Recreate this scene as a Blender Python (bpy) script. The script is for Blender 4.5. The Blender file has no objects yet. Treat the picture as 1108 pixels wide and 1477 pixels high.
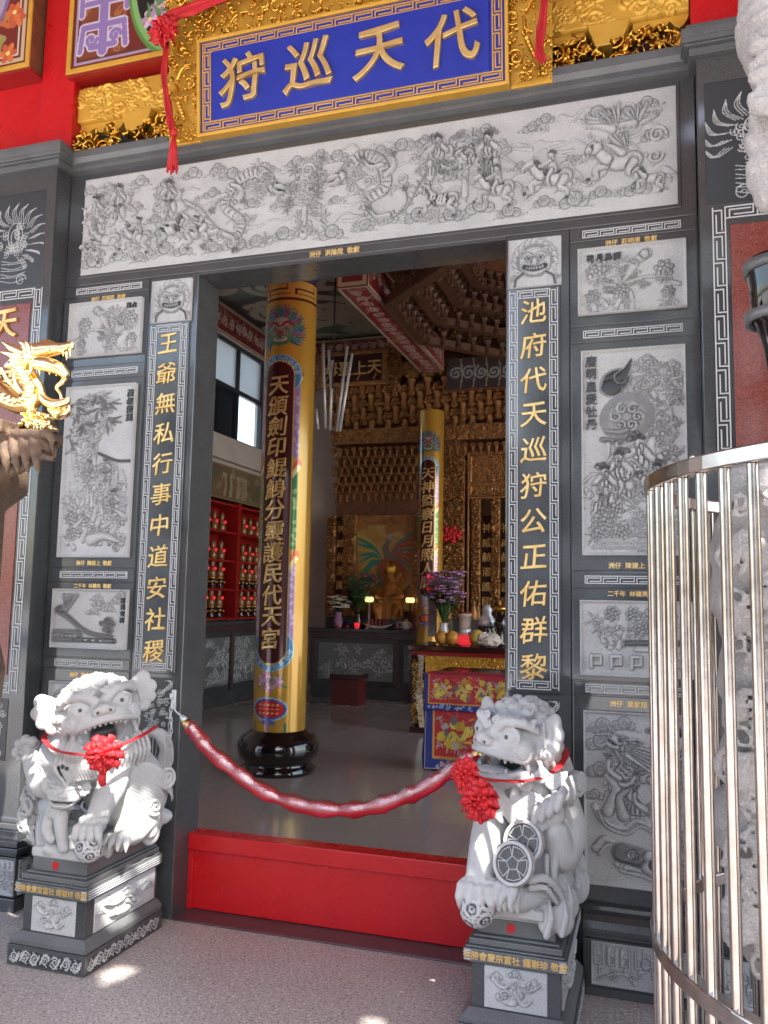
import bpy, math, random
import numpy as np
from mathutils import Vector, Matrix
R = math.radians
S = bpy.context.scene
COL = S.collection
random.seed(7); RNG = np.random.default_rng(7)

# ------------------------------------------------------------------ camera
def cam_axes(yaw, pit, rol):
    f = np.array([math.sin(yaw)*math.cos(pit), math.cos(yaw)*math.cos(pit), math.sin(pit)])
    r0 = np.array([math.cos(yaw), -math.sin(yaw), 0]); u0 = np.cross(r0, f)
    return math.cos(rol)*r0+math.sin(rol)*u0, -math.sin(rol)*r0+math.cos(rol)*u0, f
CR, CU, CF = cam_axes(R(-17.888), R(6.0096), R(1.0532))
CPOS = np.array([0, -3.803, 1.6]); FPX = 1201.4
cd = bpy.data.cameras.new('camera'); co = bpy.data.objects.new('camera', cd); COL.objects.link(co)
cd.sensor_fit = 'VERTICAL'; cd.sensor_height = 24; cd.lens = FPX/1477*24; cd.clip_start = .05; cd.clip_end = 500
m4 = Matrix.Identity(4)
for i in range(3):
    m4[i][0] = CR[i]; m4[i][1] = CU[i]; m4[i][2] = -CF[i]; m4[i][3] = CPOS[i]
co.matrix_world = m4; S.camera = co

# ------------------------------------------------------------------ light
SUN = Vector((.52, -.58, .95)).normalized()
W = bpy.data.worlds.new('World'); S.world = W; W.use_nodes = True
wn = W.node_tree.nodes; wl = W.node_tree.links
sky = wn.new('ShaderNodeTexSky'); sky.sky_type = 'NISHITA'; sky.sun_disc = False
sky.sun_elevation = math.asin(SUN.z); sky.sun_rotation = math.atan2(SUN.x, SUN.y); sky.dust_density = 2.5
sky.air_density = 1.3
wl.new(sky.outputs[0], wn['Background'].inputs[0]); wn['Background'].inputs[1].default_value = .15
sl = bpy.data.lights.new('sun', 'SUN'); sl.energy = 3.6; sl.angle = R(.5); sl.color = (1, .95, .87)
so = bpy.data.objects.new('sun', sl); COL.objects.link(so)
so.rotation_euler = SUN.to_track_quat('Z', 'Y').to_euler(); so.location = (3, -9, 12)
S.view_settings.view_transform = 'Standard'; S.view_settings.look = 'None'
S.view_settings.gamma = 1; S.view_settings.exposure = 2.38
S.cycles.use_denoising = True
S.cycles.max_bounces = 10; S.cycles.diffuse_bounces = 6; S.cycles.glossy_bounces = 4
S.cycles.caustics_reflective = False; S.cycles.caustics_refractive = False; S.cycles.sample_clamp_indirect = 6

# ------------------------------------------------------------------ rays of the survey: pixel -> point on a plane
def _ray(px, py):
    return CF+CR*(px-554)/FPX-CU*(py-738.5)/FPX
def PY(px, py, y=0.):
    d = _ray(px, py); t = (y-CPOS[1])/d[1]; return CPOS+t*d
def PX(px, py, x=0.):
    d = _ray(px, py); t = (x-CPOS[0])/d[0]; return CPOS+t*d
def PZ(px, py, z=0.):
    d = _ray(px, py); t = (z-CPOS[2])/d[2]; return CPOS+t*d

# ------------------------------------------------------------------ materials
MT = {}
def mat(name, col=(.5, .5, .5), rough=.5, metal=0., col2=None, scale=8., bump=0., bscale=None, speck=None, sscale=220., coat=0., attr=None, spec=.5, rvar=0., trans=0., emit=None, contrast=(.35, .65), vcol=False, detail=5.):
    """principled surface: two tones mixed by noise, mineral speckle, bump, optional dark attribute for polished areas and painted groove shade"""
    m = bpy.data.materials.new(name); m.use_nodes = True; MT[name] = m
    N = m.node_tree.nodes; L = m.node_tree.links; b = N['Principled BSDF']
    tc = N.new('ShaderNodeTexCoord'); geo = tc.outputs['Object']
    b.inputs['Roughness'].default_value = rough; b.inputs['Metallic'].default_value = metal
    b.inputs['Specular IOR Level'].default_value = spec; b.inputs['Coat Weight'].default_value = coat; b.inputs['Coat Roughness'].default_value = .06
    if trans: b.inputs['Transmission Weight'].default_value = trans
    def mix(a, c, f):
        x = N.new('ShaderNodeMix'); x.data_type = 'RGBA'
        for s, v in ((6, a), (7, c)):
            if isinstance(v, tuple): x.inputs[s].default_value = (*v, 1)
            else: L.new(v, x.inputs[s])
        if isinstance(f, float): x.inputs[0].default_value = f
        else: L.new(f, x.inputs[0])
        return x.outputs[2]
    def noise(sc, det=5., rg=.6):
        n = N.new('ShaderNodeTexNoise'); n.inputs['Scale'].default_value = sc; n.inputs['Detail'].default_value = det; n.inputs['Roughness'].default_value = rg
        L.new(geo, n.inputs['Vector']); return n.outputs['Fac']
    def ramp(f, lo, hi):
        r = N.new('ShaderNodeMapRange'); r.inputs[1].default_value = lo; r.inputs[2].default_value = hi; L.new(f, r.inputs[0]); return r.outputs[0]
    c = tuple(col)
    if vcol:
        a = N.new('ShaderNodeAttribute'); a.attribute_name = 'tint'; c = a.outputs['Color']
    if col2: c = mix(c, tuple(col2), ramp(noise(scale, detail), *contrast))
    if speck:
        for (sc, amt, k) in speck:
            c = mix(c, tuple(sc), mix_f(N, L, ramp(noise(sscale*k, 1.), .56, .66), amt))
    if attr:   # dark by attribute: polished stone, plus shade painted into grooves and mouths
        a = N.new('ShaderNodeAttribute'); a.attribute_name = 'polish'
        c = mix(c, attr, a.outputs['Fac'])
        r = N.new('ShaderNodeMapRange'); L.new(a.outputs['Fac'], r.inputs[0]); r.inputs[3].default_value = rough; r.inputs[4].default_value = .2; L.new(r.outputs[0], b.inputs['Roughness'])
    if isinstance(c, tuple): b.inputs['Base Color'].default_value = (*c, 1)
    else: L.new(c, b.inputs['Base Color'])
    if rvar:
        r = N.new('ShaderNodeMapRange'); L.new(noise(scale*2.3), r.inputs[0]); r.inputs[1].default_value = .3; r.inputs[2].default_value = .7
        r.inputs[3].default_value = max(0, rough-rvar); r.inputs[4].default_value = rough+rvar; L.new(r.outputs[0], b.inputs['Roughness'])
    if bump:
        bn = N.new('ShaderNodeBump'); bn.inputs['Strength'].default_value = min(1, bump); bn.inputs['Distance'].default_value = .004 if bump <= 1 else .004*bump
        L.new(noise(bscale or scale*6, 4.), bn.inputs['Height']); L.new(bn.outputs[0], b.inputs['Normal'])
    if emit:
        b.inputs['Emission Color'].default_value = (*emit[0], 1); b.inputs['Emission Strength'].default_value = emit[1]
    return m
def mix_f(N, L, f, amt):
    x = N.new('ShaderNodeMath'); x.operation = 'MULTIPLY'; L.new(f, x.inputs[0]); x.inputs[1].default_value = amt; return x.outputs[0]

mat('dark_granite', (.052, .055, .058), .085, col2=(.072, .076, .079), scale=3, speck=[((.16, .17, .18), .5, 1.), ((.012, .012, .014), .7, 1.4)], sscale=330, spec=.75, rvar=.03)
mat('honed_granite', (.10, .105, .11), .34, col2=(.14, .145, .15), scale=4, speck=[((.26, .27, .28), .5, 1.), ((.03, .03, .03), .6, 1.3)], sscale=330, spec=.55)
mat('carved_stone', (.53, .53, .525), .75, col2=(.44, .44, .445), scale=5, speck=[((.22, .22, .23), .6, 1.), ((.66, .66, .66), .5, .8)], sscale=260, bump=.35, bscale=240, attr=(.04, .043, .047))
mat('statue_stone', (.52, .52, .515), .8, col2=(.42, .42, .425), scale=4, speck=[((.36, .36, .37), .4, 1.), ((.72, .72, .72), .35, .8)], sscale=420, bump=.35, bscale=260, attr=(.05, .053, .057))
mat('pitted_stone', (.47, .445, .425), .9, col2=(.33, .31, .30), scale=7, speck=[((.22, .21, .20), .45, 1.), ((.58, .56, .54), .5, .7)], sscale=190, bump=1.1, bscale=150, attr=(.05, .05, .05))
mat('line_stone', (.56, .57, .58), .7, speck=[((.22, .22, .22), .5, 1.)], sscale=300)
mat('red_granite', (.25, .062, .045), .16, col2=(.18, .04, .032), scale=60, speck=[((.42, .16, .12), .55, 1.), ((.07, .02, .02), .6, 1.2)], sscale=200, spec=.55)
mat('terrazzo', (.47, .42, .395), .40, col2=(.38, .335, .315), scale=1.3, speck=[((.12, .095, .095), .8, .55), ((.72, .64, .62), .75, .5), ((.2, .13, .125), .6, .8)], sscale=150, rvar=.08, bump=.12, bscale=300)
mat('hall_granite', (.38, .315, .265), .13, col2=(.36, .30, .26), scale=1.2, speck=[((.09, .075, .07), .75, .5), ((.40, .35, .31), .65, .5)], sscale=150, rvar=.04)
mat('floor_joint', (.22, .18, .155), .4)
mat('maroon_granite', (.085, .045, .05), .3, col2=(.06, .032, .036), scale=5, speck=[((.15, .10, .10), .5, 1.)], sscale=260)
mat('red_paint', (.56, .010, .014), .3, col2=(.50, .009, .012), scale=2.2, bump=.12, bscale=24, rvar=.12)
mat('red_lacquer', (.36, .012, .012), .4, col2=(.28, .01, .01), scale=4)
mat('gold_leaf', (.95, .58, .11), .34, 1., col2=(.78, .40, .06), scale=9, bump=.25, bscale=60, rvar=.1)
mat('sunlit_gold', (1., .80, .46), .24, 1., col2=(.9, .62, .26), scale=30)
mat('gold_paint', (.80, .46, .07), .42, .35, col2=(.70, .38, .05), scale=6, bump=.06, bscale=60)
mat('gold_letter', (.86, .62, .27), .34, .65, col2=(.70, .44, .14), scale=14)
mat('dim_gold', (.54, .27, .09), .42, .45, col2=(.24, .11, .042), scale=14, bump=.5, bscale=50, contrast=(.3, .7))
mat('brown_wood', (.24, .10, .05), .45, col2=(.15, .06, .03), scale=12, bump=.2, bscale=60)
mat('dark_lacquer', (.035, .010, .009), .13, col2=(.05, .014, .012), scale=4, coat=.4)
mat('black_lacquer', (.010, .006, .006), .1, coat=.6)
mat('blue_board', (.020, .038, .36), .35, col2=(.016, .032, .32), scale=5, rvar=.05)
mat('bronze', (.17, .105, .065), .6, .35, col2=(.09, .062, .045), scale=26, bump=1.6, bscale=120, rvar=.1)
mat('dark_wood', (.13, .06, .03), .5, .2, col2=(.07, .03, .016), scale=12, bump=.3, bscale=60)
mat('steel', (.56, .50, .46), .2, 1., col2=(.42, .37, .33), scale=18, rvar=.05, bump=.05, bscale=60)
mat('red_cloth', (.62, .022, .030), .62, col2=(.52, .016, .022), scale=14, bump=.25, bscale=160)
mat('rope_red', (.56, .008, .028), .34, col2=(.44, .006, .02), scale=30, coat=.5, bump=.5, bscale=60)
mat('white_wall', (.62, .58, .53), .7, col2=(.56, .52, .47), scale=3)
mat('black_iron', (.02, .02, .022), .45)
mat('painted', (.5, .5, .5), .45, vcol=True, bump=.1, bscale=80)
mat('tinted_gloss', (.5, .5, .5), .22, .35, vcol=True, coat=.4)
mat('concrete', (.45, .44, .42), .85, col2=(.38, .37, .36), scale=1.5, bump=.2, bscale=30)
mat('house_wall', (.62, .60, .56), .8, col2=(.52, .5, .47), scale=.8)
mat('house_glass', (.05, .07, .09), .1)
mat('roof_board', (.17, .06, .05), .6, col2=(.12, .045, .04), scale=3)
mat('embroidery_red', (.48, .02, .028), .55, col2=(.38, .014, .022), scale=30, bump=.3, bscale=150)
mat('embroidery_blue', (.02, .035, .22), .6, col2=(.015, .025, .16), scale=30, bump=.3, bscale=150)
mat('tube_white', (.75, .75, .76), .3, .3)
mat('leaf', (.045, .10, .03), .5, col2=(.07, .14, .045), scale=20)
mat('petal_purple', (.26, .09, .25), .6, col2=(.42, .24, .38), scale=30)
mat('petal_white', (.7, .62, .55), .6)
mat('fruit_orange', (.62, .22, .03), .4, col2=(.58, .30, .05), scale=12)
mat('fruit_yellow', (.62, .42, .09), .4)
mat('stool_red', (.10, .010, .010), .4)
mat('red_lamp', (.6, .02, .03), .3, emit=((1., .04, .06), .12))
mat('lamp_glow', (.8, .7, .3), .3, emit=((1., .8, .35), .25))
mat('amber_glass', (.20, .08, .03), .15, col2=(.34, .15, .06), scale=30, coat=.3)
mat('window_frame', (.035, .04, .05), .4)
mat('clear_film', (1., .97, .97), .14, 1., bump=1.5, bscale=45)
MT['clear_film'].node_tree.nodes['Principled BSDF'].inputs['Alpha'].default_value = .26
mat('pane_glass', (.9, .95, 1.), .03, trans=1.)
MT['pane_glass'].node_tree.nodes['Principled BSDF'].inputs['IOR'].default_value = 1.02
mat('smoked_glass', (.02, .03, .045), .06, spec=.6)

# ------------------------------------------------------------------ objects
OFF = {}
def tag(o, label=None, cat=None, group=None, kind=None):
    for k, v in (('label', label), ('category', cat), ('group', group), ('kind', kind)):
        if v: o[k] = v
    return o
def thing(name, label, cat, loc=(0, 0, 0), group=None):
    o = bpy.data.objects.new(name, None); COL.objects.link(o); o.location = loc; o.empty_display_size = .05
    OFF[o.name] = np.array(loc, float); tag(o, label, cat, group, 'thing'); return o
def link_mesh(name, me, m=None, parent=None, smooth=False, bevel=0.):
    o = bpy.data.objects.new(name, me); COL.objects.link(o)
    if m:
        for q in (m if isinstance(m, (list, tuple)) else [m]): me.materials.append(MT[q] if isinstance(q, str) else q)
    if parent: o.parent = parent; OFF[o.name] = OFF[parent.name]
    else: OFF[o.name] = np.zeros(3)
    if smooth: me.shade_smooth()
    if bevel:
        b = o.modifiers.new('bevel', 'BEVEL'); b.width = bevel; b.segments = 2; b.limit_method = 'ANGLE'; b.angle_limit = R(40)
    return o
def mesh_np(name, V, F, m, parent=None, smooth=False, polish=None, tint=None, bevel=0., fm=None):
    """V: world coordinates (n,3); F: list/array of faces"""
    V = np.asarray(V, float)
    if parent is not None: V = V-OFF[parent.name]
    me = bpy.data.meshes.new(name)
    me.from_pydata(V.tolist() if len(V) < 3000 else V, [], F if isinstance(F, list) else F.tolist())
    if polish is not None:
        a = me.attributes.new('polish', 'FLOAT', 'POINT'); a.data.foreach_set('value', np.asarray(polish, np.float32).ravel())
    if tint is not None:
        a = me.attributes.new('tint', 'FLOAT_COLOR', 'POINT'); t = np.ones((len(V), 4), np.float32); t[:, :3] = np.asarray(tint).reshape(-1, 3); a.data.foreach_set('color', t.ravel())
    me.update()
    o = link_mesh(name, me, m, parent, smooth, bevel)
    if fm is not None: me.polygons.foreach_set('material_index', np.asarray(fm, np.int32))
    return o
class MB:
    def __init__(s): s.v = []; s.f = []; s.t = []; s.n = 0; s.tc = (1, 1, 1)
    def add(s, V, F):
        s.v += [tuple(map(float, p)) for p in V]; s.f += [tuple(i+s.n for i in q) for q in F]; s.t += [s.tc]*len(V); s.n += len(V); return s
    def box(s, x0, x1, y0, y1, z0, z1):
        V = [(x, y, z) for x in (x0, x1) for y in (y0, y1) for z in (z0, z1)]
        return s.add(V, [(0, 1, 3, 2), (4, 6, 7, 5), (0, 4, 5, 1), (2, 3, 7, 6), (0, 2, 6, 4), (1, 5, 7, 3)])
    def hexa(s, A, B):   # two quads joined
        return s.add(list(A)+list(B), [(3, 2, 1, 0), (4, 5, 6, 7)]+[(i, (i+1) % 4, 4+(i+1) % 4, 4+i) for i in range(4)])
    def prism(s, poly, d):  # polygon (3d points) pushed along d
        n = len(poly); d = np.array(d); P = [np.array(p, float) for p in poly]
        return s.add(P+[p+d for p in P], [tuple(range(n))[::-1], tuple(range(n, 2*n))]+[(i, (i+1) % n, n+(i+1) % n, n+i) for i in range(n)])
    def tube(s, pts, r, seg=8, cap=True):
        P = [np.array(p, float) for p in pts]; n = len(P); rr = r if isinstance(r, (list, tuple, np.ndarray)) else [r]*n
        up = np.array([0, 0, 1.]); V = []; prev = None
        for i in range(n):
            t = P[min(i+1, n-1)]-P[max(i-1, 0)]; t /= (np.linalg.norm(t)+1e-9)
            if prev is None:
                a = np.cross(t, up if abs(t[2]) < .9 else np.array([1., 0, 0]))
            else: a = prev-t*(prev@t)
            a /= (np.linalg.norm(a)+1e-9); prev = a; b = np.cross(t, a)
            V += [P[i]+rr[i]*(math.cos(k*2*math.pi/seg)*a+math.sin(k*2*math.pi/seg)*b) for k in range(seg)]
        F = [(i*seg+k, i*seg+(k+1) % seg, (i+1)*seg+(k+1) % seg, (i+1)*seg+k) for i in range(n-1) for k in range(seg)]
        if cap: F += [tuple(range(seg))[::-1], tuple(range((n-1)*seg, n*seg))]
        return s.add(V, F)
    def lathe(s, prof, c=(0, 0, 0), seg=32, cap=True):  # prof (r,z)
        n = len(prof); V = [(c[0]+r*math.cos(k*2*math.pi/seg), c[1]+r*math.sin(k*2*math.pi/seg), c[2]+z) for r, z in prof for k in range(seg)]
        F = [(i*seg+k, i*seg+(k+1) % seg, (i+1)*seg+(k+1) % seg, (i+1)*seg+k) for i in range(n-1) for k in range(seg)]
        if cap: F += [tuple(range(seg))[::-1], tuple(range((n-1)*seg, n*seg))]
        return s.add(V, F)
    def ball(s, c, r, seg=10, rings=7):
        r = np.array([r]*3 if np.isscalar(r) else r, float)
        V = [(c[0], c[1], c[2]-r[2])]+[(c[0]+r[0]*math.sin(a)*math.cos(b), c[1]+r[1]*math.sin(a)*math.sin(b), c[2]-r[2]*math.cos(a)) for a in [math.pi*i/rings for i in range(1, rings)] for b in [2*math.pi*k/seg for k in range(seg)]]+[(c[0], c[1], c[2]+r[2])]
        F = [(0, 1+(k+1) % seg, 1+k) for k in range(seg)]
        for i in range(rings-2):
            F += [(1+i*seg+k, 1+i*seg+(k+1) % seg, 1+(i+1)*seg+(k+1) % seg, 1+(i+1)*seg+k) for k in range(seg)]
        l = len(V)-1; F += [(l, 1+(rings-2)*seg+k, 1+(rings-2)*seg+(k+1) % seg) for k in range(seg)]
        return s.add(V, F)
    def build(s, name, m, parent=None, smooth=False, bevel=0., tint=False):
        return mesh_np(name, np.array(s.v), s.f, m, parent, smooth, tint=np.array(s.t) if tint else None, bevel=bevel)
def smooth_by_angle(o, ang=35):
    me = o.data
    try: me.shade_smooth(); me.set_sharp_from_angle(angle=R(ang))
    except Exception: pass
    return o
def spline(pts, n=8):
    """Catmull-Rom through the points"""
    P = np.array(pts, float); Q = np.vstack([2*P[0]-P[1], P, 2*P[-1]-P[-2]]); out = []
    for i in range(1, len(Q)-2):
        for t in np.linspace(0, 1, n, endpoint=False):
            a, b, c, d = Q[i-1:i+3]
            out.append(.5*((2*b)+(c-a)*t+(2*a-5*b+4*c-d)*t*t+(3*b-3*c+d-a)*t**3))
    return np.array(out+[P[-1]])

# ------------------------------------------------------------------ lettering (outline font turned to mesh, brushed by a warp)
_tx = {}
def glyphs(txt, size, depth=.004, bold=.0, res=3, wob=.0, shear=0.):
    k = (txt, size, depth, bold, res, wob, shear)
    if k in _tx: return _tx[k]
    cu = bpy.data.curves.new('t', 'FONT'); cu.body = txt; cu.size = size; cu.extrude = depth/2; cu.bevel_depth = bold*size; cu.bevel_resolution = 1; cu.resolution_u = res; cu.shear = shear
    cu.align_x = 'CENTER'; cu.align_y = 'CENTER'
    o = bpy.data.objects.new('t', cu); COL.objects.link(o)
    dg = bpy.context.evaluated_depsgraph_get(); dg.update()
    me = o.evaluated_get(dg).to_mesh()
    V = np.array([v.co[:] for v in me.vertices]); F = [tuple(p.vertices) for p in me.polygons]
    bpy.data.objects.remove(o); bpy.data.curves.remove(cu)
    if len(V):
        V[:, :2] -= (V[:, :2].max(0)+V[:, :2].min(0))/2
        if wob:
            s = size; x, y = V[:, 0]/s, V[:, 1]/s
            V[:, 0] += wob*s*np.sin(5*y+3*x+len(txt)); V[:, 1] += wob*s*np.sin(6*x-2*y)+.06*s*x
    _tx[k] = (V, F); return _tx[k]
def put_text(name, items, m, parent, O, U, Vv, kw):
    """items: (text, u, v, size). O origin, U right, Vv up -> one mesh standing on that plane"""
    O = np.array(O, float); U = np.array(U, float); Vv = np.array(Vv, float); Nn = np.cross(U, Vv); mb = MB()
    for (t, u, v, sz) in items:
        G, F = glyphs(t, sz, **kw)
        if len(G) == 0: continue
        mb.add([O+U*(u+p[0])+Vv*(v+p[1])+Nn*p[2] for p in G], F)
    return mb.build(name, m, parent)
def put_each(name, items, m, parent, O, U, Vv, kw):
    for it in items: put_text(name, [it], m, parent, O, U, Vv, kw)
XR, ZU = np.array([1., 0, 0]), np.array([0, 0, 1.])

# ------------------------------------------------------------------ Greek-key strips: real raised bars
def fret(mb, O, U, V, Lw, w, lw=.0042, t=.003, ends=True, rails=True):
    """strip from O along U (length Lw), V across (width w)"""
    O = np.array(O, float); U = np.array(U, float); V = np.array(V, float); Nn = np.cross(U, V)
    def bar(u0, u1, v0, v1):
        A = [O+U*u0+V*v0, O+U*u1+V*v0, O+U*u1+V*v1, O+U*u0+V*v1]
        mb.hexa(A, [a+Nn*t for a in A])
    if rails: bar(0, Lw, 0, lw); bar(0, Lw, w-lw, w)
    if ends: bar(0, lw, lw, w-lw); bar(Lw-lw, Lw, lw, w-lw)
    n = max(1, round(Lw/(w*2.1))); p = (Lw-2*lw)/n
    a, b = w*.30, w*.70
    for i in range(n):
        u = lw+i*p+p*.06
        bar(u, u+lw, lw, b-lw/2); bar(u, u+p*.80, b-lw/2, b+lw/2)
        bar(u+p*.90-lw, u+p*.90, a-lw/2, w-lw); bar(u+p*.18, u+p*.90-lw, a-lw/2, a+lw/2)
    return mb
# ------------------------------------------------------------------ carved relief: a height field worked stroke by stroke
class Rel:
    """coordinates: x 0..w, y 0..1 in units of the panel height"""
    def __init__(s, wm, hm, vox=.0045, seed=1):
        s.wm, s.hm = wm, hm; s.nx, s.ny = int(wm/vox)+1, int(hm/vox)+1; s.w = wm/hm
        s.X = np.linspace(0, s.w, s.nx); s.Y = np.linspace(0, 1, s.ny)
        s.H = np.zeros((s.ny, s.nx)); s.K = np.zeros((s.ny, s.nx)); s.g = np.random.default_rng(seed); s.px = 1/s.ny
    def _win(s, x0, x1, y0, y1):
        i0, i1 = np.searchsorted(s.X, (x0, x1)); j0, j1 = np.searchsorted(s.Y, (y0, y1)); return slice(j0, j1), slice(i0, i1)
    def stroke(s, pts, r, h=.6, r2=None, n=6, groove=.35, polish=0., ridge=0, flat=False, line=.75):
        P = spline(pts, n) if len(pts) > 2 else np.array(pts, float)
        r2 = r if r2 is None else r2; g = max(r, r2)*(1+groove)+1.6*s.px
        w = s._win(P[:, 0].min()-g, P[:, 0].max()+g, P[:, 1].min()-g, P[:, 1].max()+g)
        x = s.X[w[1]][None, :]; y = s.Y[w[0]][:, None]
        if x.size == 0 or y.size == 0: return
        D = np.full((y.size, x.size), 9.); T = np.zeros_like(D); m = len(P)-1
        for i in range(m):
            a, b = P[i], P[i+1]; d = b-a; q = d@d+1e-12
            t = np.clip(((x-a[0])*d[0]+(y-a[1])*d[1])/q, 0, 1)
            e = np.hypot(x-a[0]-t*d[0], y-a[1]-t*d[1]); k = e < D
            D[k] = e[k]; T[k] = (i+t[k])/m
        rr = r+(r2-r)*T; q = D/np.maximum(rr, .6*s.px)
        ins = q < 1; gw = np.maximum(groove*rr, 1.1*s.px); ring = (~ins) & (D < rr+gw) & (groove > 0)
        hh = h*(np.where(q < .75, 1., .55) if flat else np.sqrt(np.clip(1-q*q*.92, 0, 1)))
        if ridge: hh = hh*(1-.22*np.abs(np.sin(T*ridge*np.pi))**.7)
        Hw = s.H[w]; Kw = s.K[w]
        Hw[ins] = hh[ins]; Kw[ins] = polish
        Hw[ring] = np.minimum(Hw[ring]*.3, .02); Kw[ring] = np.maximum(Kw[ring]*.6, line*np.clip(1-(D-rr)/gw, 0, 1)[ring])  # dark ring painted in the groove stands in for its shadow
    def blob(s, x, y, rx, ry, h=.7, a=0., polish=0., line=.75, groove=.25):
        g = max(rx, ry)*(1+groove)+2*s.px; w = s._win(x-g, x+g, y-g, y+g)
        X = s.X[w[1]][None, :]-x; Y = s.Y[w[0]][:, None]-y
        if X.size == 0 or Y.size == 0: return
        u = X*math.cos(a)+Y*math.sin(a); v = -X*math.sin(a)+Y*math.cos(a); q = np.hypot(u/rx, v/ry)
        ins = q < 1; ring = (~ins) & (q < 1+max(groove, 1.2*s.px/min(rx, ry)))
        Hw = s.H[w]; Kw = s.K[w]
        Hw[ins] = (h*np.sqrt(np.clip(1-q*q*.9, 0, 1)))[ins]; Kw[ins] = polish
        Hw[ring] *= .3; Kw[ring] = np.maximum(Kw[ring], line*.8)  # groove shadow painted dark round the blob as well
    def line(s, pts, r=.006, pol=.8, n=6): s.stroke(pts, r, 0.02, n=n, groove=0., polish=pol)
    def curl(s, x, y, R0, turns=1.6, a=0., d=1, r=None, h=.5, **k):
        t = np.linspace(0, 1, int(9*turns)+4)
        s.stroke([(x+R0*(1-.86*q)*math.cos(a+d*q*turns*6.283), y+R0*(1-.86*q)*math.sin(a+d*q*turns*6.283)) for q in t], r or R0*.2, h, n=2, r2=(r or R0*.2)*.6, **k)
    def cloud(s, x, y, q, d=1, h=.35):
        s.stroke([(x-d*q*2.6, y-q*.25), (x-d*q*1.2, y-q*.5), (x+d*q*.9, y-q*.45), (x+d*q*2.2, y-q*.75)], q*.12, h, r2=q*.03)
        for i, (dx, dy, k) in enumerate(((-1.1, .0, .62), (.95, .0, .58), (0, .45, .8))):
            s.blob(x+d*dx*q, y+dy*q, q*k, q*k, h*.7); s.curl(x+d*dx*q, y+dy*q, q*k*.82, 1.5, a=i*2., d=d if i != 1 else -d, h=h, r=q*.10, line=.5)
    def leaf(s, x, y, a, l, w=.22, h=.5, **k):
        s.stroke([(x, y), (x+l*.5*math.cos(a), y+l*.5*math.sin(a)), (x+l*math.cos(a+.12), y+l*math.sin(a+.12))], l*w*.6, h, r2=l*w*.08, **k)
    def spray(s, x, y, l, n=6, a0=0., a1=6.28, w=.22, h=.5, polish=0.):
        for i in range(n): s.leaf(x, y, a0+(a1-a0)*(i+.3*s.g.random())/max(1, n-1), l*s.g.uniform(.7, 1.1), w, h*s.g.uniform(.7, 1.1), polish=polish if s.g.random() < .5 else 0)
    def flower(s, x, y, q, n=7, h=.6):
        for k, m in ((1., n), (.62, n-2)):
            for i in range(m):
                a = 6.283*i/m+k*2; s.blob(x+q*k*.6*math.cos(a), y+q*k*.6*math.sin(a), q*.38*k+.1*q, q*.27*k+.05*q, h*(1.25-.3*k), a, groove=.3)
        s.blob(x, y, q*.2, q*.2, h*1.2)
    def rock(s, x, y, q, n=5, h=.5):
        for i in range(n):
            dx, dy = s.g.uniform(-1, 1), s.g.uniform(-.4, .5)
            s.stroke([(x+q*dx, y+q*dy), (x+q*(dx+s.g.uniform(-.3, .3)), y+q*(dy+.45)), (x+q*(dx+.4), y+q*(dy+.1))], q*.2, h*s.g.uniform(.6, 1.), r2=q*.05)
    def waves(s, x0, x1, y, q, rows=2, h=.3):
        for j in range(rows):
            x = x0+(j % 2)*q
            while x < x1:
                for k in (1, .68, .36):
                    s.stroke([(x+q*k*math.cos(t), y+j*q*.8+q*k*math.sin(t)*.8) for t in np.linspace(.15, 3, 7)], q*.1, h*(1.3-.4*k), n=2, line=.4)
                x += q*2
    def tree(s, x, y, H0, lean=.1, leaves='pine', n=9, q=.12):
        top = (x+lean*H0, y+H0); pts = [(x, y), (x+lean*H0*.1, y+H0*.3), (x+lean*H0*.9, y+H0*.62), top]
        s.stroke(pts, H0*.045, .6, r2=H0*.012)
        for i in range(n):
            t = .4+.6*i/n; px, py = x+lean*H0*t, y+H0*t; d = 1 if i % 2 else -1; L = q*s.g.uniform(.6, 1.3)*(1.2-.5*t)*1.6
            ex, ey = px+d*L, py+L*.35*s.g.uniform(-.6, 1); s.stroke([(px, py), ((px+ex)/2, (py+ey)/2+.02), (ex, ey)], H0*.012, .5, r2=H0*.006)
            s.spray(ex, ey, q*.8, 8, 0 if leaves == 'pine' else 3.4, 6.283, .2 if leaves == 'pine' else .3, .55, polish=.5)
    def person(s, x, y, q, d=1, dark=False):
        L = lambda *p: [(x+d*a*q, y+b*q) for a, b in p]
        for k, (e, f) in enumerate(((-.34, .62), (-.40, .30), (.42, .25))): s.stroke(L((0, .66-.12*k), (e*.6, f+.12), (e, f), (e*1.25, f-.12), (e*.9, f-.2)), q*.028, .5, r2=q*.01)
        s.stroke(L((-.09, .32), (-.14, .16), (-.17, .02)), q*.10, .6, r2=q*.08); s.stroke(L((.05, .32), (.10, .16), (.07, .03)), q*.10, .7, r2=q*.07)
        s.stroke(L((.0, .70), (.03, .5), (-.03, .34)), q*.095, .8, r2=q*.10)
        for k in (-.14, -.07, 0., .07, .13): s.line(L((k*.6-.02, .34), (k*.9-.05, .2), (k*1.25-.04, .03)), q*.009, .75)
        for k in (-.05, .02): s.line(L((k, .68), (k+.05, .55), (k+.02, .42)), q*.008, .7)
        s.stroke(L((-.08, .67), (-.19, .54), (-.14, .40), (-.17, .27)), q*.05, .85, r2=q*.06); s.line(L((-.19, .5), (-.16, .36)), q*.008, .6)
        s.stroke(L((.08, .67), (.19, .55), (.30, .60)), q*.05, .95, r2=q*.045); s.stroke(L((.28, .58), (.30, .48), (.26, .36)), q*.05, .8, r2=q*.02); s.blob(x+d*.35*q, y+.62*q, q*.032, q*.028, .9)
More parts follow.
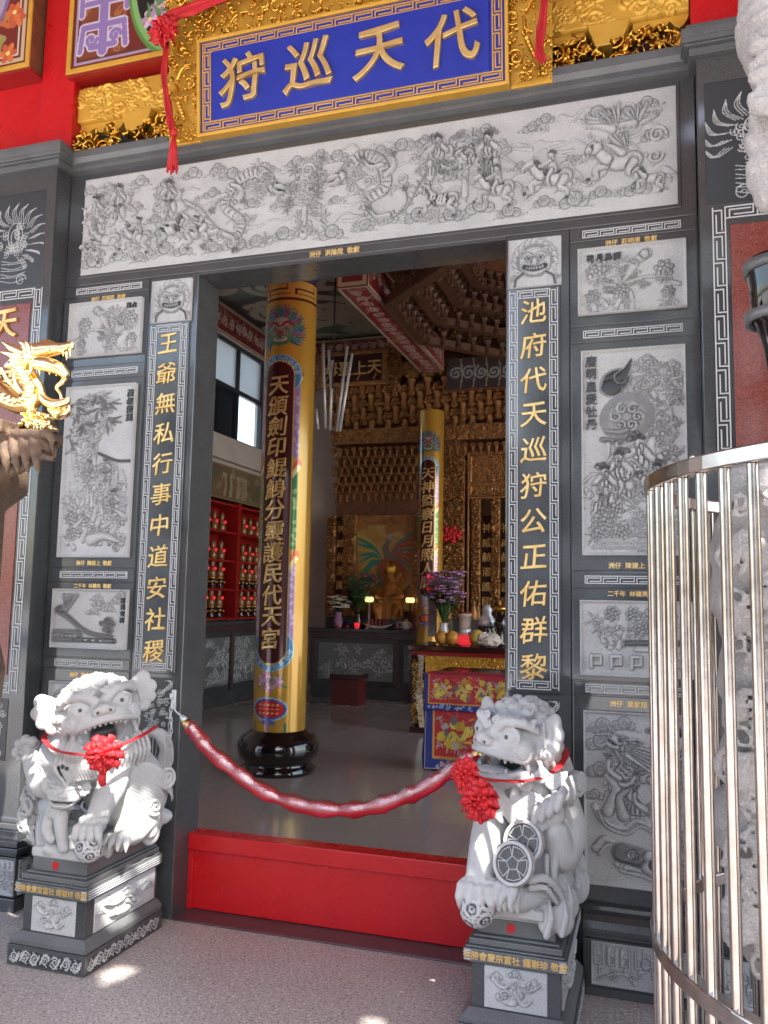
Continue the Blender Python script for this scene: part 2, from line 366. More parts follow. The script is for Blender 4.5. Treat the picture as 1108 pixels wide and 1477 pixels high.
        s.stroke(L((-.10, .37), (.0, .345), (.09, .38)), q*.02, .95, polish=.8 if dark else 0); s.stroke(L((.0, .35), (.03, .2), (.0, .1)), q*.018, .95, polish=.3)
        s.blob(x+d*.01*q, y+q*.80, q*.062, q*.078, .95); s.stroke(L((.03, .75), (.045, .68), (.03, .62)), q*.02, .9, r2=q*.006)
        s.stroke(L((-.06, .85), (.0, .885), (.06, .855)), q*.03, 1., polish=.85); s.blob(x-d*.02*q, y+.92*q, q*.04, q*.035, 1., polish=.7); s.stroke(L((-.05, .9), (-.13, .93), (-.17, .87)), q*.014, .8, polish=.5)
    def beast(s, x, y, q, d=1, rider=False, spots=False, stripes=False, head='horse', wing=False):
        """galloping animal, body centre (x,y), size q, heading d"""
        L = lambda *p: [(x+d*a*q, y+b*q) for a, b in p]
        s.stroke(L((-.5, .02), (-.75, .12), (-1.0, -.1), (-1.05, -.3)), q*.07, .5, r2=q*.03)
        for p in (((-.42, -.05), (-.62, -.35), (-.5, -.5), (-.78, -.78)), ((.4, -.1), (.58, -.38), (.85, -.42), (.95, -.65))): s.stroke(L(*p), q*.13, .5, r2=q*.045)
        s.stroke(L((-.45, 0), (0, -.05), (.42, .06)), q*.27, .75, r2=q*.24)
        for p in (((-.45, -.1), (-.3, -.42), (-.55, -.6), (-.5, -.85)), ((.42, -.08), (.75, -.22), (.72, -.5), (1.0, -.52))): s.stroke(L(*p), q*.14, .78, r2=q*.045); s.blob(x+d*p[-1][0]*q, y+p[-1][1]*q, q*.06, q*.045, .7, polish=.9)
        s.stroke(L((.4, .1), (.62, .38), (.72, .6)), q*.19, .82, r2=q*.12)
        if head == 'horse':
            s.stroke(L((.66, .62), (.92, .5), (1.05, .36)), q*.13, .9, r2=q*.07)
            s.stroke(L((.66, .72), (.68, .86)), q*.045, .8, r2=q*.015)
            for k in range(4): s.stroke(L((.42+.06*k, .3+.1*k), (.3+.06*k, .38+.1*k)), q*.035, .7, r2=q*.012, polish=.7)
        else:
            s.blob(x+d*.78*q, y+.55*q, q*.24, q*.22, .95); s.blob(x+d*.95*q, y+.47*q, q*.12, q*.09, 1.); s.blob(x+d*.62*q, y+.74*q, q*.07, q*.07, .9); s.blob(x+d*.84*q, y+.6*q, q*.03, q*.03, .6, polish=1.)
        if spots or stripes:
            for i in range(26):
                a, b = s.g.uniform(-.6, .6), s.g.uniform(-.2, .2); a2, b2 = (a, b)
                if i > 18: a2, b2 = .45+.3*(i-18)/8, .1+.5*(i-18)/8
                if spots: s.blob(x+d*a2*q, y+b2*q, q*.04, q*.035, .72, polish=1., groove=.0)
                else: s.stroke(L((a2, b2), (a2+.05, b2-.13)), q*.022, .7, polish=1., groove=0)
        if wing: s.spray(x-d*.1*q, y+.25*q, q*.8, 7, 1.2, 2.4, .3, .8)
        if rider:
            s.stroke(L((-.18, .18), (.16, .2)), q*.12, .9, polish=.8); s.stroke(L((-.05, .25), (.0, .6)), q*.16, .95, r2=q*.12); s.stroke(L((.0, .22), (.15, -.1), (.1, -.3)), q*.09, 1., r2=q*.05)
            s.stroke(L((.02, .55), (.3, .42), (.45, .4)), q*.065, 1., r2=q*.04); s.blob(x+d*.02*q, y+.82*q, q*.11, q*.12, 1.); s.blob(x+.0*q, y+.93*q, q*.12, q*.07, 1., polish=.8)
    def dragon(s, pts, r, d=1, headang=0., legs=True, polish=0., q=None):
        P = spline(pts, 10); n = len(P); q = q or r*2
        for i in range(3, n-2, 3):
            t = P[min(i+1, n-1)]-P[i-1]; t /= np.linalg.norm(t)+1e-9; nn = np.array([-t[1], t[0]])*d; rr = r*(1-.7*i/n)
            s.stroke([P[i]+nn*rr, P[i]+nn*rr*1.5-t*rr*.3, P[i]+nn*rr*1.7+t*rr*.3], rr*.3, .45, r2=rr*.08)
        s.stroke(pts, r, .8, r2=r*.25, n=10, ridge=n*.9, line=1., groove=.3)
        for i in range(2, n-6, 2):
            t = P[i+1]-P[i]; t /= np.linalg.norm(t)+1e-9; nn = np.array([-t[1], t[0]]); rr = r*(1-.75*i/n)
            for v in (-.45, .05, .5): s.line([P[i]+nn*rr*(v-.22), P[i]+nn*rr*v+t*rr*.25, P[i]+nn*rr*(v+.22)], rr*.05, .45, 3)
        for f, sd in ((.28, 1), (.33, -1), (.68, 1), (.72, -1)) if legs else ():
            b = P[int(n*f)]; a = headang+sd*1.2-1.4
            e = b+q*.9*np.array([math.cos(a), math.sin(a)]); k = e+q*.8*np.array([math.cos(a-.9*sd), math.sin(a-.9*sd)])
            s.stroke([b, e, k], q*.2, .9, r2=q*.1)
            for c in (-.7, 0, .7): s.stroke([k, k+q*.4*np.array([math.cos(a-.9*sd+c), math.sin(a-.9*sd+c)])], q*.07, .9, r2=q*.02, polish=.4)
        hx, hy = P[0]; ca, sa = math.cos(headang), math.sin(headang)
        L = lambda *p: [(hx+q*(a*ca-b*d*sa), hy+q*(a*sa+b*d*ca)) for a, b in p]
        for k in range(6): s.stroke(L((-.1, .1-.1*k), (-.8, .35-.2*k), (-1.4-.1*k, .25-.18*k)), q*.1, .6, r2=q*.02)
        for b in (.3, .5): s.stroke(L((0, b), (-.6, b+.35), (-1.1, b+.4)), q*.09, .95, r2=q*.02)
        s.blob(*L((.15, .05))[0], q*.52, q*.42, .95, headang); s.stroke(L((.3, .18), (.8, .2), (1.15, .3)), q*.23, 1., r2=q*.16); s.stroke(L((.25, -.2), (.65, -.35), (1., -.3)), q*.14, .9, r2=q*.09)
        s.stroke(L((.45, -.08), (1., -.05)), q*.06, .2, polish=1., groove=0)
        s.blob(*L((.3, .35))[0], q*.13, q*.13, 1.1); s.blob(*L((.33, .35))[0], q*.05, q*.05, 1., polish=1.)
        s.blob(*L((1.15, .42))[0], q*.12, q*.1, 1.05)
        for b in (1, -1): s.stroke(L((1.0, .3), (1.4, .5+.3*b), (1.8, .4+.5*b), (1.9, .7+.5*b)), q*.04, .7, r2=q*.015)
    def mask(s, x, y, q):
        """lion-mask face, front on"""
        for i in range(13):
            a = 3.5+(-3.65)*i/12*1.08; s.stroke([(x+q*.6*math.cos(a), y+q*.6*math.sin(a)), (x+q*1.0*math.cos(a+.12), y+q*1.0*math.sin(a+.12)), (x+q*1.12*math.cos(a-.1), y+q*1.12*math.sin(a-.1))], q*.15, .5, r2=q*.04)
        s.blob(x, y, q*.74, q*.7, .55)
        for d in (1, -1):
            s.curl(x+d*.55*q, y+.42*q, q*.24, 1.4, d=d, h=.8); s.stroke([(x+d*.1*q, y+.2*q), (x+d*.32*q, y+.36*q), (x+d*.58*q, y+.2*q)], q*.09, .9, r2=q*.04)
            s.blob(x+d*.3*q, y+.1*q, q*.14, q*.12, 1.); s.blob(x+d*.3*q, y+.1*q, q*.05, q*.05, .8, polish=1.)
            s.curl(x+d*.55*q, y-.25*q, q*.2, 1.3, d=-d, h=.8); s.blob(x+d*.1*q, y-.13*q, q*.1, q*.08, 1.05)
        s.stroke([(x-.5*q, y-.3*q), (x, y-.42*q), (x+.5*q, y-.3*q)], q*.13, .2, polish=1.); s.blob(x, y-.02*q, q*.12, q*.2, 1.1)
        for i in range(7): s.blob(x+(i-3)*.13*q, y-.34*q-.05*q*(1-abs(i-3)/3), q*.05, q*.07, .9)
    def build(s, name, O, U, V, depth, parent, m='carved_stone', back=.02, smooth=True, rim=0, cut=0, thick=.02, clip=None):
        """O lower-left corner, U,V unit axes; relief rises along U x V; the rim falls back to give the slab its thickness"""
        O = np.array(O, float); U = np.array(U, float); V = np.array(V, float); Nn = np.cross(U, V)
        H = s.H*depth; K = s.K.copy()
        H = H+depth*.05*s.g.standard_normal(H.shape)*0
        if rim: H[:rim] = depth*.8; H[-rim:] = depth*.8; H[:, :rim] = depth*.8; H[:, -rim:] = depth*.8; K[:rim] = 0; K[-rim:] = 0; K[:, :rim] = 0; K[:, -rim:] = 0
        ny, nx = H.shape; x = np.linspace(0, s.wm, nx); y = np.linspace(0, s.hm, ny)
        x = np.r_[x[0], x, x[-1]]; y = np.r_[y[0], y, y[-1]]; H = np.pad(H, 1, constant_values=-back); K = np.pad(K, 1)
        G = O[None, None]+x[None, :, None]*U+y[:, None, None]*V+H[..., None]*Nn
        nx += 2; ny += 2; i = np.arange(ny*nx).reshape(ny, nx)
        F = np.stack([i[:-1, :-1], i[:-1, 1:], i[1:, 1:], i[1:, :-1]], -1).reshape(-1, 4)
        if cut:   # openwork: only what stands proud is kept, and given thickness
            h = H.reshape(-1); F = F[(h[F].min(1) > cut*depth)]; u, inv = np.unique(F, return_inverse=True); G = G.reshape(-1, 3)[u]; F = inv.reshape(-1, 4)
            o = mesh_np(name, G, F, m, parent, smooth, polish=K.reshape(-1)[u]); sm = o.modifiers.new('thickness', 'SOLIDIFY'); sm.thickness = thick; sm.offset = -1; return o
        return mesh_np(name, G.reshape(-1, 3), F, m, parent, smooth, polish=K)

# ------------------------------------------------------------------ painted decoration: colour laid on a fine grid of the object's own surface
class Paint:
    def __init__(s, wm, hm, vox, bg, seed=1):
        s.wm, s.hm = wm, hm; s.nx, s.ny = int(wm/vox)+1, int(hm/vox)+1; s.w = wm/hm; s.px = 1/s.ny
        s.X = np.linspace(0, s.w, s.nx)[None, :]; s.Y = np.linspace(0, 1, s.ny)[:, None]; s.C = np.empty((s.ny, s.nx, 3)); s.C[:] = bg; s.g = np.random.default_rng(seed)
    def rect(s, x0, x1, y0, y1, c): s.C[(s.X >= x0) & (s.X <= x1) & (s.Y >= y0) & (s.Y <= y1)] = c; return s
    def frame(s, m, t, c):
        i = (s.X > m) & (s.X < s.w-m) & (s.Y > m) & (s.Y < 1-m); j = (s.X > m+t) & (s.X < s.w-m-t) & (s.Y > m+t) & (s.Y < 1-m-t); s.C[i & ~j] = c; return s
    def _win(s, x0, x1, y0, y1):
        i0, i1 = np.searchsorted(s.X[0], (x0, x1)); j0, j1 = np.searchsorted(s.Y[:, 0], (y0, y1)); return slice(j0, j1), slice(i0, i1)
    def stroke(s, pts, r, c, r2=None, n=6):
        P = spline(pts, n) if len(pts) > 2 else np.array(pts, float); r2 = r if r2 is None else r2; g = max(r, r2)+2*s.px
        w = s._win(P[:, 0].min()-g, P[:, 0].max()+g, P[:, 1].min()-g, P[:, 1].max()+g); x = s.X[:, w[1]]; y = s.Y[w[0], :]
        if x.size == 0 or y.size == 0: return s
        B = np.zeros((y.size, x.size), bool); m = len(P)-1
        for i in range(m):
            a, b = P[i], P[i+1]; d = b-a; t = np.clip(((x-a[0])*d[0]+(y-a[1])*d[1])/(d@d+1e-12), 0, 1)
            B |= np.hypot(x-a[0]-t*d[0], y-a[1]-t*d[1]) < np.maximum(r+(r2-r)*(i+t)/m, .55*s.px)
        s.C[w][B] = c; return s
    def blob(s, x, y, rx, ry, c, a=0.):
        X = s.X-x; Y = s.Y-y; u = X*math.cos(a)+Y*math.sin(a); v = -X*math.sin(a)+Y*math.cos(a); s.C[np.hypot(u/rx, v/ry) < 1] = c; return s
    def curl(s, x, y, R0, c, turns=1.4, a=0., d=1, r=None):
        return s.stroke([(x+R0*(1-.86*q)*math.cos(a+d*q*turns*6.283), y+R0*(1-.86*q)*math.sin(a+d*q*turns*6.283)) for q in np.linspace(0, 1, 12)], r or R0*.2, c, n=2)
    def flower(s, x, y, q, c, c2, n=6):
        for i in range(n): a = 6.283*i/n; s.blob(x+q*.6*math.cos(a), y+q*.6*math.sin(a), q*.45, q*.3, c if i % 2 else c2, a)
        return s.blob(x, y, q*.22, q*.22, (.8, .6, .2))
    def leaf(s, x, y, a, l, c, w=.2): return s.stroke([(x, y), (x+l*.5*math.cos(a), y+l*.5*math.sin(a)), (x+l*math.cos(a+.2), y+l*math.sin(a+.2))], l*w, c, l*.03)
    def fretline(s, y, x0, x1, h, c, t):
        p = h*2.2; x = x0
        while x < x1:
            for seg in (((x, y), (x, y+h*.7)), ((x, y+h*.7), (x+p*.75, y+h*.7)), ((x+p*.9, y+h), (x+p*.9, y+h*.3)), ((x+p*.9, y+h*.3), (x+p*.2, y+h*.3))): s.stroke(list(seg), t, c)
            x += p
        s.rect(x0, x1, y-t, y+t, c); s.rect(x0, x1, y+h-t, y+h+t, c); return s
    def build(s, name, fn, m, parent, smooth=False):
        """fn(u,v) in metres -> (...,3) world"""
        u, v = np.meshgrid(np.linspace(0, s.wm, s.nx), np.linspace(0, s.hm, s.ny)); G = fn(u, v); i = np.arange(s.nx*s.ny).reshape(s.ny, s.nx)
        F = np.stack([i[:-1, :-1], i[:-1, 1:], i[1:, 1:], i[1:, :-1]], -1).reshape(-1, 4)
        return mesh_np(name, G.reshape(-1, 3), F, m, parent, smooth, tint=s.C.reshape(-1, 3))
def flat(O, U, V):
    O, U, V = (np.array(q, float) for q in (O, U, V)); return lambda u, v: O+u[..., None]*U+v[..., None]*V

# ------------------------------------------------------------------ sculpture: solid built up and carved on a grid of distances, then skinned
class Sdf:
    def __init__(s, lo, hi, vox=.005):
        s.lo = np.array(lo, float); s.vox = vox; s.n = np.ceil((np.array(hi)-s.lo)/vox).astype(int)+1
        s.D = np.full(s.n, .2, np.float32); s.ax = [s.lo[i]+vox*np.arange(s.n[i]) for i in range(3)]; s.paint = []
    def _w(s, lo, hi):
        a = np.clip(np.floor((lo-s.lo)/s.vox).astype(int), 0, s.n); b = np.clip(np.ceil((hi-s.lo)/s.vox).astype(int)+1, 0, s.n)
        return tuple(slice(i, j) for i, j in zip(a, b))
    def _op(s, w, d, k, sub, add=0):
        D = s.D[w]
        if sub: d = -d; h = np.clip(k-np.abs(D-d), 0, None)/k; s.D[w] = np.maximum(D, d)+h*h*k*.25
        else: h = np.clip(k-np.abs(D-d), 0, None)/k; s.D[w] = np.minimum(D, d)-h*h*k*.25
    def _g(s, w): return np.meshgrid(*[s.ax[i][w[i]].astype(np.float32) for i in range(3)], indexing='ij', sparse=True)
    def ell(s, c, r, rot=None, k=.02, sub=False):
        c = np.array(c, float); r = np.array([r]*3 if np.isscalar(r) else r, float); m = r.max()+k+2*s.vox; w = s._w(c-m, c+m)
        if 0 in s.D[w].shape: return s
        X, Y, Z = s._g(w); X, Y, Z = X-c[0], Y-c[1], Z-c[2]
        if rot is not None:
            q = np.array(rot.transposed() if isinstance(rot, Matrix) else rot); X, Y, Z = (q[i][0]*X+q[i][1]*Y+q[i][2]*Z for i in range(3))
        a = np.sqrt((X/r[0])**2+(Y/r[1])**2+(Z/r[2])**2); b = np.sqrt((X/r[0]**2)**2+(Y/r[1]**2)**2+(Z/r[2]**2)**2)+1e-6
        s._op(w, a*(a-1)/b, k, sub); return s
    def chain(s, pts, r, r2=None, k=.015, sub=False, n=0, ridge=None):
        P = spline(pts, n) if n and len(pts) > 2 else np.array(pts, float)
        m = len(P)-1
        rr = np.interp(np.linspace(0, 1, m+1), np.linspace(0, 1, len(r)), r) if not np.isscalar(r) else np.linspace(r, r if r2 is None else r2, m+1)
        g = rr.max()+k+2*s.vox; w = s._w(P.min(0)-g, P.max(0)+g)
        if 0 in s.D[w].shape: return s
        X, Y, Z = s._g(w); best = None
        for i in range(m):
            a, b = P[i], P[i+1]; d = b-a; q = d@d+1e-12
            t = np.clip(((X-a[0])*d[0]+(Y-a[1])*d[1]+(Z-a[2])*d[2])/q, 0, 1)
            e = np.sqrt((X-a[0]-t*d[0])**2+(Y-a[1]-t*d[1])**2+(Z-a[2]-t*d[2])**2)-(rr[i]+t*(rr[i+1]-rr[i]))
            best = e if best is None else np.minimum(best, e)
        s._op(w, best, k, sub); return s
    def box(s, c, hf, rot=None, rd=.005, k=.01, sub=False):
        c = np.array(c, float); hf = np.array(hf, float); m = np.linalg.norm(hf)+k+2*s.vox; w = s._w(c-m, c+m)
        if 0 in s.D[w].shape: return s
        X, Y, Z = s._g(w); X, Y, Z = X-c[0], Y-c[1], Z-c[2]
        if rot is not None:
            q = np.array(rot.transposed() if isinstance(rot, Matrix) else rot); X, Y, Z = (q[i][0]*X+q[i][1]*Y+q[i][2]*Z for i in range(3))
        qx, qy, qz = np.abs(X)-hf[0]+rd, np.abs(Y)-hf[1]+rd, np.abs(Z)-hf[2]+rd
        d = np.sqrt(np.maximum(qx, 0)**2+np.maximum(qy, 0)**2+np.maximum(qz, 0)**2)+np.minimum(np.maximum(np.maximum(qx, qy), qz), 0)-rd
        s._op(w, d, k, sub); return s
    def spiral(s, c, N, R0, r, turns=1.7, a=0., d=1, k=.006, sub=False, dome=.3):
        N = np.array(N, float); N /= np.linalg.norm(N); A = np.cross(N, [0, 0, 1.] if abs(N[2]) < .9 else [1., 0, 0]); A /= np.linalg.norm(A); B = np.cross(N, A); c = np.array(c, float)
        t = np.linspace(0, 1, int(10*turns)+3)
        return s.chain([c+R0*(1-.85*q)*(A*math.cos(a+d*q*turns*6.283)+B*math.sin(a+d*q*turns*6.283))+N*R0*dome*q for q in t], r, r*.7, k, sub)
    def groove(s, c, r, axis, pitch=.0135, amp=.0018, wob=.25):
        """comb fine parallel hair lines into the surface round c"""
        c = np.array(c, float); r = np.array([r]*3 if np.isscalar(r) else r, float); a = np.array(axis, float); a /= np.linalg.norm(a); w = s._w(c-r, c+r)
        if 0 in s.D[w].shape: return s
        X, Y, Z = s._g(w); X, Y, Z = X-c[0], Y-c[1], Z-c[2]; b = np.cross(a, [.3, .5, .8]); b /= np.linalg.norm(b)
        q = X*a[0]+Y*a[1]+Z*a[2]; t = X*b[0]+Y*b[1]+Z*b[2]; m = np.clip(1.25*(1-np.sqrt((X/r[0])**2+(Y/r[1])**2+(Z/r[2])**2))*2, 0, 1)
        s.D[w] += amp*m*np.sin(6.2832*(q/pitch+wob*np.sin(t/r.max()*5))); return s
    def lock(s, path, r=.0085, n=4, across=(0, 0, 1), gap=.013, curl_=None, N=(0, -1, 0)):
        P = np.array(path, float); a = np.array(across, float)
        for i in range(n): o = a*gap*(i-(n-1)/2); s.chain([P[0]+o*.8]+[p+o for p in P[1:-1]]+[P[-1]+o*.35], [r, r*1.1, r*.6], None, .0025, False, 5)
        if curl_: s.ell(P[0], curl_*.8, None, .008); s.spiral(P[0]+.018*np.array(N), N, curl_, r, 2., 0, 1, .003)
    def dark(s, c, r): s.paint.append((np.array(c, float), r)); return s
    def darkline(s, pts, r): 
        for p in pts: s.dark(p, r)
        return s
    def build(s, name, m, parent=None, smooth=True, warp=None):
        D = s.D; n = np.array(D.shape); ins = D < 0
        c = np.zeros(n-1, np.int8)
        for i in (0, 1):
            for j in (0, 1):
                for k in (0, 1): c += ins[i:n[0]-1+i, j:n[1]-1+j, k:n[2]-1+k]
        act = (c > 0) & (c < 8); idx = np.full(n-1, -1, np.int64); cell = np.argwhere(act); idx[act] = np.arange(len(cell))
        acc = np.zeros((len(cell), 3)); cnt = np.zeros(len(cell))
        cor = [(i, j, k) for i in (0, 1) for j in (0, 1) for k in (0, 1)]
        val = {q: D[cell[:, 0]+q[0], cell[:, 1]+q[1], cell[:, 2]+q[2]] for q in cor}
        for q in cor:
            for ax in range(3):
                if q[ax] == 0:
                    p = list(q); p[ax] = 1; a, b = val[q], val[tuple(p)]; x = (a < 0) != (b < 0); t = np.where(x, a/(a-b+1e-12), 0)
                    e = np.repeat(np.array([q], float), len(cell), 0); e[:, ax] += t; acc[x] += e[x]; cnt[x] += 1
        V = (cell+acc/np.maximum(cnt, 1)[:, None])*s.vox+s.lo
        F = []
        for ax in range(3):
            a = [slice(None)]*3; b = [slice(None)]*3; a[ax] = slice(0, -1); b[ax] = slice(1, None)
            x = ins[tuple(a)] != ins[tuple(b)]; e = np.argwhere(x); fl = ins[tuple(a)][x]
            o1, o2 = [q for q in range(3) if q != ax]
            ok = (e[:, o1] > 0) & (e[:, o2] > 0) & (e[:, o1] < n[o1]-1) & (e[:, o2] < n[o2]-1); e = e[ok]; fl = fl[ok]
            def gi(d1, d2):
                f = e.copy(); f[:, o1] -= d1; f[:, o2] -= d2; return idx[f[:, 0], f[:, 1], f[:, 2]]
            Q = np.stack([gi(1, 1), gi(0, 1), gi(0, 0), gi(1, 0)], 1)
            if ax == 1: fl = ~fl
            Q[~fl] = Q[~fl][:, ::-1]; F.append(Q)
        F = np.concatenate(F); F = F[(F >= 0).all(1)]
        K = np.zeros(len(V))
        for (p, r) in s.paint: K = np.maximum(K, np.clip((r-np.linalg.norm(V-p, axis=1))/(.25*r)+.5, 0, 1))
        if warp: V = warp(V)
        return mesh_np(name, V, F, m, parent, smooth, polish=K)
# ================================================================== ground and the open court in front
def slab(name, x0, x1, y0, y1, z, m, kind='structure', t=.02):
    o = MB().box(x0, x1, y0, y1, z-t, z).build(name, m); return tag(o, kind=kind)
slab('porch_floor', -9, 7, -8.2, .14, 0, 'terrazzo')
slab('hall_floor', -6.6, 3.7, .14, 10.2, 0, 'hall_granite')
slab('ground', -90, 90, -140, 60, -.16, 'concrete')
tag(MB().box(-9, 7, -8.4, -8.2, -.2, -.004).build('step', 'concrete'), kind='structure')

# ================================================================== stone doorway
XL, XRt, XWL, XWR = -2.298, -.64, -3.16, .215   # door jambs, outer ends of the carved walls
# ---- lintel with frieze
li = thing('stone_lintel', 'long dark granite lintel with a pale frieze of horsemen and dragons over the doorway', 'lintel', (-1.47, 0, 3.32))
MB().box(XWL, XWR, 0, .225, 3.335, 4.0).build('beam', 'dark_granite', li, bevel=.004)
mb = MB(); prof = [(-.0, 3.995), (-.035, 4.005), (-.035, 4.025), (-.06, 4.035), (-.075, 4.06), (-.075, 4.095), (-.05, 4.10), (-.05, 4.118), (.2, 4.118), (.2, 3.995)]
mb.prism([(XWL, y, z) for y, z in prof], (XWR-XWL, 0, 0)).build('cornice', 'honed_granite', li)
MB().box(-3.07, .15, -.006, .01, 3.375, 3.975).build('panel_frame', 'dark_granite', li, bevel=.003)
MB().box(XL-.0, XRt+.0, -.004, .22, 3.316, 3.334).build('soffit', 'dark_granite', li)
fz = Rel(3.19, .565, .0037, 3)
g = fz.g
for i in range(70):
    x, y = g.uniform(.05, 5.4), g.uniform(.08, .92); d = 1 if i % 2 else -1
    fz.stroke([(x, y), (x+d*.10, y+.05*g.uniform(-1, 1)), (x+d*.2, y+.04), (x+d*.3, y+.05*g.uniform(-1, 1))], .016, .3, r2=.004, line=.5)
for i in range(26): fz.curl(g.uniform(.1, 5.5), g.uniform(.1, .9), g.uniform(.03, .05), 1.5, 6*g.random(), 1 if i % 2 else -1, h=.35, line=.5)
for x in np.arange(.15, 5.6, .26): fz.cloud(x+g.uniform(-.06, .06), .13+g.uniform(-.04, .05), g.uniform(.05, .075), 1 if g.random() < .5 else -1)
for x in np.arange(.1, 5.6, .27): fz.cloud(x+g.uniform(-.08, .08), .85+g.uniform(-.05, .04), g.uniform(.045, .065), 1 if g.random() < .5 else -1)
for x in np.arange(.2, 5.5, .21): fz.cloud(x, .5+g.uniform(-.2, .2), g.uniform(.035, .055), -1 if g.random() < .5 else 1)
for i in range(60): fz.curl(g.uniform(.1, 5.5), g.uniform(.1, .9), g.uniform(.03, .06), 1.6, 6*g.random(), 1 if i % 2 else -1, h=.4, line=.5)
fz.dragon([(2.1, .62), (1.95, .80), (1.72, .74), (1.6, .52), (1.78, .34), (1.72, .2), (1.5, .3), (1.34, .5), (1.15, .62)], .062, d=1, headang=-.3, q=.12)
fz.dragon([(2.78, .63), (2.95, .8), (3.15, .72), (3.2, .48), (3.02, .36), (3.12, .2), (3.36, .26), (3.5, .48), (3.66, .72)], .062, d=-1, headang=3.4, q=.12)
fz.rock(2.45, .2, .14, 7); fz.tree(2.42, .12, .72, .05, 'pine', 8, .09); fz.curl(2.45, .74, .07, 1.6)
fz.beast(.30, .34, .2, -1); fz.person(.16, .42, .42, -1); fz.beast(.14, .22, .13, -1, rider=True); fz.beast(.66, .32, .2, -1, rider=True); fz.beast(1.02, .36, .19, 1, spots=True, head='horse'); fz.person(1.0, .5, .38, 1, True)
fz.beast(1.3, .28, .17, 1, rider=True); fz.person(.42, .52, .4, 1, True)
fz.beast(3.72, .30, .20, -1, stripes=True, head='cat'); fz.person(3.68, .5, .42, 1); fz.tree(3.92, .3, .6, .1, 'leaf', 7, .09); fz.person(4.12, .42, .46, -1, True); fz.beast(3.98, .62, .13, -1, rider=True); fz.beast(4.2, .33, .2, -1, rider=True); fz.beast(4.66, .36, .23, -1, rider=True); fz.beast(5.2, .42, .25, -1, head='cat', wing=True); fz.spray(5.32, .72, .2, 9, 0, 3.14, .25, .8); fz.beast(5.45, .24, .14, -1); fz.spray(5.15, .7, .22, 9, 1.2, 2.8, .25, .8); fz.curl(5.5, .6, .07, 1.6); fz.curl(5.48, .42, .06, 1.5, d=-1)
for i in range(10): fz.spray(g.uniform(1.9, 2.9), g.uniform(.1, .9), .07, 6, h=.5)
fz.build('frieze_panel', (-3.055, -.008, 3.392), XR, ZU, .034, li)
put_text('inscription', [('洲仔  洪陰陞  敬獻', 0, 0, .034)], 'gold_letter', li, (-1.52, -.002, 3.358), XR, ZU, dict(depth=.002, bold=.02, res=2))
# ---- door piers with the couplet
def lines_panel(w, h, vox, seed, draw):
    r = Rel(w, h, vox, seed); r.K[:] = 1.; draw(r); return r
def vase(r):
    for i in range(46):
        a = 6.28*r.g.random(); q = math.sqrt(r.g.random())*.26; r.curl(.24+q*.62*math.cos(a), .68+q*math.sin(a)*.85, .028, 1.2, a, r=.0032, h=.1, groove=0)
    for d in (-1, 1):
        for k in range(4): r.stroke([(.24+d*.06, .84), (.24+d*.18, .9+.02*k), (.24+d*(.2-.03*k), .97)], .0032, .1, groove=0)
    for k in np.linspace(-1, 1, 7): r.stroke([(.24+k*.08, .46), (.24+k*.13, .36), (.24+k*.12, .24), (.24+k*.06, .17)], .0035, .1, groove=0)
    for y in (.46, .17, .12): r.stroke([(.13, y), (.35, y)], .004, .1, groove=0)
    r.stroke([(.41, .55), (.42, .3), (.41, .06)], .005, .1, groove=0); r.stroke([(.38, .6), (.44, .6)], .008, .1, groove=0)
def couplet(x0, x1, txt, label, seed, jx, pier):
    p = thing('door_pier', label, 'door pier', ((x0+x1)/2, 0, 0))
    MB().box(x0, x1, 0, .225, 0, 3.334).build('shaft', 'dark_granite', p, bevel=.004)
    cx0, cx1 = jx
    bd_ = MB().box(cx0-.012, cx1+.012, -.012, .01, 1.20, 3.067).build('couplet_board', 'dark_granite', p, bevel=.004)
    mb = MB(); w = .040; L0, L1 = 1.215, 3.055
    fret(mb, (cx0, -.012, L1), -ZU, XR, L1-L0, w, ends=False); fret(mb, (cx1, -.012, L0), ZU, -XR, L1-L0, w, ends=False)
    fret(mb, (cx0+w, -.012, L1-w), XR, ZU, cx1-cx0-2*w, w, ends=False); fret(mb, (cx0+w, -.012, L0), XR, ZU, cx1-cx0-2*w, w, ends=False)
    mb.build('fret_border', 'line_stone', bd_)
    n = len(txt); top = 3.055-.105; st = (top-1.315)/(n-1)
    put_each('gilt_character', [(c, (cx0+cx1)/2, top-i*st, .124) for i, c in enumerate(txt)], 'gold_letter', bd_, (0, -.012, 0), XR, ZU, dict(depth=.012, bold=.010, res=3, wob=.02, shear=.04))
    r = Rel(.245, .235, .0042, seed); r.mask(.52, .55, .40); r.curl(.1, .2, .07, 1.4); r.curl(.94, .2, .07, 1.4, d=-1)
    for d in (-1, 1): r.stroke([(.52+d*.22, .3), (.52+d*.36, .2), (.52+d*.4, .05)], .018, .8, polish=.9)
    r.build('beast_plaque', (cx0-.004, -.006, 3.068), XR, ZU, .016, p, rim=1)
    v = lines_panel(.22, .5, .0021, seed+5, vase); v.build('vase_engraving', (cx0+.005, -.002, .68), XR, ZU, .001, p, back=.003)
    return p
couplet(-2.60, XL, '王爺無私行事中道安社稷', 'dark granite door pier with gilt couplet, behind the lion with the cub', 11, (-2.572, -2.347), 0)
couplet(XRt, -.345, '池府代天巡狩公正佑群黎', 'dark granite door pier with gilt couplet, behind the lion with the coins', 12, (-.622, -.397), 0)

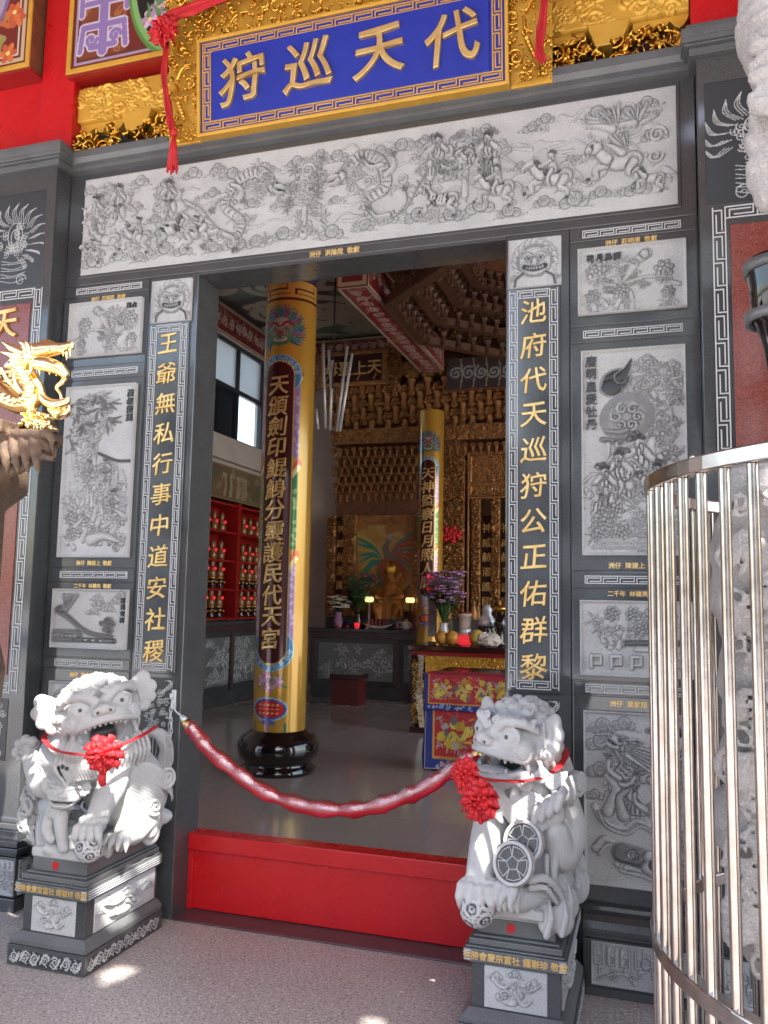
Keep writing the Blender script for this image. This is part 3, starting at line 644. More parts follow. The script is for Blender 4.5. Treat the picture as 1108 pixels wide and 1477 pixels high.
# ---- carved walls: slabs of relief in dark frames
def draw_birds(r):
    r.tree(.75, .05, .8, .25, 'leaf', 8, .13); r.stroke([(.1, .35), (.5, .5), (1.0, .42), (1.4, .6)], .025, .5, r2=.01)
    for x, y, q in ((.3, .6, .12), (1.25, .65, .13), (.9, .3, .1), (.25, .25, .08), (1.3, .28, .09)): r.flower(x, y, q); r.spray(x, y-.1, .15, 6, 3.4, 6.0)
    r.stroke([(.55, .85), (.72, .72), (.85, .5)], .075, .9, r2=.02); r.blob(.57, .84, .06, .06, 1.); r.leaf(.72, .7, -1.1, .35, .3, .9); r.spray(.9, .72, .2, 7, 0, 3)
    r.rock(1.1, .06, .2, 5)
def draw_lotus(r):
    w = r.w
    for x, y, H0, le in ((.30*w, .35, .6, .0), (.42*w, .4, .56, .15)): r.stroke([(x, y), (x+.02, y+.3), (x+le*.3, y+H0)], .014, .6, r2=.008)
    for x, y in ((.25, .93), (.45, .95), (.6, .91), (.2, .85), (.5, .86), (.62, .8), (.3, .78), (.15, .9)): r.spray(x*w, y, .085, 8, 3.2, 6.2, .2, .7, polish=.7)
    for i in range(16): r.spray(w*r.g.uniform(.08, .45), r.g.uniform(.58, .72), .06, 5, 0, 6.28, .3, .7, polish=.6)
    for x, y in ((.2, .55), (.35, .6), (.3, .48), (.55, .52)): r.rock(x*w, y, .07, 5); r.curl(x*w, y, .035, 1.5)
    r.person(.62*w, .43, .15, -1, True); r.person(.4*w, .45, .12, 1); r.stroke([(.5*w, .6), (.75*w, .555), (.95*w, .55)], .007, .6, polish=.9)
    for k in range(7): r.stroke([(.1*w, .44-k*.012), (.4*w, .42-k*.014+.02*(k % 2)), (.9*w, .43-k*.013)], .004, .3, line=.3)
    r.stroke([(.12*w, .33), (.35*w, .35), (.62*w, .47)], .016, .7, r2=.006)
    r.waves(.1*w, .95*w, .28, .035, 3)
    for i in range(16): r.leaf(r.g.uniform(.1, .9)*w, r.g.uniform(.22, .42), r.g.uniform(.4, 2.7), .12, .18, .5); r.curl(r.g.uniform(.1, .9)*w, r.g.uniform(.05, .42), .03, 1.5, i, h=.6)
    r.person(.75*w, .24, .16, -1, True); r.rock(.2*w, .32, .06, 6); r.rock(.3*w, .2, .08, 7); r.rock(.62*w, .16, .09, 7)
    for i in range(10): r.flower(w*r.g.uniform(.12, .9), r.g.uniform(.06, .24), .035, 6)
    for i in range(14): r.leaf(w*r.g.uniform(.1, .9), r.g.uniform(.05, .25), r.g.uniform(.3, 2.8), .09, .25, .6)
    r.stroke([(.45*w, .1), (.65*w, .12), (.85*w, .09)], .03, .9, r2=.01)
def draw_scroll(r):
    w = r.w
    for i in range(9): r.cloud(.5+.11*i % .8+.3, .55+.35*r.g.random(), .06)
    r.stroke([(.12, .62), (.3, .52), (.7, .28), (1.2, .2)], .05, .8, r2=.03, polish=.75); r.curl(.14, .63, .09, 1.6, h=.9, polish=.6)
    for i in range(12): r.curl(w*.75+.16*math.cos(i*2.4)*(i/12), .4+.09*math.sin(i*2.4), .05, 1.3, i, h=.8, polish=.5)
    r.stroke([(.06, .2), (.5, .2)], .1, .6, flat=True, polish=.7); r.stroke([(.5, .14), (1.25, .14)], .04, .6, flat=True, polish=.85)
    for i in range(6): r.curl(.1+.075*i, .2, .035, 1.3, i, h=.9)
    for x in (.7, .85, 1.0): r.blob(x, .14, .03, .02, .9)
    for i in range(6): r.stroke([(.28, .62), (.18+.06*i, .9)], .012, .6, r2=.02, polish=.4)
def draw_emperor(r):
    w = r.w
    r.stroke([(.72*w, .3), (.66*w, .5), (.74*w, .66), (.7*w, .78)], .022, .6, r2=.012)
    for i in range(15): r.cloud(w*r.g.uniform(.45, .92), r.g.uniform(.76, .94), .022, 1 if i % 2 else -1)
    for x, y in ((.75, .7), (.85, .62), (.7, .6), (.8, .55), (.6, .8), (.9, .75), (.85, .48), (.88, .84), (.68, .9)): r.flower(x*w, y, .035, 6); r.spray(x*w, y, .07, 6, polish=.3)
    r.blob(.34*w, .845, .065, .05, .5, .4, polish=1.); r.blob(.30*w, .815, .05, .04, .4, 0, polish=1.); r.leaf(.38*w, .86, .9, .1, .4, .5, polish=1.)
    r.blob(.44*w, .665, .105, .095, .55, .5); r.blob(.44*w, .665, .09, .08, .35, .5, polish=.45)
    for i in range(12): r.curl(.44*w+.05*math.cos(i*.52*2), .665+.045*math.sin(i*.52*2), .026, 1.3, i, h=.9, r=.006)
    r.stroke([(.2*w, .56), (.35*w, .545), (.5*w, .56)], .012, .8, polish=.6); r.stroke([(.24*w, .6), (.36*w, .59), (.44*w, .6)], .012, .8, polish=.5)
    for x in (.26, .34, .42): r.stroke([(x*w, .54), (x*w, .46)], .008, .6)
    for x, y, q, d in ((.55, .27, .34, 1), (.36, .25, .28, -1), (.22, .2, .26, 1), (.72, .24, .22, -1)): r.person(x*w, y, q, d, True)
    for i in range(26): r.spray(w*r.g.uniform(.08, .92), r.g.uniform(.05, .2), .05, 6)
    for i in range(12): r.flower(w*r.g.uniform(.1, .9), r.g.uniform(.05, .22), .032, 6)
    r.waves(.15*w, .9*w, .03, .03, 2); r.rock(.14*w, .3, .05, 5)
def draw_cabinet(r):
    w = r.w
    for i in range(12): r.spray(w*r.g.uniform(.1, .8), r.g.uniform(.55, .88), .13, 7)
    for i in range(7): r.flower(w*r.g.uniform(.12, .8), r.g.uniform(.6, .88), .09, 7)
    r.rock(w*.3, .42, .17, 9); r.stroke([(w*.42, .44), (w*.95, .46)], .035, .8, flat=True, polish=.85); r.stroke([(w*.5, .36), (w*.9, .36)], .03, .6, flat=True)
    for x in (.1, .28, .46, .66, .82):
        x *= w; r.stroke([(x, .1), (x, .26), (x+.12, .26), (x+.12, .15), (x+.04, .15)], .02, .7, n=1, flat=True)
    r.blob(.72*w, .2, .12, .08, .7, polish=.6); r.curl(.72*w, .2, .07, 1.4)
def draw_phoenix(r):
    w = r.w
    for x, y, q in ((.18, .9, .045), (.38, .92, .04), (.16, .8, .05), (.15, .64, .045), (.85, .93, .04), (.1, .5, .03)): r.cloud(x*w, y, q)
    r.blob(.78*w, .9, .11, .03, .4, polish=1.); r.blob(.82*w, .78, .12, .025, .3, -.1, polish=1.)
    r.stroke([(.45*w, .5), (.62*w, .58), (.85*w, .62)], .07, .8, r2=.05, ridge=14)
    for i in range(9): r.leaf(.4*w+.045*i, .62, .45+.05*i, .33-.01*i, .12, .75)
    r.dragon([(.36*w, .8), (.42*w, .7), (.3*w, .58), (.36*w, .47), (.55*w, .44), (.8*w, .5), (.96*w, .42)], .055, d=-1, headang=2.7, q=.085)
    for k in range(6): r.stroke([(.4*w, .8-.01*k), (.65*w, .78-.025*k), (.95*w, .7-.03*k)], .012, .7, r2=.004)
    r.stroke([(.22*w, .42), (.3*w, .55), (.22*w, .62)], .03, .7, r2=.015); r.stroke([(.36*w, .4), (.33*w, .5), (.4*w, .55)], .03, .8, r2=.012, polish=.2)
    for p in (((.1, .44), (.18, .36), (.36, .33), (.5, .38), (.7, .3)), ((.1, .2), (.2, .26), (.35, .2), (.3, .12), (.5, .1), (.7, .05))): r.stroke([(a*w, b) for a, b in p], .02, .5, r2=.01); r.stroke([(a*w+.02, b-.03) for a, b in p], .008, .4)
    r.stroke([(.34*w, .19), (.52*w, .17)], .05, .8, flat=True, polish=.75); r.curl(.43*w, .18, .03, 1.3); r.stroke([(.6*w, .18), (.7*w, .15), (.66*w, .1), (.58*w, .12)], .035, .8); r.blob(.64*w, .14, .03, .03, .9, polish=.8)
    r.dragon([(.9*w, .3), (.98*w, .2), (.85*w, .12), (.9*w, .05)], .04, d=1, headang=2.9, legs=False)
def draw_fretpanel(r):
    w = r.w
    for d in (1, -1):
        c = w/2
        for x in (.12, .38, .62, .86):
            X = c+d*x*w/2
            r.stroke([(X-.09, .88), (X-.09, .5), (X+.06, .5), (X+.06, .72), (X-.02, .72)], .03, .7, n=1, flat=True); r.stroke([(X+.1, .9), (X+.1, .42), (X, .42), (X, .3)], .028, .6, n=1, flat=True)
        r.stroke([(c+d*.1*w, .12), (c+d*.2*w, .32), (c+d*.36*w, .22), (c+d*.45*w, .1)], .05, .7, r2=.02); r.curl(c+d*.3*w, .22, .1, 1.5, d=d); r.curl(c+d*.12*w, .25, .1, 1.5, d=-d)
    r.blob(w/2, .62, .1, .12, .8); r.curl(w/2, .62, .07, 1.3)
def titled(r, kind):
    return r
def carved_wall(side, label, seed):
    x0, x1 = (XWL, -2.602) if side < 0 else (-.343, XWR)
    wl = thing('carved_wall', label, 'carved wall', ((x0+x1)/2, 0, 0))
    MB().box(x0, x1, 0, .225, 0, 3.333).build('wall_slab', 'dark_granite', wl)
    px0, px1 = (-3.098, -2.628) if side < 0 else (-.305, .165)
    # joints between the stones, as shallow proud blocks
    mb = MB()
    for z0, z1 in ((3.265, 3.33), (2.862, 3.262), (2.785, 2.858), (1.745, 2.781), (1.668, 1.741), (1.265, 1.664), (1.205, 1.261), (.345, 1.201)): mb.box(x0+.004, x1-.004, -.004, .004, z0, z1)
    mb.build('frame_stone', 'dark_granite', wl, bevel=.003)
    cfg = {-1: [(2.912, 3.222, draw_birds), (1.798, 2.742, draw_lotus), (1.313, 1.628, draw_scroll), (.42, 1.135, draw_phoenix)],
           1: [(2.909, 3.22, draw_birds), (1.812, 2.738, draw_emperor), (1.29, 1.615, draw_cabinet), (.418, 1.138, draw_phoenix)]}[side]
    for i, (z0, z1, dr) in enumerate(cfg):
        a, b = (px0+.012, px1-.012) if i in (1, 3) else (px0, px1)
        r = Rel(b-a, z1-z0, .0042, seed+i); dr(r)
        if side > 0 and i == 0: r.H = r.H[:, ::-1].copy(); r.K = r.K[:, ::-1].copy()
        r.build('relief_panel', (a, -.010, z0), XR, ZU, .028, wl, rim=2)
    ft = .036
    for z in (3.280, 2.803, 1.687, 1.215): fret(MB(), (px0+.02, -.004, z), XR, ZU, px1-px0-.04, ft).build('fret_band', 'line_stone', wl)
    cc = (px0+px1)/2; cap = [('洲仔  莊明原  敬獻', cc, 3.245, .028), ('洲仔  陳建上  敬獻', cc, 1.768, .028), ('二千年  林聰亮  敬獻', cc, 1.645, .026), ('洲仔  葉家翔  敬獻', cc, 1.172, .028)]
    put_each('donor_inscription', cap, 'gold_letter', wl, (0, -.005, 0), XR, ZU, dict(depth=.002, bold=.02, res=2))
    if side > 0: tt = [(c, px0+.055, 2.69-.058*i, .052) for i, c in enumerate('唐明皇愛牡丹')]+[*[(c, px0+.055+.04*i, 3.175, .036) for i, c in enumerate('花月鳥語')]]
    else: tt = [(c, px1-.05, 2.69-.045*i, .042) for i, c in enumerate('茂叔愛蓮')]+[(c, px1-.09+.036*i, 3.185, .032) for i, c in enumerate('喜占')]+[(c, px1-.03, 1.57-.034*i, .03) for i, c in enumerate('富貴安康')]
    put_each('incised_title', tt, 'dark_granite', wl, (0, -.016, 0), XR, ZU, dict(depth=.012, bold=.02, res=2))
    # moulded plinth
    e0, e1 = (x0-.0, -2.55) if side < 0 else (-.297, XWR)
    prof = [(-.001, .342), (-.03, .335), (-.036, .318), (-.062, .308), (-.085, .29), (-.092, .262), (-.092, .243), (-.07, .238), (-.07, .222), (-.082, .215), (-.082, .03), (-.001, .03)]
    pq_ = MB().prism([(e0, y, z) for y, z in prof], (e1-e0, 0, 0)).build('plinth', 'dark_granite', wl, bevel=.002)
    MB().box(e0-.002, e1, -.095, -.001, 0, .032).build('plinth_foot', 'dark_granite', wl)
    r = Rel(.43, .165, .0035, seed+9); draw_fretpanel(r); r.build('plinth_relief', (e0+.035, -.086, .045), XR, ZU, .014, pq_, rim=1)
    return wl
carved_wall(-1, 'dark granite wall with pale relief panels including the tall lotus and bamboo scene', 30)
carved_wall(1, 'dark granite wall with pale relief panels including the tall scene of robed figures and peonies', 50)

# ---- corner piers standing forward of the wall
def flame_face(r, flip):
    w = r.w; c = .36 if flip else w-.36
    d = 1 if flip else -1
    for i in range(16):
        a = -1.2+4.6*i/15; x, y = c+.2*math.cos(a), .5+.2*math.sin(a)
        for k in range(3): r.stroke([(x+.028*(k-1), y), (x+.12*math.cos(a+.3)+.020*(k-1), y+.12*math.sin(a+.3)), (x+.19*math.cos(a-.1), y+.16*math.sin(a-.1)+.04)], .0026, .1, groove=0)
    for i in range(30): q = r.g.uniform(.02, .19); a = 6.28*r.g.random(); r.curl(c+q*math.cos(a), .48+q*math.sin(a), .04, 1.4, a, r=.0026, h=.1, groove=0)
    r.stroke([(c+.09*math.cos(t), .56+.13*math.sin(t)) for t in np.linspace(0, 6.3, 12)], .004, .1, groove=0); r.stroke([(c+.05*math.cos(t), .54+.08*math.sin(t)) for t in np.linspace(0, 6.3, 12)], .004, .1, groove=0)
    for k in range(7): r.stroke([(c-.15, .3-.035*k), (c, .27-.035*k+.02*(k % 2)), (c+.15, .3-.035*k)], .003, .1, groove=0)
    r.curl(c+d*.26, .1, .06, 1.5, r=.004, h=.1, groove=0); r.curl(c-d*.1, .08, .07, 1.5, r=.004, h=.1, groove=0)
def low_face(r, flip):
    for i in range(36): r.curl(r.g.uniform(.06, r.w-.06), r.g.uniform(.1, .95), r.g.uniform(.04, .09), 1.5, 6.28*r.g.random(), 1 if i % 2 else -1, r=.005, h=.1, groove=0)
def corner_pier(side, label, chars, seed):
    e = XWL-.002 if side < 0 else XWR+.002; o = e+side*1.15; x0, x1 = min(e, o), max(e, o)
    p = thing('corner_pier', label, 'corner pier', ((x0+x1)/2, .05, 0))
    MB().box(x0, x1, -.12, .4, 0, 4.0).build('shaft', 'dark_granite', p, bevel=.004)
    prof = [(.0, 3.995), (.03, 4.005), (.03, 4.03), (.05, 4.04), (.062, 4.065), (.062, 4.10), (.04, 4.106), (.04, 4.135)]
    mb = MB()
    for (d0, z0), (d1, z1) in zip(prof[:-1], prof[1:]):
        if z1-z0 > .003: d = max(d0, d1); mb.box(x0-d, x1+d, -.12-d, .2, z0, z1-.0005)
    mb.build('cornice', 'honed_granite', p, bevel=.004)
    W_ = 1.0; ox = e+side*.05; a, b = (ox-W_, ox) if side < 0 else (ox, ox+W_)
    fw = .055; mb = MB(); z0, z1 = 1.07, 3.30; y = -.12
    fret(mb, (a, y, z1), -ZU, XR, z1-z0, fw, ends=False, lw=.0055); fret(mb, (b, y, z0), ZU, -XR, z1-z0, fw, ends=False, lw=.0055)
    fret(mb, (a+fw, y, z1-fw), XR, ZU, b-a-2*fw, fw, ends=False, lw=.0055); fret(mb, (a+fw, y, z0), XR, ZU, b-a-2*fw, fw, ends=False, lw=.0055)
    mb.build('fret_border', 'line_stone', p)
    rp_ = MB().box(a+fw+.016, b-fw-.016, -.126, -.11, z0+fw+.04, z1-fw-.03).build('red_panel', 'red_granite', p, bevel=.003)
    cx = e+side*(.29 if side < 0 else .52)
    put_each('gilt_character', [(c, cx, zz, sz) for c, zz, sz in chars], 'gold_letter', rp_, (0, -.127, 0), XR, ZU, dict(depth=.02, bold=.018, res=3, wob=.016, shear=.04))
    mb = MB()
    r = lines_panel(.62, .56, .0028, seed, lambda r: flame_face(r, side > 0)); fx = e-.06-.62 if side < 0 else e+.03
    r.build('flame_engraving', (fx, -.122, 3.31), XR, ZU, .001, p, back=.004)
    r = lines_panel(.5, .32, .0042, seed+3, lambda r: low_face(r, side > 0)); r.build('cloud_engraving', (e-.1-.5 if side < 0 else e+.1, -.122, .72), XR, ZU, .001, p, back=.004)
    # base
    mb = MB()
    for d, a0, a1 in ((.02, .415, .44), (.035, .385, .415), (.05, .34, .385), (.075, .31, .34), (.088, .285, .31), (.06, .26, .285), (.07, .065, .26), (.085, 0, .065)): mb.box(x0-d, x1+d, -.12-d, .2, a0, a1-.0008)
    mb.build('base', 'dark_granite', p, bevel=.004)
    r = Rel(.26, .17, .0036, seed+6); draw_fretpanel(r); xx = e+.066-.26 if side < 0 else e-.04
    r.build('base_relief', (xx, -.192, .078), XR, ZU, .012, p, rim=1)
    if side < 0: r = Rel(.13, .17, .0036, seed+7); draw_fretpanel(r); r.build('base_relief', (e+.072, -.17, .078), np.array([0, 1., 0]), ZU, .012, p, rim=1)
    if side > 0: put_text('donor_inscription', [(c, e+.075, 1.70-.033*i, .03) for i, c in enumerate('洲仔陳彥毓仔 敬獻')], 'gold_letter', p, (0, -.121, 0), XR, ZU, dict(depth=.002, bold=.02, res=2))
    return p
corner_pier(-1, 'dark granite corner pier with red granite panel, behind the golden dragon', [('天', 3.10, .19), ('安', 2.76, .19), ('定', 2.45, .19), ('竜', 2.12, .2)], 71)
corner_pier(1, 'dark granite corner pier with red granite panel, behind the railed dragon column', [('竹', 3.08, .2), ('心', 2.5, .18)], 83)

# ---- red threshold board
th = thing('door_threshold', 'tall bright red door threshold with an overhanging cap across the doorway', 'threshold', (-1.47, .17, 0))
MB().box(-2.285, -.65, .150, .215, .012, .302).build('board', 'red_paint', th, bevel=.003)
MB().box(-2.297, -.641, .128, .235, .304, .386).build('cap', 'red_paint', th, bevel=.004)
MB().box(-2.297, -2.268, .137, .149, .012, .300).build('batten', 'red_paint', th, bevel=.002)
tag(MB().box(XL-.01, XRt+.01, .0, .24, -.01, .009).build('door_sill', 'maroon_granite', bevel=.003), kind='structure')
# ================================================================== above the cornice
tag(MB().box(-6.6, 3.7, .201, .4, 4.0, 6.6).build('upper_wall', 'red_paint'), kind='structure')
tag(MB().box(-9, 7, .2, 10.4, 6.6, 6.75).build('roof', 'roof_board'), kind='structure')
# unseen porch canopy; its gaps are made up, placed to throw sun patches
def canopy(holes, z=5.75, x0=-9., x1=7., y0=-6.2, y1=.2):
    """horizontal boarding with openings: cut a fine grid of cells"""
    c = .03; V = []; mb = MB()
    ys = np.arange(y0, y1, .06)
    for y in ys:
        ym = y+.03; segs = [(x0, x1)]
        for poly in holes:
            xs = []
            for (ax, ay), (bx, by) in zip(poly, poly[1:]+poly[:1]):
                if (ay <= ym) != (by <= ym): xs.append(ax+(ym-ay)/(by-ay)*(bx-ax))
            xs.sort()
            for a, b in zip(xs[::2], xs[1::2]):
                new = []
                for (p, q) in segs:
                    if b <= p or a >= q: new.append((p, q)); continue
                    if a > p: new.append((p, a))
                    if b < q: new.append((b, q))
                segs = new
        for p, q in segs: mb.box(p, q, y, y+.06 if len(segs) > 1 else y+.06, z, z+.012)
    return mb
HOLES = []
def sunspot(P, outline):
    """made-up opening in the canopy, traced back along the sun from P; outline in metres round it"""
    P = Vector(P); q = P+SUN*((5.75-P.z)/SUN.z); HOLES.append([(q.x+a, q.y+b) for a, b in outline])

# ---- name board over the door
tl = R(5); PV = np.array([0, -math.sin(tl), math.cos(tl)]); P0 = np.array([-1.442, -.105, 4.05])
nb = thing('name_board', 'blue temple name board with gilt characters in a carved gold frame', 'name board', tuple(P0))
def PL(u, v, w=0): return P0+XR*u+PV*v+np.cross(XR, PV)*w
def plate(name, u0, u1, v0, v1, w0, w1, m, parent, bevel=.003):
    return MB().hexa([PL(u0, v0, w0), PL(u1, v0, w0), PL(u1, v1, w0), PL(u0, v1, w0)], [PL(u0, v0, w1), PL(u1, v0, w1), PL(u1, v1, w1), PL(u0, v1, w1)]).build(name, m, parent, bevel=bevel)
bw, bh = .815, .49
nbb = plate('board', -bw+.075, bw-.075, .06, bh-.06, -.03, .012, 'blue_board', nb)
nbo = plate('border', -bw, bw, 0, bh, -.05, .004, 'blue_board', nb)
mb = MB(); f = .05
for (o, U, V, L) in ((PL(-bw+.012, .010, .004), XR, PV, 2*bw-.024), (PL(-bw+.012, bh-.06, .004), XR, PV, 2*bw-.024)): fret(mb, o, U, V, L, f, lw=.006, t=.004)
for (o, U, V, L) in ((PL(-bw+.062, .06, .004), PV, -XR, bh-.12), (PL(bw-.012, .06, .004), PV, -XR, bh-.12)): fret(mb, o, U, V, L, f, lw=.006, t=.004, ends=False)
mb.build('fret_border', 'gold_paint', nbo)
for a, b, c, d in ((-bw-.018, bw+.018, -.018, 0), (-bw-.018, bw+.018, bh, bh+.018), (-bw-.018, -bw, 0, bh), (bw, bw+.018, 0, bh)): plate('gilt_moulding', a, b, c, d, -.05, .018, 'gold_paint', nb)
for c, u in zip('狩巡天代', (-.56, -.19, .19, .56)):
    put_text('gilt_character', [(c, u, .25, .27)], 'gold_letter', nbb, PL(0, 0, .013), XR, PV, dict(depth=.03, bold=.015, res=5, wob=.026, shear=.03))
def goldwork(w, h, seed, dense=1.):
    r = Rel(w, h, .0052, seed); g = r.g; q = .055/h
    for i in range(int(70*dense*w*h/.1)):
        x, y = g.uniform(0, r.w), g.uniform(0, 1)
        k = g.random()
        if k < .5: r.curl(x, y, q*g.uniform(.4, .9), 1.5, 6.28*g.random(), 1 if g.random() < .5 else -1, h=g.uniform(.4, .9))
        elif k < .85: r.spray(x, y, q*g.uniform(.8, 1.4), 6, h=g.uniform(.5, 1.))
        else: r.flower(x, y, q*.7)
    return r
for (u, v, w, h, sd) in ((-bw-.215, -.02, .195, .95, 1), (bw+.02, -.02, .195, .95, 2), (-bw-.02, bh+.02, 2*bw+.04, .26, 3)):
    r = goldwork(w, h, sd, 1.5)
    if h > .5: r.dragon([(r.w*.5, .75), (r.w*.3, .6), (r.w*.7, .45), (r.w*.35, .3), (r.w*.6, .12)], .05, d=1, headang=1.2, q=.07)
    else:
        for c in (.2, .5, .8): r.dragon([(r.w*c, .6), (r.w*(c-.05), .3), (r.w*(c-.1), .7), (r.w*(c-.15), .4)], .13, d=1, headang=.2, q=.2)
    plate('frame_backing', u, u+w, v, v+h, -.05, -.03, 'gold_paint', nb)
    r.build('gilt_frame', PL(u, v, -.02), XR, PV, .06, nb, 'gold_leaf', cut=.12, thick=.015)
# ---- red sash over the name board
sash = thing('festoon_sash', 'red cloth sash with a rosette and tassel draped round the gold frame', 'sash', tuple(PL(-1.03, .6, .08)))
def ribbon(pts, w, name, parent, N=(0, -1, 0), m='red_cloth', n=8, fold=.012, th=.004):
    P = spline(pts, n); N = np.array(N, float); mb = MB(); rows = []; k = 6
    for i, p in enumerate(P):
        t = P[min(i+1, len(P)-1)]-P[max(i-1, 0)]; t /= np.linalg.norm(t); s_ = np.cross(t, N); s_ /= np.linalg.norm(s_)
        rows.append([p+s_*w*(j/k-.5)*(1-.12*math.sin(i*.9))+N*fold*math.sin(j*2.4+i*.35) for j in range(k+1)])
    V = [q for r in rows for q in r]; F = [(i*(k+1)+j, i*(k+1)+j+1, (i+1)*(k+1)+j+1, (i+1)*(k+1)+j) for i in range(len(P)-1) for j in range(k)]
    o = mesh_np(name, np.array(V), F, m, parent, True); sm = o.modifiers.new('thickness', 'SOLIDIFY'); sm.thickness = th; return o
def rosette(c, rad, parent, name='rosette', N=(0, -1, 0), m='red_cloth', seed=0, layers=5):
    """gathered cloth flower: ruffled rings round a knot"""
    g = np.random.default_rng(seed); N = np.array(N, float); N /= np.linalg.norm(N); A = np.cross(N, ZU); A /= np.linalg.norm(A); B = np.cross(N, A); c = np.array(c, float); mb = MB()
    for l in range(layers):
        n = 120; k = 9-1.2*l; r1 = rad*(1-.17*l); zz = rad*.15*l; ph = g.uniform(0, 6); V = []
        jit = np.convolve(np.r_[g.normal(size=n)]*.6, np.ones(5)/5, 'same')
        for iv in range(6):
            v = iv/5
            for i in range(n):
                th = 6.2832*i/n; wv = math.sin(k*th+ph+.7*math.sin(2*th)); wv2 = math.sin(2.3*k*th+ph*2)
                rad_ = r1*(.08+.92*v*(1+.13*wv*v+.16*jit[i]*v)); h_ = zz+rad*(.30*math.sin(v*2.3)+.24*wv*v+.07*wv2*v-.06*v*v)
                V.append(c+(A*math.cos(th+.10*wv2*v)+B*math.sin(th+.10*wv2*v))*rad_+N*h_)
        mb.add(V, [(iv*n+i, iv*n+(i+1) % n, (iv+1)*n+(i+1) % n, (iv+1)*n+i) for iv in range(5) for i in range(n)])
    for l in range(0):
        npet = 9-l; r1 = rad*(1-.17*l); zz = rad*.22*l
        for i in range(npet):
            a = 6.283*(i+.5*(l % 2))/npet+g.uniform(-.15, .15); ca = A*math.cos(a)+B*math.sin(a); cb = -A*math.sin(a)+B*math.cos(a)
            V = []; nu, nv = 7, 6
            for iu in range(nu):
                for iv in range(nv):
                    u = iu/(nu-1)-.5; v = iv/(nv-1); wd = r1*(.35+.75*math.sin(v*2.4))*.62
                    p = c+ca*(r1*.12+r1*.88*v)+cb*wd*u*1.5+N*(zz+rad*.30*math.sin(v*3.0)+rad*.11*math.cos(u*13+i)*v-rad*.16*v*v)
                    V.append(p)
            mb.add(V, [(iu*nv+iv, (iu+1)*nv+iv, (iu+1)*nv+iv+1, iu*nv+iv+1) for iu in range(nu-1) for iv in range(nv-1)])
    o = mb.build(name, m, parent, True); sm = o.modifiers.new('thickness', 'SOLIDIFY'); sm.thickness = .003; return o
SL = lambda u, v, w=.06: PL(u*.985, v-.06, w)
ribbon([SL(-1.0, .62), SL(-.95, .70), SL(-.7, .73), SL(-.3, .80), SL(.2, .80), SL(.8, .76), SL(1.0, .7)], .075, 'ribbon', sash)
rosette(SL(-1.0, .60, .065), .085, sash, N=(-.1, -1, .1), seed=1); rosette(SL(1.0, .66, .065), .085, sash, N=(.1, -1, .1), seed=2)
ribbon([SL(-1.0, .56), SL(-1.015, .35, .07), SL(-.985, .16, .055), SL(-.97, .06)], .032, 'cord', sash, th=.006)
ribbon([SL(1.0, .6), SL(1.02, .4), SL(1.0, .16), SL(1.01, .09)], .036, 'cord', sash, th=.006)
for u, v in ((-.965, .06),):
    mb = MB(); c = SL(u, v, .05); mb.ball(c+np.array([0, 0, .01]), .022)
    for k in range(14): a = k*.45; mb.tube([c, c+np.array([.012*math.cos(a), .012*math.sin(a), -.06]), c+np.array([.028*math.cos(a), .02*math.sin(a), -.19-.012*(k % 3)])], [.006, .008, .006], 5)
    mb.build('tassel', 'red_cloth', sash, True)

# ---- red pillar, painted panels, gilt brackets
pl_ = thing('red_pillar', 'bright red square pillar between the two painted panels above the granite cornice', 'pillar', (-3.27, .1, 4.13))
MB().box(-3.40, -3.165, -.02, .2, 4.136, 5.74).build('shaft', 'red_paint', pl_, bevel=.006)
rb = thing('red_beam', 'broad red beam resting on the corner pier beside the golden dragon', 'beam', (-3.8, .1, 4.13))
MB().box(-4.4, -3.40, .03, .199, 4.137, 4.655).build('beam', 'red_paint', rb, bevel=.006)
rb2 = thing('red_post', 'red post standing on the corner pier cornice behind the dragon column', 'post', (.5, .1, 4.13))
MB().box(.205, 1.3, .0, .199, 4.137, 5.74).build('shaft', 'red_paint', rb2, bevel=.006)
cream, purple, green, maroon = (.62, .52, .36), (.22, .13, .36), (.10, .24, .06), (.16, .022, .016)
def panel_box(label, x0, x1, z0, z1, y, paint):
    t = thing('eave_painting', label, 'eave painting', ((x0+x1)/2, y, z0))
    MB().box(x0, x1, y, .2, z0, z1).build('casing', 'brown_wood', t, bevel=.006)
    MB().box(x0+.0, x1, y+.004, .19, z0-.012, z0-.001).build('underside', 'red_lacquer', t)
    for a, b, c, d in ((x0, x1, z0, z0+.03), (x0, x0+.03, z0+.03, z1), (x1-.03, x1, z0+.03, z1)): MB().box(a, b, y-.012, y-.001, c, d).build('frame', 'gold_paint', t, bevel=.003)
    p = Paint(x1-x0-.06, z1-z0-.03, .004, maroon, 5); paint(p); p.build('painting', flat((x0+.03, y-.003, z0+.03), XR, ZU), 'painted', t); return t
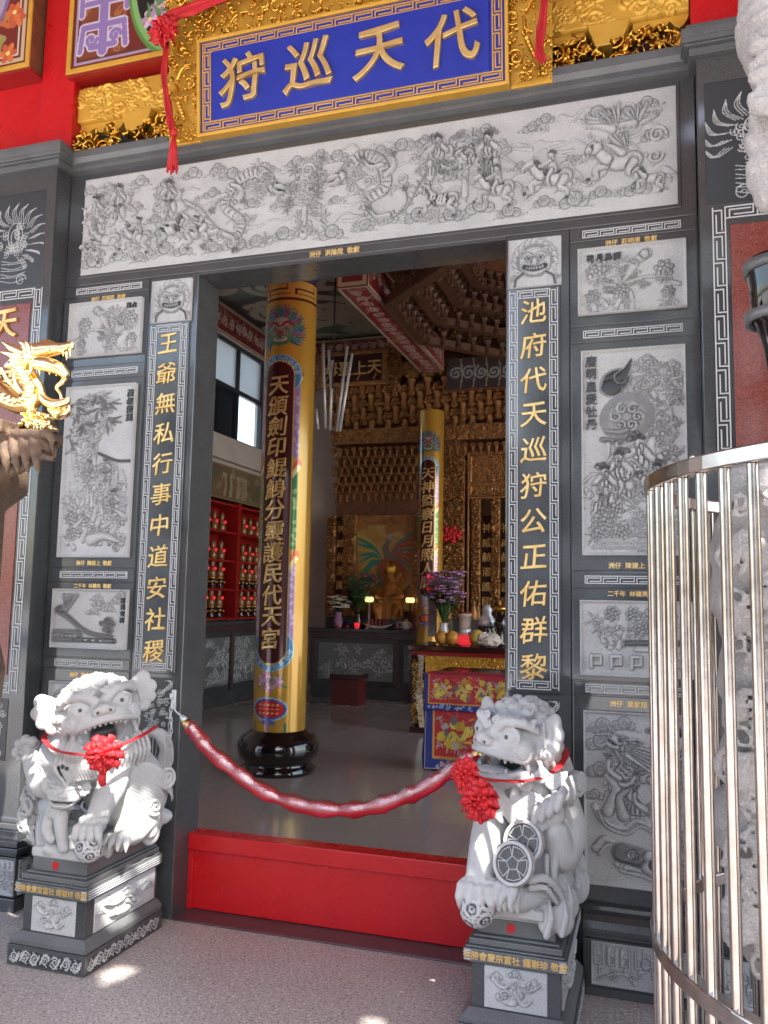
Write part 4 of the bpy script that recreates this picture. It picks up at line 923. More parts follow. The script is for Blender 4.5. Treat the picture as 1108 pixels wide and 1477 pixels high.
def p_shou(p):
    w = p.w
    for m, c in ((.02, (.35, .28, .4)), (.05, (.10, .03, .02))): p.frame(m, .02, c)
    p.rect(.06, w*.44, .06, .98, (.20, .05, .025))
    for i in range(26): p.curl(p.g.uniform(.08, w*.42), p.g.uniform(.08, .96), p.g.uniform(.03, .05), (.34, .12, .05), 1.4, 6*p.g.random(), r=.008)
    c = w*.25; pu = (.26, .17, .40); li_ = (.55, .50, .62)
    for col, e in ((li_, .012), (pu, 0)):
        p.stroke([(c, .95), (c, .1)], .035+e, col)
        for y, hw in ((.85, .17), (.66, .12), (.48, .15), (.3, .17), (.14, .1)): p.stroke([(c-hw, y), (c+hw, y)], .022+e, col)
        for d in (1, -1):
            p.stroke([(c+d*.17, .85), (c+d*.17, .68)], .02+e, col, n=1); p.stroke([(c+d*.17, .3), (c+d*.19, .12)], .02+e, col); p.stroke([(c+d*.19, .56), (c+d*.19, .40)], .02+e, col)
            p.curl(c+d*.1, .2, .05, col, 1.2, d=d, r=.015+e); p.curl(c+d*.13, .75, .05, col, 1.2, d=d, r=.013+e)
    x0 = w*.47
    p.blob(w*.86, .55, w*.42, .62, green); p.blob(w*.86, .55, w*.40, .585, (.22, .42, .14)); p.blob(w*.86, .55, w*.36, .53, (.012, .010, .012))
    for i in range(5): p.flower(w*p.g.uniform(.62, .9), p.g.uniform(.2, .5), .07, (.45, .25, .42), (.62, .45, .58))
    for i in range(16): p.leaf(w*.8, .62, p.g.uniform(.1, 3.), p.g.uniform(.15, .3), (.35, .42, .22), .09)
    for i in range(8): p.leaf(w*.66, .5, p.g.uniform(1., 2.6), .2, (.55, .5, .48), .05)
    for i in range(10): p.leaf(w*p.g.uniform(.6, .95), p.g.uniform(.15, .4), p.g.uniform(0, 3), .1, (.12, .26, .1), .2)
def p_medal(p):
    w = p.w; p.frame(.02, .03, (.50, .40, .26)); p.frame(.07, .015, (.55, .5, .42))
    for i in range(40): p.leaf(w*p.g.uniform(.1, .95), p.g.uniform(.1, .9), 6.28*p.g.random(), .12, ((.5, .14, .05), (.16, .22, .3), (.3, .25, .08))[i % 3], .2)
    for i in range(9): p.flower(w*p.g.uniform(.6, .95), p.g.uniform(.1, .9), .08, (.6, .16, .05), (.5, .1, .04))
    p.blob(w*.35, .6, .52, .46, (.2, .13, .26)); p.blob(w*.35, .6, .485, .425, (.38, .3, .44)); p.blob(w*.35, .6, .45, .39, (.33, .33, .26))
    for i in range(12): p.leaf(w*p.g.uniform(.1, .5), p.g.uniform(.35, .8), p.g.uniform(.5, 2.5), .2, (.42, .44, .38), .12)
panel_box('painted panel with a purple longevity emblem and flowers, beside the name board', -3.19, -2.30, 4.585, 5.42, -.06, p_shou)
panel_box('painted panel with a scalloped landscape medallion and orange flowers on the red beam', -4.35, -3.42, 4.66, 5.5, -.10, p_medal)
panel_box('dark painted panel above the gilt bracket on the dragon column side', -.48, .20, 4.56, 5.3, -.02, p_medal)
def bracket(label, x0, x1, seed):
    t = thing('gilt_bracket', label, 'gilt bracket', ((x0+x1)/2, .05, 4.12)); w = x1-x0
    MB().box(x0, x1, .10, .199, 4.121, 4.60).build('backing', 'black_iron', t)
    r = goldwork(w, .20, seed, .5); H0 = r.H.copy(); r.H = np.maximum(.45+.0*r.H, .45+.5*r.H*(r.H > .05))
    r.build('carved_beam', (x0, .03, 4.34), XR, ZU, .03, t, 'gold_paint', back=.10)
    cx = (x0+x1)/2
    mb = MB(); mb.prism([(cx-.10, .0, 4.338), (cx+.10, .0, 4.338), (cx+.06, .0, 4.22), (cx-.06, .0, 4.22)], (0, .12, 0)); mb.build('bearing_block', 'gold_paint', t, bevel=.006)
    for a, b in ((x0+.01, cx-.02), (cx+.02, x1-.01)):
        r = goldwork(b-a, .16, seed+3+int(a*7), 1.2); yy = np.linspace(0, 1, r.ny)[:, None]; xx = np.linspace(0, 1, r.nx)[None, :]
        r.H *= (yy < .55+.35*np.sin(xx*3.1416*1.0+.4*np.sin(xx*9))); r.build('scroll', (a, -.005, 4.121), XR, ZU, .05, t, 'gold_leaf', cut=.12, thick=.05)
    for a, b in ((x0, cx-.11), (cx+.11, x1)):
        P = [(x, .05, 4.338) for x in (a, b)]+[(b-(b-a)*q, .05, 4.338-.05*abs(math.sin(q*9))-.015) for q in np.linspace(0, 1, 13)]
        MB().prism(P, (0, .05, 0)).build('apron', 'gold_paint', t, bevel=.003)
    return t
bracket('gilt bracket on the cornice under the purple longevity panel', -3.16, -2.34, 21)
bracket('gilt bracket on the cornice beside the red post of the dragon column', -.52, .20, 22)
# ================================================================== guardian lions on carved pedestals
def frame_of(f, roll=0.):
    f = Vector(f).normalized(); u = Vector((0, 0, 1)); s = u.cross(f); s.normalize(); u = f.cross(s)      # s: viewer's right when the face looks at the viewer
    if roll: q = Matrix.Rotation(roll, 3, f); s = q @ s; u = q @ u
    return np.array([s[:], f[:], u[:]]).T
def lion_head(S_, c, f, k=1., roll=0., seed=0, jaw=1., teeth=True):
    M = frame_of(f, roll); c = np.array(c); g = np.random.default_rng(seed)
    L = lambda a, b, d: c+M@(np.array([a, b, d])*k)
    D = lambda a, b, d: M@np.array([a, b, d])
    E = lambda p, r, kk=.015, sub=False, rot=True: S_.ell(L(*p), np.array(r)*k, Matrix(M.tolist()) if rot else None, kk, sub)
    C = lambda P, r, r2=None, kk=.008, sub=False, n=4: S_.chain([L(*p) for p in P], r*k if np.isscalar(r) else [q*k for q in r], None if r2 is None else r2*k, kk, sub, n)
    E((0, 0, .0), (.155, .145, .135), .03); E((0, .07, -.02), (.135, .10, .095), .03)
    # mane of tight curls over crown and back
    n = 96
    for i in range(n):
        z = 1-1.45*(i+.5)/n; a = i*2.39996; rr = math.sqrt(max(0, 1-z*z)); d = np.array([rr*math.cos(a), rr*math.sin(a), z])
        if d[1] > .38 and d[2] < .72: continue
        p = d*np.array([.165, .155, .148]); p = p*.965; S_.ell(L(*p), .029*k, None, .008); S_.spiral(L(*(p*1.13)), M@d, .024*k, .0072*k, 1.6, i, 1 if i % 2 else -1, .003, dome=.5)
    # brow, eyes
    for s in (1, -1):
        C([(s*.025, .165, .05), (s*.075, .165, .082), (s*.125, .125, .082), (s*.16, .07, .06)], .024, .016, .010)
        for q in range(5): a = q/4; S_.spiral(L(s*(.03+.125*a), .176-.085*a*a, .09-.008*a), D(s*.3*a, 1, .45), .020*k, .0065*k, 1.5, q, s, .003)
        E((s*.088, .140, .028), (.043, .036, .036), .006); 
        S_.chain([L(s*.088+.045*math.cos(t), .158-.014*abs(math.cos(t)), .028+.035*math.sin(t)) for t in np.linspace(0, 6.284, 17)], .0055*k, None, .003)
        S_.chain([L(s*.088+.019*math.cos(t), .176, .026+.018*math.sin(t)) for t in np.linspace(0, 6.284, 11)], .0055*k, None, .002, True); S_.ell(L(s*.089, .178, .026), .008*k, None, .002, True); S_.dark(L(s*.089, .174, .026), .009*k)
        E((s*.12, .10, -.025), (.048, .05, .045), .015); S_.spiral(L(s*.142, .128, -.03), D(s*.8, .7, 0), .035*k, .008*k, 1.8, 1, s, .003)
        for q in range(3): C([(s*.09, .16-.01*q, -.005-.012*q), (s*.12, .145-.008*q, .0-.014*q), (s*.145, .11, .004-.014*q)], .0045, kk=.003)
    # muzzle and nose
    E((0, .145, -.012), (.105, .072, .042), .022); E((0, .17, .018), (.034, .055, .026), .015)
    E((0, .222, .008), (.032, .022, .024), .012)
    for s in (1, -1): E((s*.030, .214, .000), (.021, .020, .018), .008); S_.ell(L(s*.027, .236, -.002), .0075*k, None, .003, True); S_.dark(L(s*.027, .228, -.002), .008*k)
    # mouth
    E((0, .150, -.050-.030*jaw), (.116, .105, .038*jaw), .008, True)
    E((0, .105, -.125*jaw), (.112, .095, .030), .015); S_.dark(L(0, .06, -.055-.03*jaw), .06*k)  # mouth hollow painted dark in place of its shadow
    arc = lambda w, y, z, dz, n=9: [(w*math.sin(t), y-.13*(1-math.cos(t))*.9, z+dz*(1-math.cos(t))) for t in np.linspace(-1.35, 1.35, n)]
    C(arc(.128, .215, -.038, -.030), .0135, kk=.006); C(arc(.128, .212, -.020, -.024), .007, kk=.004)
    C(arc(.124, .200, -.118*jaw, .042), .0135, kk=.006)
    E((0, .15, -.098*jaw), (.056, .072, .016), .005); C([(0, .09, -.088*jaw), (0, .2, -.086*jaw)], .003, sub=True, kk=.002); 
    for s in (1, -1): C([(s*.122, .112, -.05), (s*.136, .085, -.082*jaw), (s*.118, .10, -.11*jaw)], .012, kk=.006)
    if teeth:
        for t in np.linspace(-1.0, 1.0, 11):
            p = (.116*math.sin(t), .202-.13*(1-math.cos(t))*.9, -.052-.028*(1-math.cos(t))); fang = abs(abs(t)-.8) < .12
            S_.ell(L(*p), np.array([.0085, .008, .020 if fang else .011])*k, Matrix(M.tolist()), .002)
        for t in (-.78, .78): p = (.112*math.sin(t), .19-.13*(1-math.cos(t))*.9, -.098*jaw); S_.ell(L(*p), np.array([.009, .009, .02])*k, Matrix(M.tolist()), .003)
    # ears
    for s in (1, -1):
        e = lambda a, b, d: (s*a, b, d)
        E(e(.165, .01, .045), (.028, .03, .05), .02); E(e(.205, .02, .055), (.052, .022, .066), .012)
        for q, (a, d, r) in enumerate(((.222, .10, .034), (.245, .055, .032), (.232, .012, .032), (.20, -.022, .030))): E(e(a, .015, d), (r, .02, r), .006)
        E(e(.206, .052, .055), (.036, .022, .05), .008, True); C([e(.175, .045, .09), e(.185, .048, .05), e(.19, .045, .0)], .007, kk=.004)
        for q in range(3): C([e(.13, .05-.03*q, -.04), e(.16, .04-.04*q, -.075), e(.15, .03-.04*q, -.12)], [.014, .012, .004], kk=.005)
    # beard
    for i, a in enumerate(np.linspace(-1, 1, 9)): C([(a*.10, .14-.05*a*a, -.14*jaw), (a*.115, .12-.05*a*a, -.165), (a*.10+.015, .10-.05*a*a, -.195)], [.016, .014, .005], kk=.006)
    return L
def paw(S_, c, fwd, up, k=1., spread=.3, curl_=.8, n=4):
    """broad paw: pad and four knuckled toes with claws, reaching along fwd and bending towards -up"""
    f = Vector(fwd).normalized(); u = Vector(up).normalized(); s = f.cross(u).normalized(); u = s.cross(f); c = Vector(c)
    S_.ell(c[:], (.042*k, .042*k, .036*k), None, .015)
    for i in range(n):
        t = (i-(n-1)/2); a = t*spread; d = f*math.cos(a)+s*math.sin(a); b = c+s*t*.021*k
        P = [b+u*.012*k, b+d*.032*k+u*.018*k, b+d*.054*k-u*.004*k*curl_, b+d*.060*k-u*.026*k*curl_]
        S_.chain([p[:] for p in P], [.016*k, .0175*k, .0145*k, .008*k], None, .004); S_.ell((b+d*.036*k+u*.02*k)[:], .016*k, None, .004)
        S_.chain([(b+d*.06*k-u*.02*k*curl_)[:], (b+d*.064*k-u*.04*k*curl_)[:]], .007*k, .003*k, .002)
def strands(S_, a0, a1, b0, b1, n, r, bend, k=.004, g=None):
    """sheaf of hair locks from edge a0-a1 to edge b0-b1"""
    a0, a1, b0, b1, bend = (np.array(q, float) for q in (a0, a1, b0, b1, bend))
    for i in range(n):
        t = i/(n-1); p, q = a0+(a1-a0)*t, b0+(b1-b0)*t; S_.chain([p, (p+q)/2+bend, q], [r*.5, r*.62, r*.3], None, .002, False, 4)
def rockwork(S_, x0, x1, y0, y1, z0, z1, n, seed, r=.035):
    g = np.random.default_rng(seed)
    for i in range(n): S_.ell((g.uniform(x0, x1), g.uniform(y0, y1), g.uniform(z0, z1)), (r*g.uniform(.6, 1.3), r*g.uniform(.6, 1.3), r*g.uniform(.6, 1.4)), None, .008)
def openwork_ball(c, r, parent):
    V, F = [], []; nu, nv = 64, 40; ph = (1+5**.5)/2; ico = []
    for a in (1, -1):
        for b in (ph, -ph): ico += [(0, a, b), (a, b, 0), (b, 0, a)]
    ico = np.array(ico)/np.linalg.norm(ico[0]); q = np.array(frame_of((.3, -.8, .5), .4)); ico = ico@q.T
    K = []
    for j in range(nv+1):
        for i in range(nu):
            d = np.array([math.sin(math.pi*j/nv)*math.cos(6.2832*i/nu), math.sin(math.pi*j/nv)*math.sin(6.2832*i/nu), math.cos(math.pi*j/nv)])
            an = np.sort(np.arccos(np.clip(ico@d, -1, 1))); e = an[1]-an[0]; m = an[0]
            hole = m < .10 or (.20 < m < .34 and e > .12); K.append(1. if hole or (e < .045) else 0.); V.append(np.array(c)+d*r*(1-.06*(K[-1] > .5)))
    F = [(j*nu+i, (j+1)*nu+i, (j+1)*nu+(i+1) % nu, j*nu+(i+1) % nu) for j in range(nv) for i in range(nu)]
    return mesh_np('openwork_ball', np.array(V), F, 'statue_stone', parent, True, polish=K)

def pedestal(cx, label, txt):
    t = thing('lion_pedestal', label, 'pedestal', (cx, -.34, 0)); yb = -.098
    def ring(name, h, yf, z0, z1, m='honed_granite', mbx=None):
        b = mbx or MB(); b.box(cx-h, cx+h, yf, yb, z0, z1); return b
    ring('', .20, -.68, 0, .086).build('base', 'dark_granite', t, bevel=.003)
    mb = MB(); ring('', .195, -.675, .0875, .11, mbx=mb); 
    A = [(cx-.195, -.675, .11), (cx+.195, -.675, .11), (cx+.195, yb, .11), (cx-.195, yb, .11)]; B = [(cx-.168, -.648, .135), (cx+.168, -.648, .135), (cx+.168, yb, .135), (cx-.168, yb, .135)]
    mb.hexa(A, B); mb.build('base_slope', 'honed_granite', t, bevel=.002)
    dad_ = ring('', .160, -.640, .136, .288).build('dado', 'dark_granite', t, bevel=.002)
    mb = MB()
    for h, yf, z0, z1 in ((.170, -.652, .289, .300), (.186, -.672, .301, .345), (.178, -.664, .346, .353), (.168, -.654, .354, .376), (.156, -.640, .377, .386)): ring('', h, yf, z0, z1, mbx=mb)
    cor_ = mb.build('cornice', 'honed_granite', t, bevel=.003)
    ring('', .141, -.622, .387, .441).build('neck', 'honed_granite', t, bevel=.002)
    def cloudp(r):
        w = r.w
        for x, y in ((.2, .75), (.8, .7), (.5, .85)): r.cloud(x*w, y, .09)
        r.stroke([(.15*w, .7), (.3*w, .55), (.5*w, .62), (.7*w, .5), (.88*w, .7)], .06, .8, r2=.02); r.stroke([(.25*w, .3), (.45*w, .2), (.6*w, .4), (.52*w, .6)], .09, .9, r2=.04)
        r.stroke([(.5*w, .45), (.62*w, .2), (.75*w, .3)], .06, .8, r2=.02); r.curl(.33*w, .36, .13, 1.4); r.curl(.7*w, .62, .1, 1.4, d=-1); r.spray(.5*w, .55, .2, 7, .3, 2.8)
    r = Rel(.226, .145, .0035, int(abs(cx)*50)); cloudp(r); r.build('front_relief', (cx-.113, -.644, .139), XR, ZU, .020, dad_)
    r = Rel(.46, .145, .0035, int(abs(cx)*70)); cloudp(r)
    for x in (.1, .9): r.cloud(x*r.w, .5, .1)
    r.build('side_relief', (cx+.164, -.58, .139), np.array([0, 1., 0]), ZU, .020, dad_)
    def scroll(r):
        r.K[:] = 1.; n = int(r.w/.8)
        for i in range(n):
            c = (i+.5)*r.w/n; d = 1 if i % 2 else -1; r.curl(c, .5, .36, 1.7, i*2.2, d, r=.05, h=.3, groove=0)
            r.stroke([(c-d*.4, .2 if d > 0 else .8), (c, .9 if d > 0 else .1), (c+d*.42, .75 if d > 0 else .25)], .045, .3, groove=0)
            for q in range(4): r.leaf(c+.3*math.cos(q*1.6), .5+.3*math.sin(q*1.6), q*1.6+.8, .2, .3, .3, groove=0)
    r = Rel(.37, .06, .0028, 4); scroll(r); r.build('scroll_band', (cx-.185, -.682, .012), XR, ZU, .003, t, back=.004)
    r = Rel(.53, .06, .0028, 5); scroll(r); r.build('scroll_band', (cx+.202, -.66, .012), np.array([0, 1., 0]), ZU, .003, t, back=.004)
    put_text('donor_inscription', [(txt, 0, 0, .030)], 'gold_letter', cor_, (cx, -.673, .323), XR, ZU, dict(depth=.002, bold=.02, res=2))
    for d in (-1, 1):
        mb = MB()
        for k in range(4): mb.box(cx+d*.170-.012, cx+d*.170+.012, -.674, -.6715, .306+k*.010, .310+k*.010)
        mb.build('engraved_lines', 'line_stone', t)
    mb = MB()
    for k in range(4): mb.box(cx+.1855, cx+.188, -.66, -.12, .306+k*.010, .310+k*.010)
    mb.build('engraved_lines', 'line_stone', t)
    mb = MB(); P = [(cx-.02+.016*math.cos(a), -.6225, .414+.017*math.sin(a)) for a in np.linspace(0, 6.28, 20, endpoint=False)]; mb.prism(P, (0, -.002, 0)); mb.build('red_seal', 'red_paint', t)
    return t
pedestal(-2.49, 'carved granite pedestal carrying the stone lion with the cub', '方聯會慶宮富社 鍾聯珍 敬獻')
pedestal(-.49, 'carved granite pedestal carrying the stone lion with the two coins', '有勝會慶宗富社 鍾聯珍 敬獻')

# ---- the lion with the cub
la = thing('stone_lion', 'white stone guardian lion with a cub under its raised paw and its mouth wide open', 'stone lion', (-2.49, -.34, .441))
s = Sdf((-2.92, -.82, .40), (-2.08, .0, 1.30), .0042)
s.box((-2.49, -.345, .463), (.150, .285, .022), None, .012, .01); rockwork(s, -2.62, -2.35, -.60, -.08, .465, .485, 26, 1, .04)
rockwork(s, -2.34, -2.27, -.40, -.09, .47, .56, 16, 2, .045); rockwork(s, -2.70, -2.60, -.55, -.3, .45, .52, 14, 4, .045)
s.chain([(-2.46, -.44, .98), (-2.45, -.40, .85), (-2.41, -.29, .70)], [.15, .165, .185], None, .03)
s.ell((-2.36, -.235, .655), (.125, .16, .15), None, .03); s.ell((-2.315, -.29, .60), (.075, .125, .105), None, .02)       # rump, thigh
s.chain([(-2.29, -.26, .56), (-2.28, -.36, .515), (-2.29, -.46, .505)], [.06, .045, .035], None, .015); paw(s, (-2.29, -.47, .505), (.1, -1, 0), (0, 0, 1), 1.0)
for i in range(9): a = i/8; s.chain([(-2.27+.02*a, -.40+.05*a, .84-.10*a), (-2.225+.01*a, -.30+.05*a, .80-.10*a), (-2.22, -.21+.04*a, .73-.09*a), (-2.24, -.14, .66-.05*a)], .009, .004, .004, False, 4)
s.spiral((-2.225, -.22, .74), (1, -.3, .2), .055, .011, 2., 0, 1, .004); s.spiral((-2.23, -.30, .62), (1, -.4, .1), .04, .010, 1.6, 2, -1, .004)
s.chain([(-2.36, -.10, .66), (-2.33, -.06, .80), (-2.34, -.09, .90), (-2.40, -.13, .93)], [.04, .034, .034, .02], None, .01, False, 5)
for i in range(5): s.chain([(-2.335+.012*i-.02, -.085, .70), (-2.305+.012*i-.02, -.085, .82), (-2.32+.012*i-.02, -.11, .91)], .008, .005, .003, False, 4)
# chest ruff: long locks from the neck
for (a0, a1, b0, b1, n, bd) in (((-2.66, -.50, .98), (-2.50, -.62, .94), (-2.60, -.585, .76), (-2.44, -.66, .76), 12, (-.02, -.05, .0)), ((-2.50, -.62, .94), (-2.30, -.60, .93), (-2.44, -.655, .78), (-2.33, -.60, .80), 11, (.0, -.04, 0)),
    ((-2.30, -.58, .94), (-2.24, -.40, .98), (-2.30, -.56, .80), (-2.24, -.38, .84), 9, (.035, -.02, 0)), ((-2.66, -.48, 1.0), (-2.62, -.30, 1.0), (-2.60, -.46, .78), (-2.58, -.28, .76), 8, (-.05, 0, 0))): strands(s, a0, a1, b0, b1, n, .017, bd)
s.ell((-2.47, -.53, .86), (.12, .10, .12), None, .02)
# standing foreleg on the ball
s.chain([(-2.345, -.47, .87), (-2.315, -.52, .76), (-2.310, -.59, .68), (-2.305, -.635, .62)], [.085, .066, .052, .048], None, .02, False, 5)
for i in range(5): z = .60+.016*i; s.ell((-2.345+.022*i, -.672+.006*i, .635), (.017, .016, .016), None, .004)
paw(s, (-2.305, -.655, .608), (.15, -1, -.55), (0, -.4, 1), 1.12, .22, 1.0)
for i in range(7): a = i/6; s.ell((-2.36+.11*a, -.64-.035*math.sin(3.1*a), .636), .014, None, .004)
# raised foreleg with spread paw
s.chain([(-2.55, -.50, .86), (-2.60, -.585, .745), (-2.69, -.56, .79), (-2.745, -.52, .855)], [.08, .062, .050, .05], None, .02, False, 5)
for i in range(6): s.chain([(-2.59+.012*i, -.62, .73+.01*i), (-2.66+.01*i, -.615, .79+.012*i), (-2.71+.004*i, -.58, .85+.008*i)], .007, .004, .003)
s.ell((-2.755, -.525, .87), (.058, .045, .06), None, .01)
for i, (dx, dz) in enumerate(((-.045, .035), (-.012, .055), (.028, .05), (-.058, -.005))): s.ell((-2.755+dx, -.555, .87+dz), (.023, .022, .025), None, .005)
for dx, dz in ((-.03, -.02), (.0, -.025), (-.015, .008)): s.ell((-2.755+dx, -.572, .865+dz), (.014, .010, .014), None, .003)
# cub
s.chain([(-2.52, -.585, .70), (-2.585, -.53, .64), (-2.66, -.47, .625)], [.058, .062, .068], None, .015); lion_head(s, (-2.485, -.615, .735), (.45, -.85, -.1), .40, -.1, 3, teeth=False)
s.chain([(-2.50, -.62, .66), (-2.475, -.645, .58), (-2.455, -.645, .50)], [.034, .028, .022], None, .01, False, 4); s.chain([(-2.545, -.60, .66), (-2.555, -.635, .58), (-2.52, -.65, .535)], [.032, .026, .022], None, .01, False, 4)
s.chain([(-2.65, -.49, .60), (-2.645, -.55, .53), (-2.62, -.58, .485)], [.045, .034, .026], None, .01)
for i in range(9): s.spiral((-2.50+.02*(i % 3)-.012*i/3, -.655, .68-.02*(i//3)), (0, -1, 0), .016, .006, 1.3, i, 1, .003)
# flames of the cub's tail and rockwork at the outer side
for i, (x, z, rx, rz) in enumerate(((-2.735, .70, .05, .055), (-2.77, .625, .06, .06), (-2.79, .545, .055, .06), (-2.745, .49, .07, .05), (-2.70, .56, .06, .07), (-2.68, .475, .07, .05), (-2.71, .75, .03, .05))):
    s.ell((x, -.47+.01*i, z), (rx, .05, rz), None, .008); s.spiral((x, -.525+.01*i, z), (-.2, -1, .1), min(rx, rz)*.8, .009, 1.5, i, 1 if i % 2 else -1, .003)
    s.chain([(x+.02, -.53+.01*i, z-.03), (x-.02, -.53+.01*i, z+.03), (x-.04, -.50+.01*i, z+.075)], [.016, .014, .005], None, .004)
# bell on the chest
s.ell((-2.455, -.655, .855), (.030, .022, .030), None, .004)
for t in np.linspace(0, 6.28, 14): s.chain([(-2.455+.022*math.cos(t), -.678, .855+.022*math.sin(t))]*2, .003, None, .002)
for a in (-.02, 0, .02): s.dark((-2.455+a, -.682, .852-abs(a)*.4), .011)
lion_head(s, (-2.455, -.46, 1.062), (.68, -.73, .13), 1.02, .22, 1, jaw=1.5)
s.groove((-2.50, -.60, .88), (.17, .12, .12), (1, -.2, .5)); s.groove((-2.26, -.34, .72), (.10, .18, .13), (.2, .5, 1.)); s.groove((-2.33, -.09, .82), .13, (1, .3, 0)); s.groove((-2.28, -.42, .90), (.1, .16, .12), (.3, 1, .4)); s.groove((-2.74, -.5, .60), (.12, .12, .2), (1, 0, .4), .016); s.groove((-2.62, -.58, .78), .08, (1, .2, -.8))
s.build('body', 'statue_stone', la); openwork_ball((-2.303, -.675, .525), .060, la)

# ---- the lion with the coins
lb = thing('stone_lion', 'white stone guardian lion resting a paw on a ball, two dark coins on its chest', 'stone lion', (-.49, -.34, .441))
s = Sdf((-.86, -.92, .40), (-.10, .0, 1.32), .0042)
s.box((-.49, -.345, .463), (.150, .285, .022), None, .012, .01); rockwork(s, -.60, -.37, -.60, -.08, .465, .485, 24, 11, .038); rockwork(s, -.36, -.30, -.55, -.09, .46, .56, 18, 12, .045)
s.chain([(-.47, -.46, .98), (-.455, -.44, .82), (-.42, -.32, .66)], [.15, .155, .17], None, .03); s.ell((-.40, -.26, .62), (.13, .16, .15), None, .03); s.ell((-.45, -.545, .90), (.13, .115, .12), None, .02)
# foreleg down to the ball
s.chain([(-.555, -.52, .87), (-.592, -.60, .755), (-.606, -.67, .655), (-.610, -.70, .60)], [.082, .066, .056, .052], None, .02, False, 5); s.ell((-.575, -.59, .85), (.062, .06, .055), None, .012)
paw(s, (-.608, -.715, .585), (-.1, -1, -.55), (0, -.4, 1), 1.22, .2, 1.0)
for i in range(5): s.ell((-.655+.024*i, -.745, .60+.004*(i % 2)), (.016, .015, .017), None, .004)
# raised foreleg, paw turned forward
s.chain([(-.345, -.48, .88), (-.285, -.54, .77), (-.30, -.60, .70), (-.33, -.64, .78)], [.085, .075, .07, .055], None, .02, False, 5); s.ell((-.295, -.57, .72), (.055, .06, .065), None, .015)
s.ell((-.345, -.665, .845), (.062, .04, .05), None, .01)
for i in range(4):
    x = -.395+.033*i; z = .855+.020*i
    s.chain([(x+.012, -.675, z+.02), (x, -.715, z+.005), (x-.012, -.72, z-.035), (x-.016, -.705, z-.055)], [.018, .0185, .016, .007], None, .004, False, 3)
for i in range(5): s.chain([(-.36+.018*i, -.66, .79), (-.35+.017*i, -.655, .72), (-.335+.012*i, -.65, .66)], [.012, .013, .006], None, .004)
# mane locks with curled ends across neck and chest
for (c, N, R0, a, d) in (((-.26, -.50, .93), (.9, -.4, 0), .05, 0, 1),):
    s.ell(c, R0*.85, None, .012); s.spiral((c[0]+.02*N[0], c[1]+.03*N[1], c[2]), N, R0, .0105, 2., a, d, .004)
for (a0, a1, b0, b1, n, bd) in (((-.35, -.64, .95), (-.27, -.57, .96), (-.34, -.64, .86), (-.265, -.56, .85), 8, (.015, -.03, 0)), ((-.33, -.55, .98), (-.31, -.30, .98), (-.30, -.5, .80), (-.29, -.3, .78), 12, (.02, 0, 0)), ((-.60, -.55, .98), (-.56, -.3, 1.), (-.585, -.5, .8), (-.56, -.3, .8), 7, (-.04, 0, 0))): strands(s, a0, a1, b0, b1, n, .015, bd)
Q = lambda *p: [PY(x, y_, -.665) for x, y_ in p]
s.lock(Q((728, 1123), (718, 1142), (730, 1165), (742, 1190)), curl_=.030, across=(1, 0, .2)); s.lock(Q((760, 1126), (760, 1146), (776, 1158), (792, 1158)), curl_=.030, across=(.4, 0, 1)); s.lock(Q((786, 1116), (800, 1128), (814, 1126), (828, 1118)), curl_=.028, across=(0, 0, 1)); s.lock(Q((740, 1140), (748, 1165), (765, 1180), (782, 1178)), n=5, across=(.3, 0, 1)); s.lock(Q((712, 1130), (708, 1150), (716, 1172), (724, 1186)), n=3, across=(1, 0, 0))
# sash ribbons from the paw to the coins and down over the knee
for (P, r) in (([(-.36, -.68, .83), (-.41, -.72, .80), (-.45, -.73, .755)], .014), ([(-.345, -.68, .82), (-.39, -.72, .785), (-.43, -.735, .74)], .012), ([(-.33, -.66, .70), (-.33, -.67, .62), (-.30, -.64, .55)], .018), ([(-.36, -.68, .70), (-.355, -.69, .63), (-.32, -.66, .57)], .012), ([(-.42, -.74, .63), (-.36, -.72, .635), (-.31, -.67, .58), (-.29, -.62, .50)], .016), ([(-.42, -.73, .60), (-.36, -.71, .60), (-.32, -.67, .54)], .013)): s.chain(P, r, r*.6, .005, False, 5)
# crossed hind foot and knee
s.ell((-.36, -.50, .585), (.10, .13, .105), None, .02); s.chain([(-.335, -.58, .575), (-.41, -.66, .560), (-.48, -.715, .545)], [.062, .046, .042], None, .015); paw(s, (-.505, -.725, .575), (-.4, -.8, .15), (0, -.1, 1), 1.05, .25, .9)
for i in range(4): s.chain([(-.53+.022*i, -.735, .60), (-.535+.022*i, -.765, .57), (-.53+.022*i, -.76, .525)], [.016, .017, .008], None, .004)
s.box((-.47, -.66, .497), (.10, .045, .018), None, .008, .006)
for i, (x, y, z, q) in enumerate(((-.285, -.60, .52, .05), (-.30, -.64, .48, .05), (-.265, -.5, .55, .055), (-.27, -.38, .52, .06), (-.27, -.45, .62, .05), (-.36, -.66, .475, .045))):
    s.ell((x, y, z), (q, q*.8, q*1.2), None, .008); s.chain([(x, y-.03, z-.04), (x+.02, y-.04, z+.02), (x+.01, y-.03, z+.075)], [.016, .014, .004], None, .004)
lion_head(s, (-.478, -.53, 1.085), (-.63, -.77, .03), .93, -.05, 2, jaw=1.2)
s.groove((-.31, -.62, .70), (.09, .1, .10), (1, .2, .1)); s.groove((-.36, -.68, .60), (.10, .1, .08), (.3, 0, 1.)); s.groove((-.28, -.5, .60), (.1, .2, .15), (.6, .3, .7), .016); s.groove((-.27, -.45, .86), (.1, .15, .14), (0, .6, 1.)); s.groove((-.58, -.55, .87), (.08, .1, .1), (.5, -.4, .6))
s.build('body', 'statue_stone', lb, warp=lambda V: np.c_[np.where(V[:, 0] > -.44, -.44+(V[:, 0]+.44)*.84, V[:, 0]), V[:, 1:]]); openwork_ball((-.612, -.735, .508), .064, lb)
